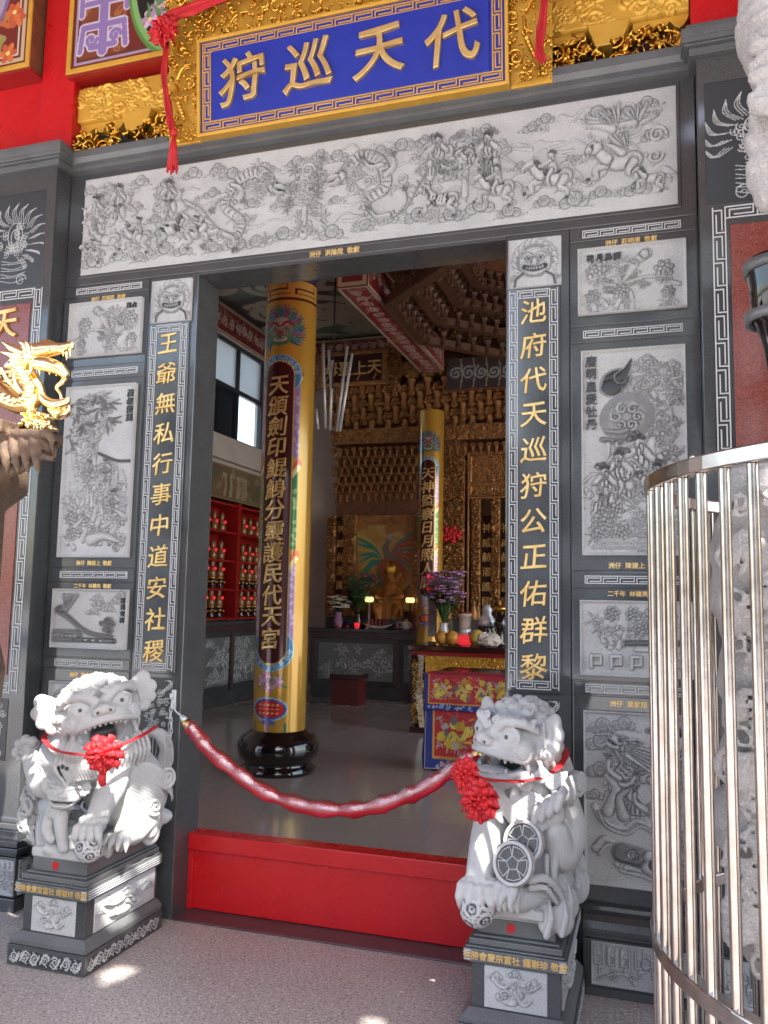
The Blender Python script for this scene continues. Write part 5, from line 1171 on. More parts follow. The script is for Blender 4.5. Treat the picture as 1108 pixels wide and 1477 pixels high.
for c, N in (((-.448, -.735, .755), (-.25, -.9, .25)), ((-.478, -.775, .690), (-.25, -.9, .25))):
    M = frame_of(N); c = np.array(c); W2 = lambda a, b, d: c+M@np.array([a, b, d])
    def disc(r0, r1, b0, b1, name, m, par=None):
        n = 40; V = [W2(r*math.cos(6.2832*i/n), b, r*math.sin(6.2832*i/n)) for r, b in ((r0, b0), (r1, b0), (r1, b1), (r0, b1)) for i in range(n)]
        mesh_np(name, np.array(V), [(j*n+i, j*n+(i+1) % n, ((j+1) % 4)*n+(i+1) % n, ((j+1) % 4)*n+i) for j in range(4) for i in range(n)], m, lb, False, bevel=.002)
    disc(.062, .074, -.02, .012, 'coin_rim', 'statue_stone'); disc(.001, .061, -.015, .004, 'coin_face', 'dark_granite')
    mb = MB()
    for i in range(5):
        a = 6.2832*i/5+.5; b = a+6.2832/5; e = [W2(.024*math.cos(q), .006, .024*math.sin(q)) for q in (a, b)]; o = [W2(r*math.cos(q), .006, r*math.sin(q)) for r in (.056,) for q in (a+.12, (a+b)/2, b-.12)]
        mb.tube([e[0], o[0]], .0022, 4); mb.tube([e[0], e[1]], .0022, 4); mb.tube(o, .0022, 4); mb.tube([e[1], o[2]], .0022, 4)
    mb.build('coin_tracery', 'statue_stone', lb)

# ---- red ribbons with rosettes tied round the necks
ra = thing('neck_rosette', 'red ribbon with a ruffled rosette tied under the chin of the lion with the cub', 'rosette', (-2.25, -.72, .93))
ribbon([(-2.60, -.27, 1.02), (-2.69, -.42, .99), (-2.655, -.56, .955), (-2.55, -.665, .935), (-2.40, -.735, .925), (-2.24, -.73, .93), (-2.18, -.66, .96), (-2.155, -.52, .99), (-2.20, -.36, 1.0)], .022, 'ribbon', ra, N=(0, 0, 1), fold=.002)
rosette(PY(151, 1086, -.745), .074, ra, N=(.45, -.85, .0), seed=4, layers=6)
mb = MB(); e = PY(151, 1083, -.745); mb.tube([e-ZU*.07, e-ZU*.11+np.array([0, -.01, 0]), e-ZU*.14], [.012, .018, .014], 6); mb.build('tail', 'red_cloth', ra, True)
rbx = thing('neck_rosette', 'red ribbon with a ruffled rosette hanging at the cheek of the lion with the coins', 'rosette', (-.62, -.76, .93))
ribbon([(-.40, -.36, 1.05), (-.335, -.44, 1.04), (-.325, -.55, 1.015), (-.365, -.655, .985), (-.45, -.725, .965), (-.54, -.755, .965), (-.60, -.77, .975), (-.66, -.70, .98), (-.66, -.5, 1.0)], .024, 'ribbon', rbx, N=(0, 0, 1), fold=.002)
rosette((-.585, -.80, .905), .075, rbx, N=(-.35, -.9, .0), seed=5, layers=6); rosette((-.640, -.785, .985), .055, rbx, N=(-.4, -.9, .2), seed=6, layers=5)
# ================================================================== the hall inside
HL, HB, HC = -6.45, 10.0, 6.25
def st(name, mb, m): return tag(mb.build(name, m), kind='structure')
mb = MB()   # west wall with its window opening
wy0, wy1, wz0, wz1 = 6.3, 9.25, 4.12, 5.75
mb.box(HL-.2, HL, .2, wy0, 0, 6.6).box(HL-.2, HL, wy1, HB+.2, 0, 6.6).box(HL-.2, HL, wy0, wy1, 0, wz0).box(HL-.2, HL, wy0, wy1, wz1, 6.6); st('side_wall', mb, 'white_wall')
mb = MB().box(HL, 3.7, HB, HB+.2, 0, 6.6); st('back_wall', mb, 'white_wall')
mb = MB().box(3.5, 3.7, .2, 1.2, 0, 6.6).box(3.5, 3.7, 8.6, HB, 0, 6.6).box(3.5, 3.7, 1.2, 8.6, 4.6, 6.6); st('side_wall', mb, 'white_wall')  # opening on this unseen side widened to bring more daylight into the hall
mb = MB().box(HL-.2, -5.9, .23, .4, 0, 6.6).box(-4.5, -4.31, .23, .4, 0, 6.6).box(-5.9, -4.5, .23, .4, 3.3, 6.6).box(1.37, 1.7, .23, .4, 0, 6.6).box(3.1, 3.7, .23, .4, 0, 6.6).box(1.7, 3.1, .23, .4, 3.3, 6.6).box(-4.31, 1.37, .401, .43, 4.0, 6.6); st('front_wall', mb, 'red_paint')
st('hall_ceiling', MB().box(HL, 3.5, .43, HB, HC, HC+.1), 'brown_wood')

def wrap(c, r, V):    # flat (u, z, out) -> round the column, u=0 facing the door
    a = -math.pi/2+V[..., 0]/r; q = r+V[..., 2]; return np.stack([c[0]+q*np.cos(a), c[1]+q*np.sin(a), V[..., 1]], -1)
def gold_column(name, label, c, r, zt, txt, zc, hw, csz, vox, base=True, zf=None, br=None):
    t = thing(name, label, 'column', (c[0], c[1], 0)); hgt = zt-.37; z0 = .37
    wm = 6.2832*r; p = Paint(wm, hgt, vox, (.56, .31, .045), 9); k = 1/hgt; cx = p.w/2; Z = lambda z: (z-z0)*k; g = p.g
    a, b = Z(zc[0]), Z(zc[1]); h = hw*k; brown = (.075, .018, .018); gold = (.70, .48, .16); blu = (.06, .22, .42); lb = (.35, .55, .68)
    # outer figured border with coloured bays
    for s in (1, -1):
        x = cx+s*h*1.26
        cols = [((.34, .22, .44), (.52, .42, .62)), ((.04, .20, .09), (.25, .42, .2)), ((.34, .22, .44), (.52, .42, .62))]
        for q, (c1, c2) in enumerate(cols):
            y0, y1 = b+(a-b)*q/3, b+(a-b)*(q+1)/3; p.rect(x-h*.20, x+h*.20, y0+.012, y1-.012, c1)
            for i in range(int((y1-y0)*90)): p.curl(x+g.uniform(-.1, .1)*h, g.uniform(y0+.02, y1-.02), h*.13, c2, 1.2, 6*g.random(), r=h*.035)
            p.stroke([(x-h*.22, y1-.012), (x+h*.2, y1+.004)], .006, (.55, .12, .08)); p.stroke([(x-h*.22, y1-.02), (x+h*.2, y1-.004)], .004, (.7, .6, .3))
    # scrolled blue caps top and bottom
    for yy, s in ((a, 1), (b, -1)):
        p.blob(cx, yy, h*1.52, h*1.35, lb); p.blob(cx, yy, h*1.45, h*1.28, blu)
        for i in range(9): ang = math.pi*(i+.5)/9; p.curl(cx+h*1.24*math.cos(ang), yy+s*h*1.1*math.sin(ang), h*.17, lb, 1.2, i, r=h*.04)
        p.blob(cx, yy, h*1.08, h*.95, gold); p.blob(cx, yy, h*1.0, h*.87, brown)
    p.rect(cx-h*1.06, cx+h*1.06, b, a, gold); p.rect(cx-h, cx+h, b, a, brown)
    # lion mask above, flowers and a red cartouche below
    m = a+h*2.9; 
    for i in range(40): an = -.8+4.8*i/39; p.leaf(cx+h*.75*math.cos(an), m+h*.75*math.sin(an), an+.2, h*1.0, ((.03, .10, .20), (.05, .16, .10), (.10, .22, .34))[i % 3], .13)
    for i in range(26): an = -.6+4.4*i/25; p.leaf(cx+h*.8*math.cos(an), m+h*.8*math.sin(an), an, h*.8, ((.08, .22, .30), (.10, .30, .16), (.35, .10, .12), (.2, .16, .35))[i % 4], .16)
    p.blob(cx, m, h*.92, h*.86, (.10, .20, .24)); p.blob(cx, m+h*.05, h*.82, h*.76, (.34, .29, .25)); p.blob(cx, m+h*.5, h*.6, h*.36, (.48, .42, .33)); p.blob(cx, m-h*.62, h*.72, h*.36, (.08, .25, .12)); p.blob(cx, m-h*.55, h*.5, h*.18, (.6, .56, .5)); p.blob(cx, m-h*.5, h*.4, h*.1, (.02, .02, .02))
    for s in (1, -1): p.blob(cx+s*h*.40, m+h*.13, h*.20, h*.16, (.05, .05, .06)); p.blob(cx+s*h*.40, m+h*.13, h*.15, h*.12, (.52, .5, .42)); p.blob(cx+s*h*.40, m+h*.12, h*.08, h*.08, (.02, .02, .02)); p.curl(cx+s*h*.72, m-h*.2, h*.22, (.08, .26, .14), 1.4, s, s, r=h*.05); p.stroke([(cx+s*h*.1, m+h*.3), (cx+s*h*.45, m+h*.55), (cx+s*h*.85, m+h*.35)], h*.09, (.3, .05, .05))
    p.blob(cx, m-h*.15, h*.24, h*.17, (.36, .10, .10)); [p.blob(cx+h*q*.16, m-h*.52, h*.05, h*.08, (.55, .52, .46)) for q in (-2, -1, 0, 1, 2)]
    f = b-h*2.0
    for i in range(14): p.leaf(cx+h*g.uniform(-.6, .6), f, 6.28*g.random(), h*.7, (.08, .26, .12), .14)
    for dx, dy in ((-.55, .1), (.55, .05), (0, -.3), (-.2, .35)): p.flower(cx+h*dx, f+h*dy, h*.35, (.5, .2, .42), (.62, .4, .55))
    f = b-h*3.6; p.blob(cx, f, h*1.25, h*.72, lb); p.blob(cx, f, h*1.15, h*.62, (.08, .10, .3)); p.blob(cx, f, h*1.02, h*.5, (.60, .03, .03))
    for i in range(5):
        for j in range(3): p.stroke([(cx+h*(i-2)*.28-h*.06, f+h*(j-1)*.24), (cx+h*(i-2)*.28+h*.06, f+h*(j-1)*.24+h*.02)], h*.045, (.75, .5, .2))
    p.blob(cx, f-h*.8, h*.5, h*.16, (.12, .16, .36))
    for dx in (-1.1, 0, 1.1): p.stroke([(cx+h*dx, f-h*.9), (cx+h*dx, f-h*1.5)], h*.09, (.05, .22, .14) if dx else (.3, .12, .3)); p.blob(cx+h*dx, f-h*1.5, h*.12, h*.16, (.5, .3, .08))
    if zf: p.rect(0, p.w, Z(zf[0]), Z(zf[1]), (.10, .022, .015)); p.fretline(Z(zf[0])+.008, 0, p.w, Z(zf[1])-Z(zf[0])-.016, (.62, .34, .07), .0035); p.rect(0, p.w, Z(zf[1]), 2, (.03, .07, .2))
    sh_ = p.build('painted_shaft', lambda u, v: wrap(c, r, np.stack([u-wm/2, z0+v, 0*u], -1)), 'tinted_gloss', t, True)
    n = len(txt); top = zc[1] if False else zc[0]; stp = (zc[0]-zc[1])/n
    for i, ch in enumerate(txt):
        G, F = glyphs(ch, csz, .010, .016, 3, .014, .1)
        if len(G): mesh_np('gilt_character', wrap(c, r, np.stack([G[:, 0], zc[0]-(i+.5)*stp+G[:, 1], G[:, 2]+.006], -1)), F, 'gold_letter', sh_)
    if base:
        q = (br or r)/.28
        MB().lathe([(.28*q, .0), (.34*q, .0), (.345*q, .04), (.31*q, .07), (.30*q, .10), (.35*q, .135), (.375*q, .20), (.37*q, .27), (.335*q, .325), (.27*q, .36), (.262*q, .385), (.24*q, .385)], (c[0], c[1], 0), 48).build('black_base', 'black_lacquer', t, True)
    return t
z = lambda py, y: PY(420, py, y)[2]
gold_column('gold_column', 'tall golden column painted with a lion mask and a maroon couplet, near the doorway', (-3.345, 3.48), .247, 5.7, '天頒劍印鯤鯓分靈護民代天宮', (z(538, 3.2), z(938, 3.2)), .150, .20, .0085, True, (4.44, 4.66), .285)
gold_column('gold_column', 'golden column with a maroon couplet standing at the gilded screen, behind the offering table', (-3.34, 8.95), .205, 4.62, '天神監察日月照人間', (PY(622, 672, 8.7)[2], PY(622, 850, 8.7)[2]), .125, .205, .012)

# ---- window in the side wall, painted beam over it, sill below
wd = thing('hall_window', 'dark framed window with two frosted panes above, high on the side wall', 'window', (HL, 7.8, wz0))
ym = 8.32; zm = 4.98
for a0, a1, b0, b1 in ((wy0, wy1, wz0, wz0+.06), (wy0, wy1, wz1-.06, wz1), (wy0, wy0+.06, wz0+.06, wz1-.06), (wy1-.06, wy1, wz0+.06, wz1-.06), (ym-.04, ym+.04, wz0+.06, wz1-.06), (7.28, 7.36, wz0+.06, wz1-.06)): MB().box(HL-.12, HL-.04, a0, a1, b0, b1).build('frame', 'window_frame', wd)
for a0, a1 in ((wy0+.06, 7.28), (7.36, ym-.04), (ym+.04, wy1-.06)): MB().box(HL-.115, HL-.045, a0, a1, zm-.04, zm+.04).build('transom', 'window_frame', wd)
mat('frosted', (.8, .82, .84), .6, trans=.6)
for a0, a1, m in ((wy0+.06, 7.28, 'frosted'), (7.36, ym-.04, 'frosted'), (ym+.04, wy1-.06, 'frosted')): MB().box(HL-.085, HL-.078, a0, a1, zm+.04, wz1-.06).build('pane', m, wd)
for a0, a1, m in ((wy0+.06, 7.28, 'smoked_glass'), (7.36, ym-.04, 'smoked_glass'), (ym+.04, wy1-.06, 'pane_glass')): MB().box(HL-.085, HL-.078, a0, a1, wz0+.06, zm-.04).build('pane', m, wd)
MB().box(HL-.03, HL+.10, wy0-.1, wy1+.1, wz0-.38, wz0-.001).build('sill', 'white_wall', wd, bevel=.01)
def painted_slab(name, label, cat, O, U, V, w, h, vox, paint, bg, depth=.06, m='painted'):
    O, U, V = (np.array(q, float) for q in (O, U, V)); N = np.cross(U, V); t = thing(name, label, cat, tuple(O))
    A = [O-N*.002, O+U*w-N*.002, O+U*w+V*h-N*.002, O+V*h-N*.002]; MB().hexa([a-N*depth for a in A], A).build('board', 'brown_wood', t)
    p = Paint(w, h, vox, bg, 8); paint(p); p.build('painting', flat(O, U, V), m, t); return t
YD = np.array([0, 1., 0])
def p_beam(p):
    w = p.w
    p.frame(.03, .05, (.52, .48, .34)); p.frame(.1, .02, (.12, .16, .12))
    for i in range(int(w*14)): p.leaf(p.g.uniform(.2, w-.2), p.g.uniform(.25, .75), 6.28*p.g.random(), .22, ((.40, .30, .26), (.30, .12, .10), (.45, .22, .14))[i % 3], .12)
    for i in range(int(w*2)): p.curl(.5+i*.5, .5, .2, (.48, .40, .34), 1.5, i, r=.03)
painted_slab('window_beam', 'dark red painted beam running above the high window', 'beam', (HL+.02, 2.5, wz1+.02), YD, ZU, 7.3, .45, .02, p_beam, (.16, .020, .022), .02)
# ---- paintings and cabinet of votive lamps along the side wall
yA, yB = 5.3, 9.35
def p_scene(p):
    w = p.w
    for i in range(60): p.blob(p.g.uniform(0, w), p.g.uniform(0, 1), p.g.uniform(.05, .3), p.g.uniform(.05, .2), ((.20, .15, .09), (.12, .11, .07), (.26, .20, .12), (.15, .10, .07))[i % 4], 3*p.g.random())
    for i in range(int(w*5)):
        x = p.g.uniform(.1, w-.1); p.stroke([(x, .15), (x+.05, .4), (x+.02, .65)], .06, ((.30, .26, .16), (.24, .10, .06), (.34, .30, .22))[i % 3], .03); p.blob(x+.02, .72, .05, .06, (.4, .3, .22))
    p.frame(.0, .03, (.3, .2, .1))
painted_slab('mural_board', 'brown painted mural of standing figures above the lamp cabinet', 'mural', (-6.12, yA, 3.06), YD, ZU, 3.3, .52, .014, p_scene, (.16, .12, .07), .2)
def p_vase(p): 
    p.frame(.02, .04, (.3, .28, .34)); 
    for i in range(24): p.flower(p.g.uniform(.1, p.w-.1), p.g.uniform(.1, .9), .09, (.28, .2, .36), (.5, .46, .5))
painted_slab('mural_board', 'small dark painting of pale blossoms beside the figure mural', 'mural', (-6.10, yA+3.36, 3.02), YD, ZU, .68, .56, .014, p_vase, (.05, .035, .06), .2)
cab = thing('lamp_cabinet', 'orange brown wooden cabinet with four shelves of votive lamps along the side wall', 'cabinet', (-6.25, 7.3, 1.24))
cz0, cz1 = 1.26, 3.03
MB().box(-6.44, -6.40, yA, yB, cz0, cz1).build('back', 'red_lacquer', cab)
for y in (6.28, 7.72, yB): MB().box(-6.40, -6.06, y-.05, y+.05, cz0, cz1).build('upright', 'gold_paint' if y < 7 else 'red_lacquer', cab)
SH = [cz0+.02+.43*i for i in range(4)]
for s_ in SH+[cz1-.04]: MB().box(-6.40, -6.08, 6.33, yB-.05, s_-.02, s_+.012).build('shelf', 'red_lacquer', cab)
def lamp(fancy):
    t = thing('votive_lamp', 'x', 'votive lamp', (0, 0, 0)); o = .15 if fancy else 0
    if fancy:
        MB().lathe([(.075, 0), (.085, .02), (.05, .05), (.075, .085), (.09, .12), (.06, .15)], seg=10).build('stand', 'dark_lacquer', t, True)
        mb = MB()
        for k in range(8): mb.ball((.082*math.cos(k*.785), .082*math.sin(k*.785), .095), .017, 6, 4)
        mb.build('gilt_petals', 'gold_leaf', t, True)
    MB().lathe([(.055, o), (.07, o+.03), (.062, o+.12), (.04, o+.165), (.035, o+.20), (.048, o+.235), (.03, o+.29), (.0, o+.30)], seg=10).build('amber_body', 'amber_glass', t, True)
    MB().ball((.062, 0, o+.14), .026, 8, 6).build('red_pompon', 'red_lamp', t, True); MB().lathe([(.045, o+.0), (.06, o+.0), (.06, o+.02), (.045, o+.02)], seg=10).build('gilt_ring', 'gold_paint', t)
    return t
def copy_tree(root, loc):
    c = root.copy(); COL.objects.link(c); c.location = loc
    for ch in list(root.children):
        d = ch.copy(); COL.objects.link(d); d.parent = c
    return c
protos = {False: lamp(False), True: lamp(True)}; used = set()
for r_ in range(4):
    for i in range(12):
        y = 6.5+i*.235
        if abs(y-7.72) < .1 or y > 9.2: continue
        f = r_ < 2; q = protos[f]; loc = (-6.22, y, SH[r_]+.013)
        if f not in used: used.add(f); q.location = loc; o = q
        else: o = copy_tree(q, loc)
        o['label'] = 'amber votive lamp with red pompon raised on a gilded black stand, lower shelves' if f else 'plain amber votive lamp with a red pompon on the upper cabinet shelves'
        o['group'] = 'lamps on gilded stands' if f else 'plain votive lamps'; o.rotation_euler.z = (i*37 % 11-5)*.06
# ---- stone dado along the side wall and the altar counter along the back
def dado(label, O, U, w, h, npan, seed, dep, zb=0.):
    t = thing('stone_dado', label, 'dado', tuple(O)); O = np.array(O, float); U = np.array(U, float); N = np.cross(U, ZU)
    def bx(u0, u1, z0, z1, d0, d1, m, name):
        A = [O+U*u0+ZU*z0+N*d1, O+U*u1+ZU*z0+N*d1, O+U*u1+ZU*z1+N*d1, O+U*u0+ZU*z1+N*d1]; MB().hexa([a-N*(d1-d0) for a in A], A).build(name, m, t, bevel=.004)
    bx(0, w, 0, h-.16, -dep, 0, 'dark_granite', 'body'); bx(-.03, w+.03, h-.158, h-.06, -dep, .05, 'maroon_granite', 'moulding'); bx(-.05, w+.05, h-.058, h, -dep, .09, 'dark_granite', 'top')
    bx(0, w, 0.002, .2, 0, .04, 'dark_granite', 'foot')
    pw = w/npan
    for i in range(npan):
        bx(i*pw-.03, i*pw+.05, .202, h-.16, 0, .03, 'maroon_granite', 'post')
        r = Rel(pw-.18, h-.52, .012, seed+i); g = r.g
        for k in range(14): r.cloud(g.uniform(.1, r.w), g.uniform(.1, .9), .09)
        for k in range(int(2*r.w)): r.beast(g.uniform(.2, r.w-.1), g.uniform(.3, .6), .2, 1 if k % 2 else -1, rider=True)
        for k in range(10): r.spray(g.uniform(.1, r.w), g.uniform(.1, .9), .14, 6)
        r.K = np.maximum(r.K, .75*(r.H < .03)); r.build('relief_panel', O+U*(i*pw+.115)+ZU*.28+N*.004, U, ZU, .03, t)
    return t

dado('dark granite dado with narrow pale carved panels below the lamp cabinet', (-6.15, 2.5, 0), (0, 1, 0), 7.0, 1.235, 8, 91, .28)
alt = dado('long dark granite altar counter with pale carved panels before the gilded screen', (-5.42, 9.22, 0), (1, 0, 0), 7.4, 1.12, 5, 101, .7)
MB().box(-5.25, 1.9, 9.35, 9.95, 1.121, 1.30).build('upper_tier', 'dark_granite', alt, bevel=.006)

# ---- gilded altar screen
scr = thing('altar_screen', 'tall gilded carved wooden screen of brackets and lattice panels behind the altar', 'altar screen', (-3.3, 9.75, 1.3)); ys = 9.62
X0, X1 = -5.25, 1.9
MB().box(X0, X1, 9.75, 9.98, 1.31, 6.2).build('backing', 'brown_wood', scr)
def gz(py): return PY(600, py, ys)[2]
def dense(w, h, seed, q=.06):
    q *= .8; r = Rel(w, h, .0105, seed); g = r.g; k = q/h
    for i in range(int(w*h*620)):
        x, y = g.uniform(0, r.w), g.uniform(0, 1)
        if g.random() < .55: r.curl(x, y, k*g.uniform(.5, 1.), 1.4, 6.28*g.random(), 1 if g.random() < .5 else -1, h=g.uniform(.4, 1))
        else: r.spray(x, y, k*1.3, 5, h=g.uniform(.5, 1.))
    return r
def gx(px): return PY(px, 700, ys)[0]
# friezes and beams across
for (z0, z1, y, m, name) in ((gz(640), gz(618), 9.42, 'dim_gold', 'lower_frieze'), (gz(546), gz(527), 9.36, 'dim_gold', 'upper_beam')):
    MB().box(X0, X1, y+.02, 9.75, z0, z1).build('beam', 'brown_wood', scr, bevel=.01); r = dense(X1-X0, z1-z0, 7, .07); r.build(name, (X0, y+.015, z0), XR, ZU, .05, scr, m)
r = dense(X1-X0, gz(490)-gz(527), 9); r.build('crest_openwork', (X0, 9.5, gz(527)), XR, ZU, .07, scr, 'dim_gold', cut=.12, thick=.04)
# bracket tiers
def bracket_unit(bm, x, y, z, q):
    bm.box(x-.018*q, x+.018*q, y, y+.22*q, z+.04*q, z+.10*q)
    V = MB().lathe([(.012*q, -.17*q), (.045*q, -.15*q), (.030*q, -.09*q), (.034*q, -.02*q), (.055*q, .02*q), (.03*q, .05*q)], (x, y, z), 7)
    bm.add(V.v, V.f); bm.box(x-.045*q, x+.045*q, y-.03*q, y+.02*q, z+.09*q, z+.115*q); bm.tube([(x, y+.02*q, z+.02*q), (x-.04*q, y-.06*q, z+.05*q), (x, y-.09*q, z+.10*q)], [.018*q, .016*q, .006*q], 5); bm.box(x-.07*q, x+.07*q, y-.015*q, y+.03*q, z+.05*q, z+.085*q)
k = 0
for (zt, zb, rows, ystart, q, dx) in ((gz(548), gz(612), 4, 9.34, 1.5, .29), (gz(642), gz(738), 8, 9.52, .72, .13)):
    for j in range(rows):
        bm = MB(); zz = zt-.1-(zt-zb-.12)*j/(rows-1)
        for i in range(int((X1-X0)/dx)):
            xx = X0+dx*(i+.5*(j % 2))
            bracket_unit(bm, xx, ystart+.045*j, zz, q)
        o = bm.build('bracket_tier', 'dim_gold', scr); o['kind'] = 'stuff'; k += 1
# pillars and lattice panels below
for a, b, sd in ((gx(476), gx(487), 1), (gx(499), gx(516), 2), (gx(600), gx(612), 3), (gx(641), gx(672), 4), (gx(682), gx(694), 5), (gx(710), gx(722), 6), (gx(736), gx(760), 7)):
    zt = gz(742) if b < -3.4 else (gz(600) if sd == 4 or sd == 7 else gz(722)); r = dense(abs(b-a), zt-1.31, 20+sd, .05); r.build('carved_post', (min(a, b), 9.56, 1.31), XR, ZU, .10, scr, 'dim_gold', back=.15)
for a, b, sd in ((gx(487)+.01, gx(499)-.01, 1), (gx(697), gx(707), 2), (gx(725), gx(734), 3)):
    MB().box(a, b, 9.66, 9.74, 1.5, gz(745)).build('couplet_board', 'dark_lacquer', scr)
    for i, ch in enumerate('神威赫濯護國安'): put_text('gilt_character', [(ch, (a+b)/2, gz(745)-.2-i*.24, .16)], 'gold_letter', scr, (0, 9.655, 0), XR, ZU, dict(depth=.01, bold=.016, res=2))
MB().box(gx(516), gx(600), 9.66, 9.74, gz(757), gz(742)).build('lintel_board', 'dim_gold', scr)
for i, (a, b, c, d) in enumerate(((gx(680), gx(734), gz(718), gz(703)), (gx(680), gx(734), gz(700), gz(662)))): r = dense(abs(b-a), d-c, 40+i, .06); r.build('side_panel', (a, 9.56, c), XR, ZU, .05, scr, 'dim_gold', rim=2)
def p_phx(p):
    w = p.w; p.frame(.0, .03, (.35, .18, .06))
    for i in range(40): p.blob(p.g.uniform(0, w), p.g.uniform(0, 1), .12, .1, ((.50, .30, .08), (.42, .20, .05), (.55, .36, .12))[i % 3], 3*p.g.random())
    for s, c1, c2 in ((-1, (.03, .26, .20), (.55, .42, .10)), (1, (.40, .10, .05), (.10, .20, .24))):
        for i in range(9): p.stroke([(w*.5+s*.04, .55), (w*.5+s*.16, .78-.03*i), (w*.5+s*(.38-.015*i), .92-.07*i)], .03, c1 if i % 3 else c2, .012)
    p.stroke([(w*.5, .45), (w*.56, .6), (w*.5, .72), (w*.58, .84)], .055, (.2, .18, .14), .03); p.blob(w*.6, .86, .05, .04, (.4, .4, .38)); p.stroke([(w*.62, .86), (w*.72, .83)], .014, (.5, .3, .06)); p.blob(w*.5, .45, .1, .16, (.42, .12, .05))
    for i in range(7): p.stroke([(w*.55, .35), (w*.7, .25-.02*i), (w*(.8+.02*i), .05+.04*i)], .014, ((.1, .1, .08), (.38, .22, .05))[i % 2])
    for i in range(14): p.flower(w*p.g.uniform(.05, .5), p.g.uniform(.08, .4), .05, (.4, .06, .08), (.14, .16, .34)); p.leaf(w*p.g.uniform(.05, .5), p.g.uniform(.05, .4), 6*p.g.random(), .1, (.05, .16, .06))
painted_slab('phoenix_panel', 'gold painted panel of a green winged phoenix behind the seated statue', 'painting', (gx(517), 9.60, gz(882)), XR, ZU, gx(600)-gx(517), gz(757)-gz(882), .012, p_phx, (.48, .28, .07), .04)
for a, b, c, d in ((gx(676), gx(679), 1.31, gz(655)), (gx(679), gx(736), gz(722), gz(719)), (gx(679), gx(736), gz(703)-.01, gz(700)), (gx(679), gx(736), gz(661), gz(657))): MB().box(a, b, 9.52, 9.62, c, d).build('gilt_frame', 'dim_gold', scr, bevel=.008)
# hung name plaque reading 天上聖母 (right to left)
hp = thing('hall_plaque', 'maroon plaque with gilt characters and a carved frame hanging above the altar brackets', 'plaque', (-4.1, 9.3, 4.8))
zA, zB = PY(530, 552, 9.3)[2], PY(530, 510, 9.3)[2]; xa, xb = PY(470, 530, 9.3)[0], PY(552, 530, 9.3)[0]
MB().box(xa-.12, xb+.12, 9.26, 9.34, zA-.05, zB+.06).build('frame', 'dim_gold', hp, bevel=.02); hb_ = MB().box(xa, xb, 9.245, 9.262, zA+.02, zB-.02).build('board', 'dark_lacquer', hp, bevel=.01)
for i, ch in enumerate('母聖上天'): put_text('gilt_character', [(ch, xa+(xb-xa)*(i+.5)/4, (zA+zB)/2, .26)], 'gold_letter', hb_, (0, 9.245, 0), XR, ZU, dict(depth=.02, bold=.016, res=3))
for x, sd in ((xb+.12, 1), (xa-.34, 2)): r = goldwork(.22, zB-zA+.3, 60+sd, 1.4); r.build('carved_wing', (x, 9.24, zA-.14), XR, ZU, .06, hp, 'dim_gold', cut=.12, thick=.05)

# ---- painted beams and ceiling
def solid_beam(name, label, x0, x1, y0, y1, z0, z1):
    t = thing(name, label, 'beam', ((x0+x1)/2, y0, z0)); MB().box(x0+.003, x1-.003, y0+.003, y1-.003, z0+.003, z1).build('core', 'brown_wood', t)
    def pp(p): p_beam(p)
    for nm, O, U, V, w, h in (('underside', (x1, y0, z0), YD, -XR, y1-y0, x1-x0), ('flank', (x1, y0, z0), YD, ZU, y1-y0, z1-z0)):
        p = Paint(w, h, .02, (.22, .022, .026), 3); p_beam(p); p.build(nm, flat(O, U, V) if nm == 'flank' else (lambda u, v, O=O: np.stack([O[0]-v, O[1]+u, O[2]+0*u], -1)), 'painted', t)
    p = Paint(x1-x0, z1-z0, .012, (.22, .022, .026), 3); p.frame(.04, .1, (.5, .44, .3)); p.build('end', flat((x0, y0-.001, z0), XR, ZU), 'painted', t); return t
solid_beam('painted_beam', 'red and gold painted ceiling beam running back towards the altar screen', -3.56, -3.16, 5.2, 9.0, 5.30, 5.75)
def p_ceiling(p):
    w = p.w
    for i in range(70): x, y = p.g.uniform(0, w), p.g.uniform(0, 1); p.stroke([(x, y), (x+.1, y+.05*p.g.standard_normal()), (x+.22, y+.06), (x+.3, y-.03)], .022, ((.42, .40, .32), (.30, .32, .26), (.10, .13, .10), (.46, .40, .26))[i % 4], .006)
    for i in range(26): x, y = p.g.uniform(0, w), p.g.uniform(0, 1); p.spray = None; p.curl(x, y, .06, (.40, .38, .3), 1.5, i, r=.012)
tag(Paint(2.6, 6.2, .03, (.035, .045, .04), 6).build('painted_ceiling', lambda u, v: np.stack([-6.3+u, 3.4+v, 6.1+0*u], -1), 'painted', None), kind='structure') if False else None
p = Paint(2.7, 6.3, .022, (.035, .042, .038), 6); p_ceiling(p); o = p.build('painted_ceiling', lambda u, v: np.stack([-6.35+u, 3.6+v, 6.2+0*u], -1), 'painted', None); tag(o, kind='structure')
painted_slab('cross_beam', 'dark red painted cross beam with flowers above the hanging plaque', 'beam', (-6.4, 9.45, PY(520, 512, 9.45)[2]), XR, ZU, 2.9, PY(520, 487, 9.45)[2]-PY(520, 512, 9.45)[2], .016, p_beam, (.16, .02, .022), .3)
def p_dark(p):
    for i in range(8): p.curl(.3+i*.4, .5, .22, (.30, .32, .30), 1.5, i, r=.03); p.stroke([(.45+i*.4, .05), (.5+i*.4, .5), (.45+i*.4, .95)], .02, (.34, .3, .2))
painted_slab('cross_beam', 'dark painted cross beam with pale scrolls beside the octagonal caisson', 'beam', (-3.15, 9.15, 5.02), XR, ZU, 5.0, .52, .016, p_dark, (.05, .035, .035), .3)
cs = thing('ceiling_caisson', 'octagonal gilded bracket caisson in the ceiling near the doorway', 'caisson', (-1.2, 6.9, 5.5))
cc = np.array([-1.15, 6.6])
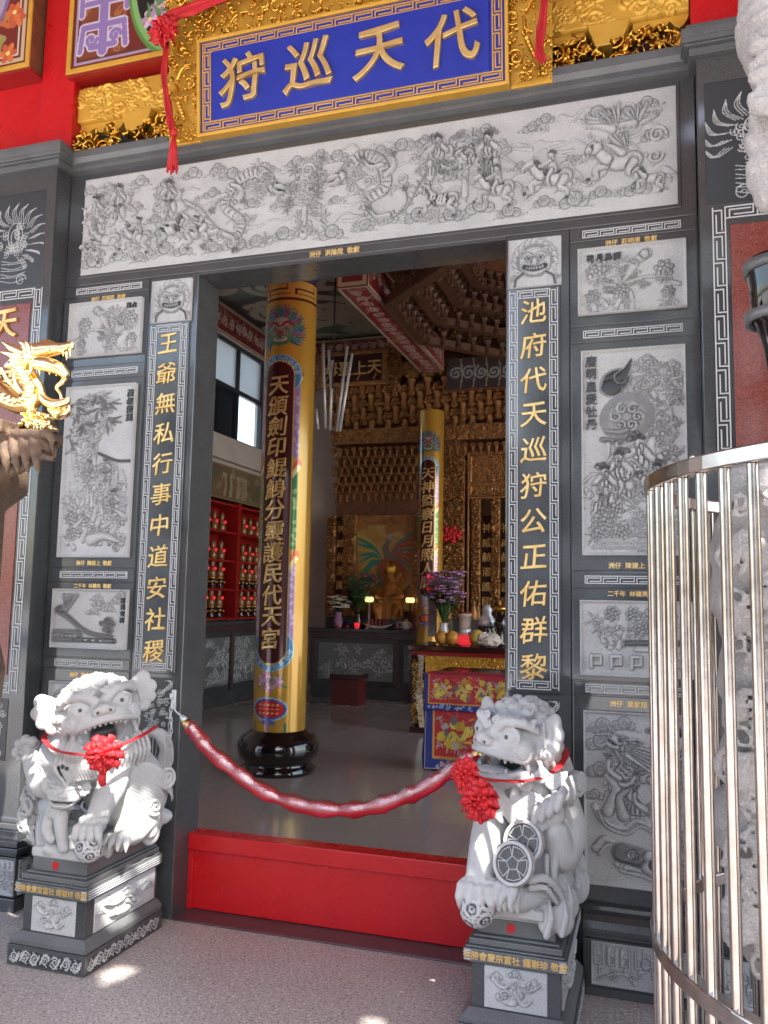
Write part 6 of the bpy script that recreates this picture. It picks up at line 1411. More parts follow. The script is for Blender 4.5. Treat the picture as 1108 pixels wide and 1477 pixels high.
for j in range(4):
    rr = 2.0-.3*j; zz = 5.25+.22*j; n = 8; V = []
    for r1, z1 in ((rr, zz), (rr+.16, zz), (rr+.16, zz+.1), (rr, zz+.1)): V += [(cc[0]+r1*math.cos(6.2832*(i+.5)/n), cc[1]+r1*math.sin(6.2832*(i+.5)/n), z1) for i in range(n)]
    mesh_np('ring_beam', np.array(V), [(q*n+i, q*n+(i+1) % n, ((q+1) % 4)*n+(i+1) % n, ((q+1) % 4)*n+i) for q in range(4) for i in range(n)], 'dark_wood', cs)
    bm = MB()
    for i in range(8):
        a, b = (np.array([cc[0]+rr*math.cos(6.2832*(q+.5)/8), cc[1]+rr*math.sin(6.2832*(q+.5)/8)]) for q in (i, i+1))
        for t_ in np.linspace(0, 1, 7)[:-1]: p_ = a+(b-a)*t_; bracket_unit(bm, p_[0], p_[1], zz+.17, 1.1)
    bm.build('bracket_ring', 'dark_wood', cs)['kind'] = 'stuff'
MB().box(-3.15, .9, 4.6, 8.6, 6.12, 6.2).build('lid', 'brown_wood', cs)
# hanging bulb and rod lamp
bl = thing('pendant_bulb', 'small white bulb hanging below the painted beam', 'bulb', tuple(PY(549, 458, 7.5)))
b0 = PY(549, 462, 7.5); MB().lathe([(.0, -.10), (.05, -.07), (.055, -.02), (.03, .03), (.025, .07), (.0, .07)], b0, 12).build('bulb', 'tube_white', bl, True); MB().tube([b0+ZU*.07, (b0[0], b0[1], 6.2)], .006, 5).build('cord', 'black_iron', bl)
ch = thing('rod_chandelier', 'chandelier of five slanting white metal rods hung on thin cords before the altar', 'chandelier', tuple(PY(485, 560, 7.0)))
for (a, b) in (((466, 496), (470, 618)), ((480, 520), (476, 620)), ((501, 500), (486, 622)), ((508, 510), (490, 622)), ((456, 590), (459, 619)), ((474, 505), (478, 560))): MB().tube([PY(*a, 7.0), PY(*b, 7.0+.05)], .022, 8).build('rod', 'tube_white', ch, True)
c0 = PY(480, 560, 7.0); MB().tube([c0, (c0[0], c0[1], 6.2)], .012, 6).build('cord', 'black_iron', ch)
# ---- things on the altar
def gy(px, py, y=9.3): return PY(px, py, y)
def statue():
    c = gy(563, 882, 9.42); t = thing('deity_statue', 'seated gilded deity statue in orange robes before the phoenix panel', 'statue', (c[0], 9.42, 1.30)); x, y, z0 = c[0], 9.40, 1.30
    s = Sdf((x-.36, y-.3, z0-.02), (x+.36, y+.3, z0+.95), .011)
    s.chain([(x, y, z0+.05), (x, y, z0+.30), (x, y, z0+.5)], [.22, .17, .12], None, .04); s.ell((x, y-.02, z0+.66), (.075, .08, .095), None, .02)
    for d in (1, -1): s.chain([(x+d*.10, y, z0+.5), (x+d*.19, y-.04, z0+.36), (x+d*.06, y-.16, z0+.32)], [.06, .06, .035], None, .02); s.chain([(x+d*.06, y-.05, z0+.2), (x+d*.17, y-.17, z0+.14), (x+d*.13, y-.18, z0+.0)], [.08, .075, .06], None, .02); s.ell((x+d*.028, y-.10, z0+.68), .014, None, .004); s.chain([(x+d*.08, y, z0+.62), (x+d*.16, y+.02, z0+.72)], .03, .02, .01)
    s.ell((x, y-.105, z0+.655), (.014, .018, .018), None, .005)
    s.build('body', 'dim_orange', t); MB().lathe([(.08, .73), (.11, .76), (.10, .80), (.115, .83), (.07, .88), (.05, .93), (.0, .95)], (x, y, z0), 14).build('crown', 'gold_leaf', t, True); return t
mat('dim_orange', (.42, .13, .03), .45, .2, col2=(.55, .25, .06), scale=22, bump=.6, bscale=60)
statue()
def simple(name, label, cat, loc, prof, m, group=None, seg=14):
    t = tag(MB().lathe(prof, loc, seg).build(name, m, None, True), label, cat, group, 'thing'); return t
for (px, lab) in ((533, 'gold lotus lamp on a thin stem at the statue, standing before the green shrub'), (592, 'gold lotus lamp on a dark stem beside the golden column')):
    c = gy(px, 882, 9.30); t = thing('lotus_lamp', lab, 'lamp', (c[0], 9.3, 1.12)); MB().lathe([(.07, 0), (.06, .02), (.012, .04), (.012, .42), (.03, .44), (.0, .44)], (c[0], 9.28, 1.12), 10).build('stem', 'tube_white' if px < 560 else 'dark_lacquer', t, True)
    mb = MB()
    for k in range(8): a = k*.785; mb.ball((c[0]+.05*math.cos(a), 9.28+.05*math.sin(a), 1.60), (.03, .03, .045), 6, 5)
    mb.build('flower', 'lamp_glow', t, True)
def bouquet(label, c, h, rad, petal, n, seed, vase='tube_white'):
    t = thing('flower_vase', label, 'flower vase', tuple(c)); g = np.random.default_rng(seed); c = np.array(c)
    MB().lathe([(.05, 0), (.07, .03), (.085, .12), (.05, .22), (.065, .26), (.0, .255)], c, 14).build('vase', vase, t, True)
    fm, lm = MB(), MB()
    for i in range(n):
        a, q = 6.28*g.random(), rad*math.sqrt(g.random()); e = c+np.array([q*math.cos(a), q*math.sin(a), h*g.uniform(.55, 1.)]); lm.tube([c+ZU*.24, (c+ZU*.3+e)/2, e], .005, 4)
        for k in range(5): b = k*1.26+a; p = e+np.array([.035*math.cos(b), .035*math.sin(b), .0]); fm.ball(p, (.032, .032, .014), 6, 4)
        for k in range(3):
            p = c+ZU*.25+(e-c-ZU*.25)*g.uniform(.3, .95); d = np.array([g.normal(), g.normal(), g.uniform(-.2, .7)])*.11; w_ = np.cross(d, ZU); w_ = w_/(np.linalg.norm(w_)+1e-6)*.025
            lm.add([p, p+d*.5+w_, p+d, p+d*.5-w_], [(0, 1, 2, 3)])
    fm.build('blossoms', petal, t, True)['kind'] = 'stuff'; lm.build('leaves', 'leaf', t)['kind'] = 'stuff'; return t
tc = PY(634, 925, 6.9); tz = 1.06
bouquet('tall vase of purple flowers and green leaves on the offering table', (PY(640, 925, 6.75)[0], 6.75, tz), .92, .25, 'petal_purple', 80, 3)
bouquet('low vase of pink and white flowers at the end of the altar', (gy(491, 893)[0], 9.2, 1.12), .52, .18, 'petal_white', 34, 4, 'petal_purple')
bouquet('dark green shrub in a black pot beside the statue on the altar', (gy(518, 893)[0], 9.25, 1.12), .85, .2, 'leaf', 60, 5, 'black_lacquer')
bt = thing('offering_boat', 'pale boat shaped offering dish with candles on the altar', 'dish', (gy(549, 893)[0], 9.2, 1.12)); c = np.array([gy(549, 893)[0], 9.18, 1.12])
mb = MB(); n = 13; V = []
for i in range(n):
    u = i/(n-1)*2-1; w_ = .07*math.sqrt(max(0, 1-u*u))+.004; zz = .05+.05*u*u
    V += [c+np.array([.26*u, -w_, zz]), c+np.array([.26*u, 0, zz-.05*(1-u*u)]), c+np.array([.26*u, w_, zz])]
mb.add(V, [(i*3+j, (i+1)*3+j, (i+1)*3+j+1, i*3+j+1) for i in range(n-1) for j in (0, 1)]); o = mb.build('hull', 'tube_white', bt, True); o.modifiers.new('thickness', 'SOLIDIFY').thickness = .01
for k in range(6): MB().tube([c+np.array([-.17+.065*k, 0, .02]), c+np.array([-.17+.065*k, 0, .16])], .010, 6).build('candle', 'red_cloth', bt)
simple('red_cup', 'red glass cup on the altar between the shrub and the dish', 'cup', (gy(519, 900)[0]+.0, 9.05+.12, 1.12), [(.03, 0), (.05, .06), (.045, .10), (.0, .095)], 'red_lamp')
tp = thing('tea_pot', 'small silver teapot on the altar below the golden column', 'teapot', (gy(590, 893)[0], 9.17, 1.12)); c = np.array([gy(590, 893)[0], 9.17, 1.12])
MB().lathe([(.05, 0), (.09, .03), (.10, .08), (.06, .13), (.02, .15), (.02, .175), (.0, .18)], c, 16).build('body', 'tube_white', tp, True); MB().tube([c+np.array([.09, 0, .05]), c+np.array([.15, 0, .09]), c+np.array([.17, 0, .13])], .014, 7).build('spout', 'tube_white', tp, True); MB().tube([c+np.array([-.08, 0, .12]), c+np.array([-.16, 0, .12]), c+np.array([-.15, 0, .04]), c+np.array([-.09, 0, .04])], .010, 7).build('handle', 'tube_white', tp, True)
rs = thing('red_chair', 'small red wooden shrine chair on the altar beside the teapot', 'shrine chair', (gy(606, 893)[0], 9.2, 1.12)); c = np.array([gy(608, 893)[0], 9.2, 1.12])
for dx in (-.09, .09):
    for dy in (-.06, .06): MB().box(c[0]+dx-.012, c[0]+dx+.012, c[1]+dy-.012, c[1]+dy+.012, c[2], c[2]+(.16 if dy < 0 else .36)).build('leg', 'red_lacquer', rs)
MB().box(c[0]-.105, c[0]+.105, c[1]-.075, c[1]+.075, c[2]+.161, c[2]+.18).build('seat', 'red_lacquer', rs)
MB().box(c[0]-.08, c[0]+.08, c[1]+.05, c[1]+.07, c[2]+.27, c[2]+.33).build('backrest', 'red_lacquer', rs)
fg = None
for i in range(9):   # small gilt figurines ranged on the upper tier
    x = -4.95+.42*i+(.1 if i > 3 else 0)
    if abs(x-gy(563, 882, 9.42)[0]) < .3: continue
    if fg is None:
        fg = thing('gilt_figurine', 'small gilt figurine among those ranged on the upper tier of the altar', 'figurine', (x, 9.50, 1.301), 'small gilt figurines on the altar tier')
        MB().lathe([(.07, 0), (.075, .03), (.055, .05), (.065, .10), (.05, .19), (.03, .23), (.036, .27), (.03, .31), (.012, .34), (.0, .36)], (x, 9.50, 1.301), 12).build('figure', 'dim_gold', fg, True); MB().lathe([(.085, 0), (.085, .012), (.0, .012)], (x, 9.50, 1.289), 12).build('stand', 'dark_lacquer', fg)
    else: copy_tree(fg, (x, 9.50+.03*(i % 2), 1.301))
wc = None
for i in range(7):
    x = -4.9+.17*i
    if abs(x-gy(549, 893)[0]) < .27 or abs(x-gy(519, 900)[0]) < .09: continue
    if wc is None: wc = simple('wine_cup', 'small red wine cup in the row along the front of the altar', 'cup', (x, 9.0, 1.121), [(.022, 0), (.034, .05), (.03, .055), (.0, .05)], 'red_lacquer'); wc['group'] = 'wine cups along the altar front'; wx = x
    else: c_ = wc.copy(); COL.objects.link(c_); c_.location.x = x-wx
mb = MB()
for x in np.arange(-6., 3.5, .8): mb.box(x, x+.004, .25, 9.9, -.001, .0012)
for y in np.arange(.65, 9.9, .8): mb.box(-6.4, 3.5, y, y+.004, -.001, .0006)
tag(mb.build('floor_joints', 'floor_joint'), kind='structure')
# ---- offering table and its goods
ty = 6.15; tx0, tx1 = -2.88, -.30
tb = thing('offering_table', 'long dark lacquered offering table with gilt carved aprons and curved legs', 'table', ((tx0+tx1)/2, 6.6, 0))
MB().box(tx0, tx1, ty, 7.15, .985, 1.055).build('table_top', 'dark_lacquer', tb, bevel=.012); MB().box(tx0+.04, tx1-.04, ty+.05, 7.1, .93, .984).build('waist', 'red_lacquer', tb, bevel=.006)
r = goldwork(tx1-tx0-.44, .26, 71, 1.0); r.build('gilt_apron', (tx0+.22, ty+.07, .665), XR, ZU, .03, tb, 'gold_paint', rim=1)
MB().box(tx0+.2, tx1-.2, ty+.02, ty+.10, .63, .66).build('rail', 'dark_lacquer', tb, bevel=.006)
for x in (tx0+.04, tx1-.24):
    for y in (ty+.02, 6.95):
        mb = MB(); mb.tube([(x+.1, y+.08, .93), (x+.07, y+.06, .7), (x+.05, y+.05, .45), (x+.10, y+.07, .2), (x+.12, y+.08, .06)], [.11, .10, .085, .07, .07], 4); mb.box(x+.0, x+.2, y-.01, y+.17, 0, .07); mb.build('leg', 'dark_lacquer', tb)
        if y < 6.5: r = goldwork(.15, .78, 73, 1.2); r.build('gilt_leg_panel', (x+.03, y-.035, .12), XR, ZU, .025, tb, 'gold_paint', cut=.12)
def fruit(label, c, r_, m, name='orange'): return tag(MB().ball(c, r_, 14, 10).build(name, m, None, True), label, 'fruit', None, 'thing')
for (px, py, lab, m, r_) in ((637, 918, 'orange fruit in front of the purple flowers on the offering table', 'fruit_orange', .085), (652, 917, 'round orange fruit beside the red glass lamp on the offering table', 'fruit_orange', .09), (645, 905, 'small pear shaped yellow fruit behind the two oranges', 'fruit_yellow', .06), (688, 920, 'pale yellow melon between the red glass lamp and the pink bundle', 'fruit_yellow', .10)):
    c = PY(px, py, 6.35); fruit(lab, (c[0], 6.35+(.18 if r_ < .07 else 0), tz+r_-.002+(0 if r_ > .07 else .0)), r_, m, 'fruit')
def jar(name, label, cat, px, y, prof, m, top=None):
    c = PY(px, 925, y); t = thing(name, label, cat, (c[0], y, tz)); MB().lathe(prof, (c[0], y, tz), 14).build('body', m, t, True)
    if top: MB().lathe(top[0], (c[0], y, tz), 14).build('lid', top[1], t, True)
jar('glass_lamp', 'red glass lamp with a clear collar on the offering table', 'lamp', 671, 6.4, [(.05, 0), (.10, .02), (.11, .07), (.07, .12), (.0, .12)], 'red_lamp', ([(.06, .121), (.075, .2), (.0, .2)], 'tube_white'))
jar('tin_stack', 'stack of pink paper rolls with a red base behind the melon', 'paper stack', 671, 6.8, [(.09, 0), (.09, .12), (.08, .13), (.08, .34), (.10, .35), (.10, .38), (.0, .38)], 'petal_white', ([(.095, .381), (.095, .40), (.0, .40)], 'red_lacquer'))
jar('incense_burner', 'black and silver incense burner with a lion lid on the offering table', 'incense burner', 702, 6.75, [(.08, 0), (.14, .05), (.17, .14), (.12, .2), (.15, .23), (.0, .23)], 'black_lacquer', ([(.12, .231), (.10, .32), (.06, .38), (.07, .44), (.03, .5), (.0, .5)], 'tube_white'))
jar('candle_stand', 'gilt and black candle stand at the end of the offering table', 'candle stand', 722, 6.6, [(.09, 0), (.05, .05), (.04, .2), (.09, .25), (.07, .3), (.05, .42), (.0, .44)], 'black_lacquer', ([(.09, .441), (.10, .46), (.02, .5), (.0, .5)], 'gold_leaf'))
bd = thing('paper_bundle', 'crumpled pink plastic bundle of offerings beside the melon', 'bundle', (PY(702, 925, 6.3)[0], 6.32, tz)); g = np.random.default_rng(5); mb = MB(); c = PY(703, 925, 6.32); mb.ball((c[0], 6.34, tz+.075), (.17, .12, .085), 18, 12)
V = np.array(mb.v); V = V+g.normal(size=V.shape)*.010; V[:, 2] = np.maximum(V[:, 2], tz+.002); mesh_np('wrap', V, mb.f, 'petal_white', bd)
pk = thing('lit_portrait', 'small glowing red framed picture in front of the golden column', 'picture', tuple(PY(624, 838, 8.4))); c = PY(624, 838, 8.5); MB().box(c[0]-.10, c[0]+.10, 8.49, 8.53, c[2]-.16, c[2]+.14).build('frame', 'red_lacquer', pk, bevel=.01); MB().box(c[0]-.08, c[0]+.08, 8.483, 8.4895, c[2]-.13, c[2]+.11).build('picture', 'red_lamp', pk); MB().box(c[0]-.06, c[0]+.06, 8.5, 8.56, 1.06, c[2]-.16).build('stand', 'dark_lacquer', pk)
ln = thing('red_lantern', 'small red hanging ornament on the carved post beside the golden column', 'ornament', tuple(PY(651, 771, 9.4))); c = PY(651, 771, 9.42); mb = MB()
for k in range(24): a = k*2.4; q = .05+.05*(k % 3); mb.ball((c[0]+q*math.cos(a), 9.42, c[2]+.7*q*math.sin(a)), .045, 7, 5)
mb.build('blossoms', 'red_cloth', ln, True)['kind'] = 'stuff'
# ---- small table under embroidered cloth
cx0, cx1, cy, ctop = -2.05, -.95, 4.02, .905
ct = thing('cloth_table', 'square maroon table standing in front of the offering table', 'table', ((cx0+cx1)/2, cy+.45, 0))
MB().box(cx0-.02, cx1+.02, cy-.02, cy+.9, ctop-.04, ctop).build('table_top', 'dark_lacquer', ct, bevel=.006)
for x in (cx0+.03, cx1-.09):
    for y in (cy+.03, cy+.8): MB().box(x, x+.06, y, y+.06, 0, ctop-.041).build('leg', 'dark_lacquer', ct)
clo = thing('altar_cloth', 'red and blue embroidered altar cloth with golden dragons hanging over the small table', 'altar cloth', ((cx0+cx1)/2, cy, .9))
def p_embr(blue):
    def f(p):
        w = p.w; g = p.g
        p.frame(.0, .012, (.5, .4, .3)); p.C[:] = p.C
        i = (p.X > .16) & (p.X < w-.16) & (p.Y > .20) & (p.Y < .99); p.C[i] = (.46, .022, .03); 
        p.stroke([(.15, 1), (.15, .19), (w-.15, .19), (w-.15, 1)], .018, (.62, .30, .05), n=1)
        for k in range(int(w*16)): p.curl(g.uniform(.02, w), g.uniform(.03, .15), .035, (.30, .36, .55), 1.2, k, r=.008)
        for k in range(5): p.flower(.3+k*w/5, .09, .05, (.5, .12, .25), (.6, .5, .55))
        for k in range(int(w*40)): p.leaf(g.uniform(.2, w-.2), g.uniform(.26, .92), 6.28*g.random(), .12, ((.50, .10, .07), (.30, .05, .06), (.55, .32, .07), (.30, .32, .35))[k % 4], .14)
        for c0 in (.55, 1.15, 1.7, 2.3, 2.9):
            if c0 > w-.2: break
            for k in range(26):
                a = 6.28*g.random(); q = .27*math.sqrt(g.random()); x, y = c0+q*math.cos(a), .58+q*.95*math.sin(a); cc_ = ((.62, .46, .06), (.70, .56, .14), (.50, .32, .03), (.16, .13, .16), (.45, .42, .4))[k % 5]
                if k % 2: p.curl(x, y, g.uniform(.05, .09), cc_, 1.4, 6*g.random(), 1 if k % 4 else -1, r=.022)
                else: p.leaf(x, y, 6.28*g.random(), g.uniform(.1, .18), cc_, .14)
            p.stroke([(c0-.2, .42), (c0-.08, .6), (c0+.06, .5), (c0+.16, .68), (c0+.22, .62)], .028, (.66, .50, .08), .015); p.blob(c0+.2, .66, .06, .05, (.70, .55, .12)); p.blob(c0+.22, .68, .015, .015, (.05, .04, .04))
    return f
def cloth(name, x0, x1, z0, z1, y, blue, seed):
    p = Paint(x1-x0, z1-z0, .0065, (.02, .035, .22), seed); p_embr(blue)(p)
    o = p.build(name, lambda u, v: np.stack([x0+u, y-.010*np.sin(u*17+seed)*(1-v/(z1-z0)*.7)-.02*(1-v/(z1-z0)), z0+v], -1), 'cloth_painted', clo, True); sm = o.modifiers.new('thickness', 'SOLIDIFY'); sm.thickness = .004
mat('cloth_painted', (.5, .5, .5), .6, vcol=True, bump=.5, bscale=170)
cloth('valance', cx0-.03, cx1+.03, .575, ctop+.004, cy-.034, True, 1); cloth('skirt', cx0-.02, cx1+.02, .03, .60, cy-.022, True, 2)
MB().box(cx0-.03, cx1+.03, cy-.03, cy+.3, ctop+.001, ctop+.006).build('top_fold', 'embroidery_red', clo)
p = Paint(.5, .55, .008, (.02, .035, .22), 4)
for k in range(30): p.curl(p.g.uniform(.05, .8), p.g.uniform(.05, .95), .06, (.3, .36, .55), 1.2, k, r=.014)
o = p.build('side_fall', lambda u, v: np.stack([cx0-.035-.01*np.sin(v*12), cy-.03+u, .02+v], -1)[:, ::-1], 'cloth_painted', clo, True); o.modifiers.new('thickness', 'SOLIDIFY').thickness = .004
stl = thing('kneeling_stool', 'low dark red kneeling stool in front of the altar counter', 'stool', (-4.45, 8.55, 0)); c = PZ(505, 1006, 0)
MB().box(-4.72, -4.22, 8.25, 8.65, .38, .46).build('seat', 'dark_lacquer', stl, bevel=.01); MB().box(-4.69, -4.25, 8.28, 8.62, .0, .379).build('box', 'stool_red', stl, bevel=.006)
# ================================================================== rope barrier across the door
rp = thing('rope_barrier', 'sagging red rope in clear plastic film hooked across the doorway', 'rope barrier', (-1.47, -.04, .7))
yr = -.045
RP = [PY(x, y, yr) for x, y in ((270, 1043), (300, 1079), (345, 1118), (400, 1151), (470, 1168), (540, 1164), (600, 1143), (650, 1114), (690, 1086))]
sp = spline(RP, 9); n = len(sp); g = np.random.default_rng(2)
rr = .033+.004*np.sin(np.arange(n)*1.1)+.002*g.normal(size=n); rr[:3] *= (.6, .8, .95); rr[-3:] *= (.95, .8, .6)
mb = MB(); seg = 14; P = sp
for i in range(n):
    t = P[min(i+1, n-1)]-P[max(i-1, 0)]; t /= np.linalg.norm(t); a = np.cross(t, [0, 1., 0]); a /= np.linalg.norm(a); b = np.cross(t, a)
    mb.v += [tuple(P[i]+rr[i]*(1+.10*math.sin(3*k*6.2832/seg+i*.55))*(math.cos(k*6.2832/seg)*a+math.sin(k*6.2832/seg)*b)) for k in range(seg)]
mb.t = [(1, 1, 1)]*len(mb.v); mb.f = [(i*seg+k, i*seg+(k+1) % seg, (i+1)*seg+(k+1) % seg, (i+1)*seg+k) for i in range(n-1) for k in range(seg)]; mb.n = len(mb.v)
mb.build('rope', 'rope_red', rp, True)
# loose film: crumpled sleeve lying over the top of the rope
V = []; F = []; sg = 16
for i in range(n):
    t = P[min(i+1, n-1)]-P[max(i-1, 0)]; t /= np.linalg.norm(t); a = np.cross(t, [0, 1., 0]); a /= np.linalg.norm(a); a = a if a[2] > 0 else -a; b = np.cross(t, a)
    for k in range(sg):
        an = k*6.2832/sg; e = .86+(.22+.12*g.random()+.26*max(0, math.cos(an-.3))**2*(.6+.4*math.sin(i*.4+1)))*(1 if math.cos(an-.3) > .25 else 0); V.append(P[i]+rr[i]*e*(math.cos(an)*a+math.sin(an)*b))
F = [(i*sg+k, i*sg+(k+1) % sg, (i+1)*sg+(k+1) % sg, (i+1)*sg+k) for i in range(n-1) for k in range(sg)]
mesh_np('plastic_film', np.array(V), F, 'clear_film', rp, True)
d0 = sp[0]-sp[2]; d0 /= np.linalg.norm(d0)
MB().tube([sp[0]-d0*.03, sp[0]+d0*.012], [.026, .024], 14).build('brass_cap', 'gold_leaf', rp, True); MB().tube([sp[0]+d0*.012, sp[0]+d0*.03, sp[0]+d0*.05], [.018, .016, .008], 10).build('end_cap', 'tube_white', rp, True)
d1 = sp[-1]-sp[-3]; d1 /= np.linalg.norm(d1); MB().tube([sp[-1]-d1*.03, sp[-1]+d1*.012], [.026, .024], 14).build('brass_cap', 'gold_leaf', rp, True)
def hook(a, b, name): MB().tube(spline([a, (np.array(a)+b)/2+np.array([0, -.008, -.006]), b], 5), .0042, 7).build(name, 'tube_white', rp, True)
h0 = PY(247, 1013, -.03); hook(sp[0]+d0*.045, h0, 'hook'); h1 = np.array([-.63, -.012, 1.0]); hook(sp[-1]+d1*.01, h1, 'hook')
cn = thing('steel_chain', 'short steel chain hanging from the hook plate beside the rope end', 'chain', tuple(h0))
for i in range(9):
    c = h0+np.array([-.004*math.sin(i), .006, -.012-.026*i]); A = np.array([1., 0, 0]) if i % 2 else np.array([0, .7, 0])
    MB().tube([c+A*.007*math.cos(a)+ZU*.017*math.sin(a) for a in np.linspace(0, 6.2832, 13)], .0026, 6, False).build('link', 'tube_white', cn, True)
MB().box(h0[0]-.012, h0[0]+.012, -.012, .001, h0[2]-.035, h0[2]+.06).build('hook_plate', 'tube_white', cn, bevel=.003); MB().tube([h0+np.array([0, .018, .02]), h0+np.array([0, -.006, .02]), h0+np.array([0, -.01, .045])], .005, 7).build('hook', 'tube_white', cn, True)

# ================================================================== steel railing and dragon column
rl = thing('steel_railing', 'tall round stainless steel railing fencing off the stone dragon column', 'railing', (.75, -1.4, 0))
rc, rrad, rz = (.75, -1.4), .75, 1.90
def hoop(z0, z1, r0, r1, name, m='steel', n=96):
    V = [(rc[0]+r*math.cos(6.2832*i/n), rc[1]+r*math.sin(6.2832*i/n), z) for r, z in ((r0, z0), (r1, z0), (r1, z1), (r0, z1)) for i in range(n)]
    o = mesh_np(name, np.array(V), [(j*n+i, j*n+(i+1) % n, ((j+1) % 4)*n+(i+1) % n, ((j+1) % 4)*n+i) for j in range(4) for i in range(n)], m, rl, False, bevel=.004); return o
hoop(rz, rz+.038, rrad-.019, rrad+.019, 'top_rail'); hoop(.74, .778, rrad-.019, rrad+.019, 'lower_rail'); hoop(.05, .088, rrad-.019, rrad+.019, 'foot_rail')
N = 60
for i in range(N):
    a = 6.2832*(i+.23)/N; x, y = rc[0]+rrad*math.cos(a), rc[1]+rrad*math.sin(a)
    MB().lathe([(.0125, .089), (.0125, rz-.001)], (x, y, 0), 14, False).build('bar', 'steel', rl, True)
for i in range(6):
    a = 6.2832*(i+.5)/6; x, y = rc[0]+rrad*math.cos(a), rc[1]+rrad*math.sin(a); MB().lathe([(.02, 0), (.02, .049)], (x, y, 0), 12).build('foot', 'steel', rl, True)
for i in range(2): a = 6.2832*(i*.5+.08); x, y = rc[0]+rrad*math.cos(a), rc[1]+rrad*math.sin(a); MB().ball((x, y, rz+.042), .008, 8, 5).build('stud', 'steel', rl, True)
dc = thing('dragon_column', 'pitted pale stone column with a carved coiling dragon inside the steel railing', 'column', (.75, -1.42, 0)); c0 = np.array([.90, -1.42])
s = Sdf((.10, -2.05, .0), (1.46, -.78, 5.75), .0105); g = np.random.default_rng(4)
s.chain([(c0[0], c0[1], 0), (c0[0], c0[1], 5.75)], .27, None, .02)
dp = [(c0[0]+.36*math.cos(a), c0[1]+.34*math.sin(a), .55+.60*(a-1.2)) for a in np.arange(1.2, 9.6, .35)]
s.chain(dp, [.06, .11, .13, .13, .13, .13, .11], None, .03)
for i, p in enumerate(spline(dp, 6)[::1]):
    q = np.array([p[0]-c0[0], p[1]-c0[1], 0]); q /= np.linalg.norm(q); s.ell(p+q*.10+ZU*(.05*((i % 3)-1)), .055, None, .012)
    if i % 3 == 0: s.ell(p+ZU*.14, (.03, .03, .06), None, .01)
for i in range(60):   # clouds and rock clinging to the shaft
    a, z_ = 6.28*g.random(), g.uniform(.05, 5.6); r_ = g.uniform(.05, .10); p = (c0[0]+.29*math.cos(a), c0[1]+.29*math.sin(a), z_); s.ell(p, r_, None, .02); s.spiral(np.array(p)+.05*np.array([math.cos(a), math.sin(a), 0]), (math.cos(a), math.sin(a), .1), r_*.9, .022, 1.5, i, 1, .01)
# loops of the body and figures that lean out towards the door
def C2(px, py, y): return PY(px, py, y)
s.chain([C2(1150, -60, -1.5), C2(1135, 40, -1.5), C2(1142, 100, -1.5), C2(1170, 170, -1.5)], [.13, .125, .10, .08], None, .03)
s.chain([C2(1160, 150, -1.45), C2(1122, 175, -1.48), C2(1117, 230, -1.48), C2(1130, 265, -1.46), C2(1160, 285, -1.45)], [.08, .065, .06, .055, .06], None, .02)
for (x, y_, r_) in ((1098, 175, .03), (1094, 205, .035), (1100, 240, .04), (1092, 262, .03), (1105, 282, .035)): s.ell(C2(x, y_, -1.5), (r_, r_, r_*1.3), None, .01)
for i in range(8): s.chain([C2(1085+6*(i % 3), 60+i*14, -1.58), C2(1125, 66+i*14, -1.62)], .016, None, .008)
for (x, y_, r_, yy) in ((1068, 770, .07, -1.35), (1055, 800, .06, -1.3), (1085, 820, .10, -1.4), (1060, 860, .07, -1.35), (1075, 900, .07, -1.3), (1095, 700, .09, -1.4), (1090, 960, .09, -1.4), (1064, 985, .055, -1.35), (1085, 1090, .08, -1.4), (1060, 1180, .075, -1.35), (1080, 1190, .085, -1.4), (1100, 1240, .07, -1.4), (1105, 1290, .07, -1.4), (1112, 1350, .08, -1.4)): s.ell(C2(x, y_, yy), (r_, r_, r_*1.2), None, .025)
s.chain([C2(1045, 1185, -1.36), C2(1075, 1160, -1.4), C2(1110, 1170, -1.4)], [.04, .06, .08], None, .02); s.chain([C2(1045, 795, -1.3), C2(1075, 845, -1.35), C2(1110, 880, -1.4)], [.03, .045, .06], None, .02)
tt = spline(dp, 7)
for i in range(2, len(tt)-2):   # scales along the coils, claws of the feet
    t_ = tt[i+1]-tt[i]; t_ /= np.linalg.norm(t_); o_ = np.array([tt[i][0]-c0[0], tt[i][1]-c0[1], 0]); o_ /= np.linalg.norm(o_); b_ = np.cross(t_, o_)
    for k_ in range(-2, 3):
        an = k_*.5+(.25 if i % 2 else 0); s.ell(tt[i]+.128*(o_*math.cos(an)+b_*math.sin(an)), .030, None, .003)
for i in range(40):
    x, y_ = g.uniform(1050, 1120), g.uniform(690, 1400); s.spiral(C2(x, y_, -1.52), (-.3, -1, .1), g.uniform(.03, .05), .010, 1.6, i, 1 if i % 2 else -1, .004)
for x, y_ in ((1062, 880), (1058, 1010), (1072, 1110)):
    for k_ in range(4): s.chain([C2(x+14, y_+6*k_, -1.5), C2(x-4, y_+8*k_, -1.54), C2(x-14, y_+10+9*k_, -1.5)], [.020, .020, .007], None, .004)
s.groove(C2(1112, 60, -1.5), (.2, .3, .3), (.3, .2, 1), .04, .006); s.groove(C2(1115, 230, -1.5), (.15, .2, .2), (1, .2, .3), .03, .005)
s.build('shaft', 'pitted_stone', dc)
MB().lathe([(.55, 0), (.55, .12), (.50, .16), (.42, .22), (.42, .30), (.34, .36), (.30, .36)], (c0[0], c0[1], 0), 8).build('plinth', 'honed_granite', dc, bevel=.01)
vp = thing('bronze_bell_lantern', 'dark glossy urn shaped lantern hanging beside the dragon column', 'lantern', tuple(PY(1132, 450, -1.15)))
q0, q1 = PY(1132, 372, -1.15), PY(1132, 545, -1.15); hh = q0[2]-q1[2]; q = hh
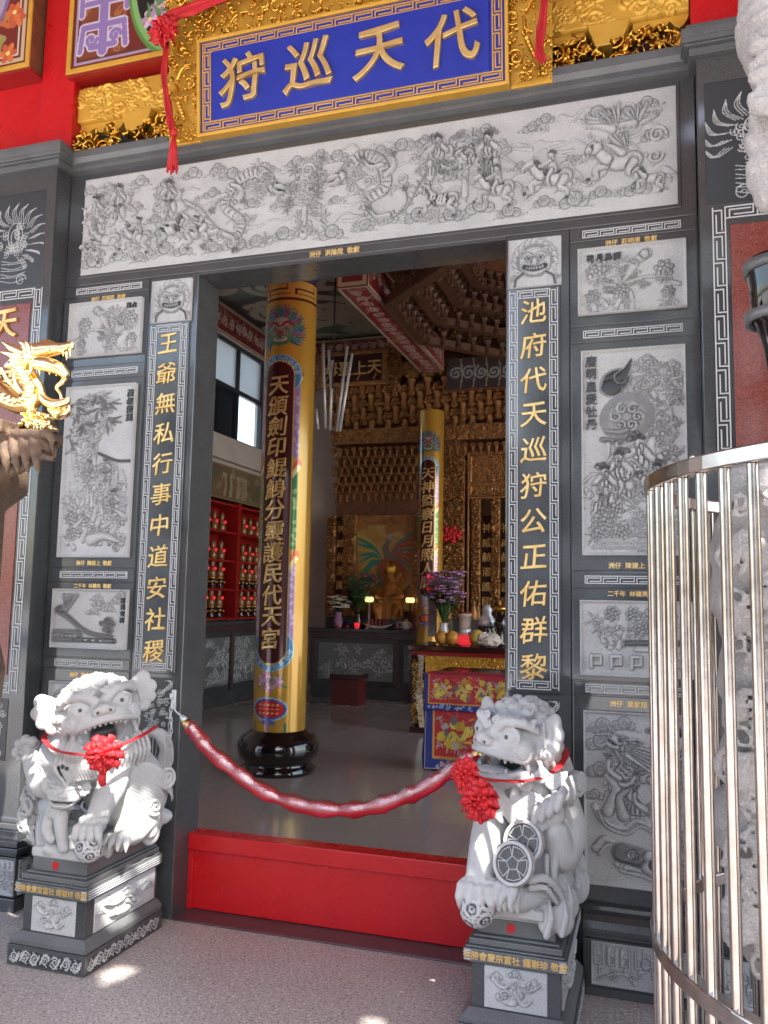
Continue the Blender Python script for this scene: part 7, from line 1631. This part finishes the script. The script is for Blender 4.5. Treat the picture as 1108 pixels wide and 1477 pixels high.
MB().lathe([(.0, 0), (.045*1, .02*q), (.055, .25*q), (.075, .45*q), (.085, .47*q), (.09, .75*q), (.098, .9*q), (.10, .985*q), (.06, 1.0*q), (.0, 1.0*q)], (q1[0], q1[1], q1[2]), 20).build('body', 'black_lacquer', vp, True)
for z_ in (.46, .88): MB().lathe([(.094, z_*q), (.106, z_*q), (.108, z_*q+.03), (.094, z_*q+.03)], (q1[0], q1[1], q1[2]), 20, False).build('carved_band', 'honed_granite', vp, True)
MB().tube([(q0[0], q0[1], q0[2]), (q0[0], q0[1], 5.74)], .008, 6).build('cord', 'black_iron', vp)

# ================================================================== censer roof with the golden dragon
yd = -1.5
def G(zx, zy, dy=0.): return PY(zx/5.677, 460+zy/5.677, yd+dy)
u = 1/5.677/430   # one step of the survey sketch in metres
gd = thing('golden_dragon', 'golden openwork dragon finial with gaping jaws on the ridge of the bronze roof', 'dragon finial', tuple(G(150, 905)))
a = G(-60, 150); b = G(610, 930); s = Sdf((a[0]-.02, yd-.12, b[2]-.02), (b[0]+.03, yd+.12, a[2]+.03), .0032)
def gch(P, r, k=.006, dy=0., n=5): s.chain([G(x, y_, dy) for x, y_ in P], [q*u*1.22 for q in r] if not np.isscalar(r) else r*u*1.22, None, k, False, n if len(P) > 2 else 0)
gch([(-60, 570), (60, 640), (170, 690), (255, 670), (290, 590), (235, 500), (185, 420), (210, 350)], [80, 82, 78, 70, 66, 70, 72, 70], .01)
bp = spline([(-60, 570), (60, 640), (170, 690), (255, 670), (290, 590), (235, 500), (185, 420)], 5)
for i, p in enumerate(bp):   # scales
    for k in (-1, 0, 1):
        e = G(p[0]+k*30*(.4 if i % 2 else 1), p[1]+(i % 2)*14-8); s.ell((e[0], yd-.118*.0-(93-abs(k)*20)*u, e[2]), 20*u, None, .002)
gch([(200, 300), (300, 270), (420, 250), (520, 240)], [70, 62, 50, 34], .012)       # brow and muzzle
gch([(500, 250), (560, 225), (590, 230), (585, 200), (555, 195)], [30, 28, 18, 14, 10]); gch([(420, 215), (380, 195), (330, 190)], [30, 26, 10])
s.ell(G(395, 250, -.05), 22*u, None, .003); s.ell(G(395, 250, .05), 22*u, None, .003); s.ell(G(540, 235, -.03), 20*u, None, .003)
for dy in (-.03, .03):
    gch([(290, 360), (370, 370), (470, 400), (535, 450)], [44, 50, 46, 32], .006, dy)          # upper jaw
    for x, y_ in ((320, 440), (400, 440), (455, 450), (500, 470)): gch([(x, y_-50), (x+6, y_+20)], [16, 3], .002, dy)
    for x, y_ in ((515, 270), (545, 300), (575, 270)): gch([(x, y_-20), (x+2, y_+40)], [13, 3], .002, dy)
    gch([(300, 500), (335, 580), (350, 640), (400, 685), (470, 700), (540, 680), (560, 660)], [16, 20, 28, 34, 36, 28, 16], .005, dy)
gch([(535, 460), (520, 510), (465, 560), (500, 620), (505, 680)], [22, 20, 13, 12, 16]); gch([(430, 740), (480, 780), (540, 760), (560, 720)], [34, 40, 34, 22]); s.ell(G(475, 770, -.03), 24*u, None, .003)
for P in (((200, 290), (110, 240), (20, 190)), ((190, 320), (100, 290), (10, 270)), ((210, 350), (120, 340), (40, 380)), ((230, 260), (210, 210), (160, 190)), ((180, 350), (90, 380), (40, 390)), ((240, 300), (150, 255), (60, 235))):
    for dy in (-.03, .025): gch(P, [34, 28, 6], .004, dy)
gch([(270, 340), (250, 430), (220, 480)], [14, 12, 6], .004, -.05); gch([(10, 400), (60, 500), (160, 610)], [8, 14, 6], .004, -.05); gch([(110, 460), (130, 540), (180, 600)], [10, 14, 6], .004, -.05)
for x, y_, r_ in ((260, 850, 36), (320, 840, 40), (380, 860, 36), (410, 890, 26), (290, 890, 36), (230, 880, 24), (350, 890, 36), (250, 800, 26), (380, 800, 26), (310, 780, 24)): s.ell(G(x, y_), (r_*u, .05, r_*u), None, .004); s.spiral(G(x, y_, -.052), (0, -1, 0), r_*u*.8, 7*u, 1.4, x, 1, .002)
gch([(255, 690), (265, 780), (270, 850)], [40, 34, 36])
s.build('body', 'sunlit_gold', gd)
br_ = thing('censer_roof', 'weathered bronze censer roof with ribbed tile ends below the golden dragon', 'censer', (-2.6, -1.35, 0))
a = G(-260, 880); b = G(490, 1480); s = Sdf((a[0], yd-.16, b[2]-.02), (b[0]+.02, yd+.30, a[2]+.03), .0055)
def bch(P, r, k=.008, dy=0., dys=None): s.chain([G(x, y_, (dys[i] if dys else dy)) for i, (x, y_) in enumerate(P)], [q*u for q in r] if not np.isscalar(r) else r*u, None, k, False, 4 if len(P) > 2 else 0)
for dy in (-.06, -.02, .02, .06, .1, .14, .18, .22): bch([(-260, 935), (0, 940), (250, 938), (385, 948)], [34, 36, 38, 36], .012, dy)
bch([(390, 930), (430, 990), (450, 1080), (470, 1165)], [30, 34, 26, 8], .01, -.06); bch([(330, 1120), (400, 1140), (470, 1165)], [30, 24, 8], .01, -.06)
bch([(-260, 1010), (0, 1015), (330, 1010)], 56, .01, -.035); bch([(-260, 1110), (0, 1115), (300, 1105)], 50, .01, -.03); bx_ = (G(-260, 930)+G(190, 930))/2; s.box((bx_[0], yd+.05, bx_[2]), ((G(190, 930)-G(-260, 930))[0]/2, .155, .022), None, .004, .006); s.box((bx_[0]-.01, yd+.03, bx_[2]-.035), ((G(190, 930)-G(-260, 930))[0]/2-.02, .11, .03), None, .004, .006); bch([(350, 1010), (395, 1060), (380, 1110)], [60, 55, 30], .012, -.03)
for i, x in enumerate(range(-250, 330, 84)):
    xx = x+20; bch([(xx, 950), (xx+8, 1050), (xx+30, 1180), (xx+45, 1270)], [34, 40, 33, 7], .003, 0, [-.05, -.062, -.075, -.08]); bch([(xx+40, 960), (xx+50, 1060), (xx+65, 1150)], [18, 22, 8], .004, 0, [-.05, -.06, -.065])
bch([(-260, 1080), (0, 1090), (200, 1080), (390, 1040)], [60, 60, 60, 50], .02, -.02); bch([(-260, 1200), (0, 1230), (140, 1230), (250, 1180)], [70, 66, 50, 30], .02, .02); bch([(-260, 1330), (-60, 1330), (60, 1270)], [60, 50, 40], .02, .03)
s.build('roof_corner', 'bronze', br_)
zc_ = G(0, 1400)[2]; MB().lathe([(.05, 0), (.30, .0), (.30, .06), (.2, .12), (.16, .4), (.22, .8), (.36, .95), (.38, 1.3), (.34, 1.45), (.34, zc_-.02), (.42, zc_+.05), (.42, zc_+.13), (.0, zc_+.2)], (-2.75, -1.30, 0), 24).build('censer_body', 'bronze', br_, True)


# ================================================================== the street the polished stone mirrors: houses facing the court
def house(label, x0, x1, h, floors, m, y1=-24.):
    t = thing('house', label, 'house', ((x0+x1)/2, y1, -.16)); MB().box(x0, x1, y1-8, y1, -.159, h).build('wall', m, t); MB().box(x0-.2, x1+.2, y1-8.2, y1+.4, h+.001, h+.3).build('roof', 'concrete', t)
    nx = max(2, int((x1-x0)/2.4))
    for f in range(floors):
        for i in range(nx):
            wx = x0+(i+.5)*(x1-x0)/nx; wz = .7+f*3.1; MB().box(wx-.7, wx+.7, y1+.003, y1+.08, wz, wz+1.7).build('window', 'house_glass', t)
mat('tile_wall', (.22, .12, .09), .6, col2=(.16, .09, .07), scale=2.)
house('pale three storey house facing the temple court, at the end of the row', -22, -13, 10.2, 3, 'house_wall'); house('brown tiled two storey house between the two pale houses', -12.6, -5, 7., 2, 'tile_wall'); house('pale four storey house opposite the temple doorway', -4.2, 3.5, 13.4, 4, 'house_wall'); house('low brown tiled house beyond the four storey one', 6.5, 14, 6.6, 2, 'tile_wall'); house('tall pale house at the far end of the row', 15, 24, 12., 3, 'house_wall')
spotL = [(-.12, -.10), (.02, -.13), (.10, -.03), (.06, .06), (.11, .14), (-.02, .12), (-.08, .17), (-.14, .04)]
sc = lambda P, k, kx=1.: [(a*k*kx, b*k) for a, b in P]
sunspot((-2.31, -.58, .72), sc(spotL, 1.0)); sunspot((-2.75, -.53, .86), sc(spotL, .35)); sunspot((-2.66, -.48, 1.02), sc(spotL, .5, .7)); sunspot((-2.26, -.35, .50), sc(spotL, .8)); sunspot((-2.29, -.45, .22), sc(spotL, .8)); sunspot((-2.18, -.62, 0), sc(spotL, .5))
sunspot((-.60, -.66, .66), sc(spotL, .55)); sunspot((-.40, -.64, .87), sc(spotL, .8)); sunspot((-.40, -.68, .56), sc(spotL, .5)); sunspot((-.27, -.45, .25), sc(spotL, .7, .8)); sunspot((-.33, -.62, .82), sc(spotL, .3))
sunspot((-1.02, -.62, 0), sc(spotL, .35)); sunspot((-.95, -.85, 0), sc(spotL, .3)); sunspot((-.12, -.28, 0), sc(spotL, .6)); sunspot((-2.02, -1.5, 2.35), sc(spotL, 3.0))
tag(canopy(HOLES).build('porch_ceiling_sun_mask', 'roof_board'), kind='structure')  # unseen ceiling pierced with made-up holes that shape the sunlight
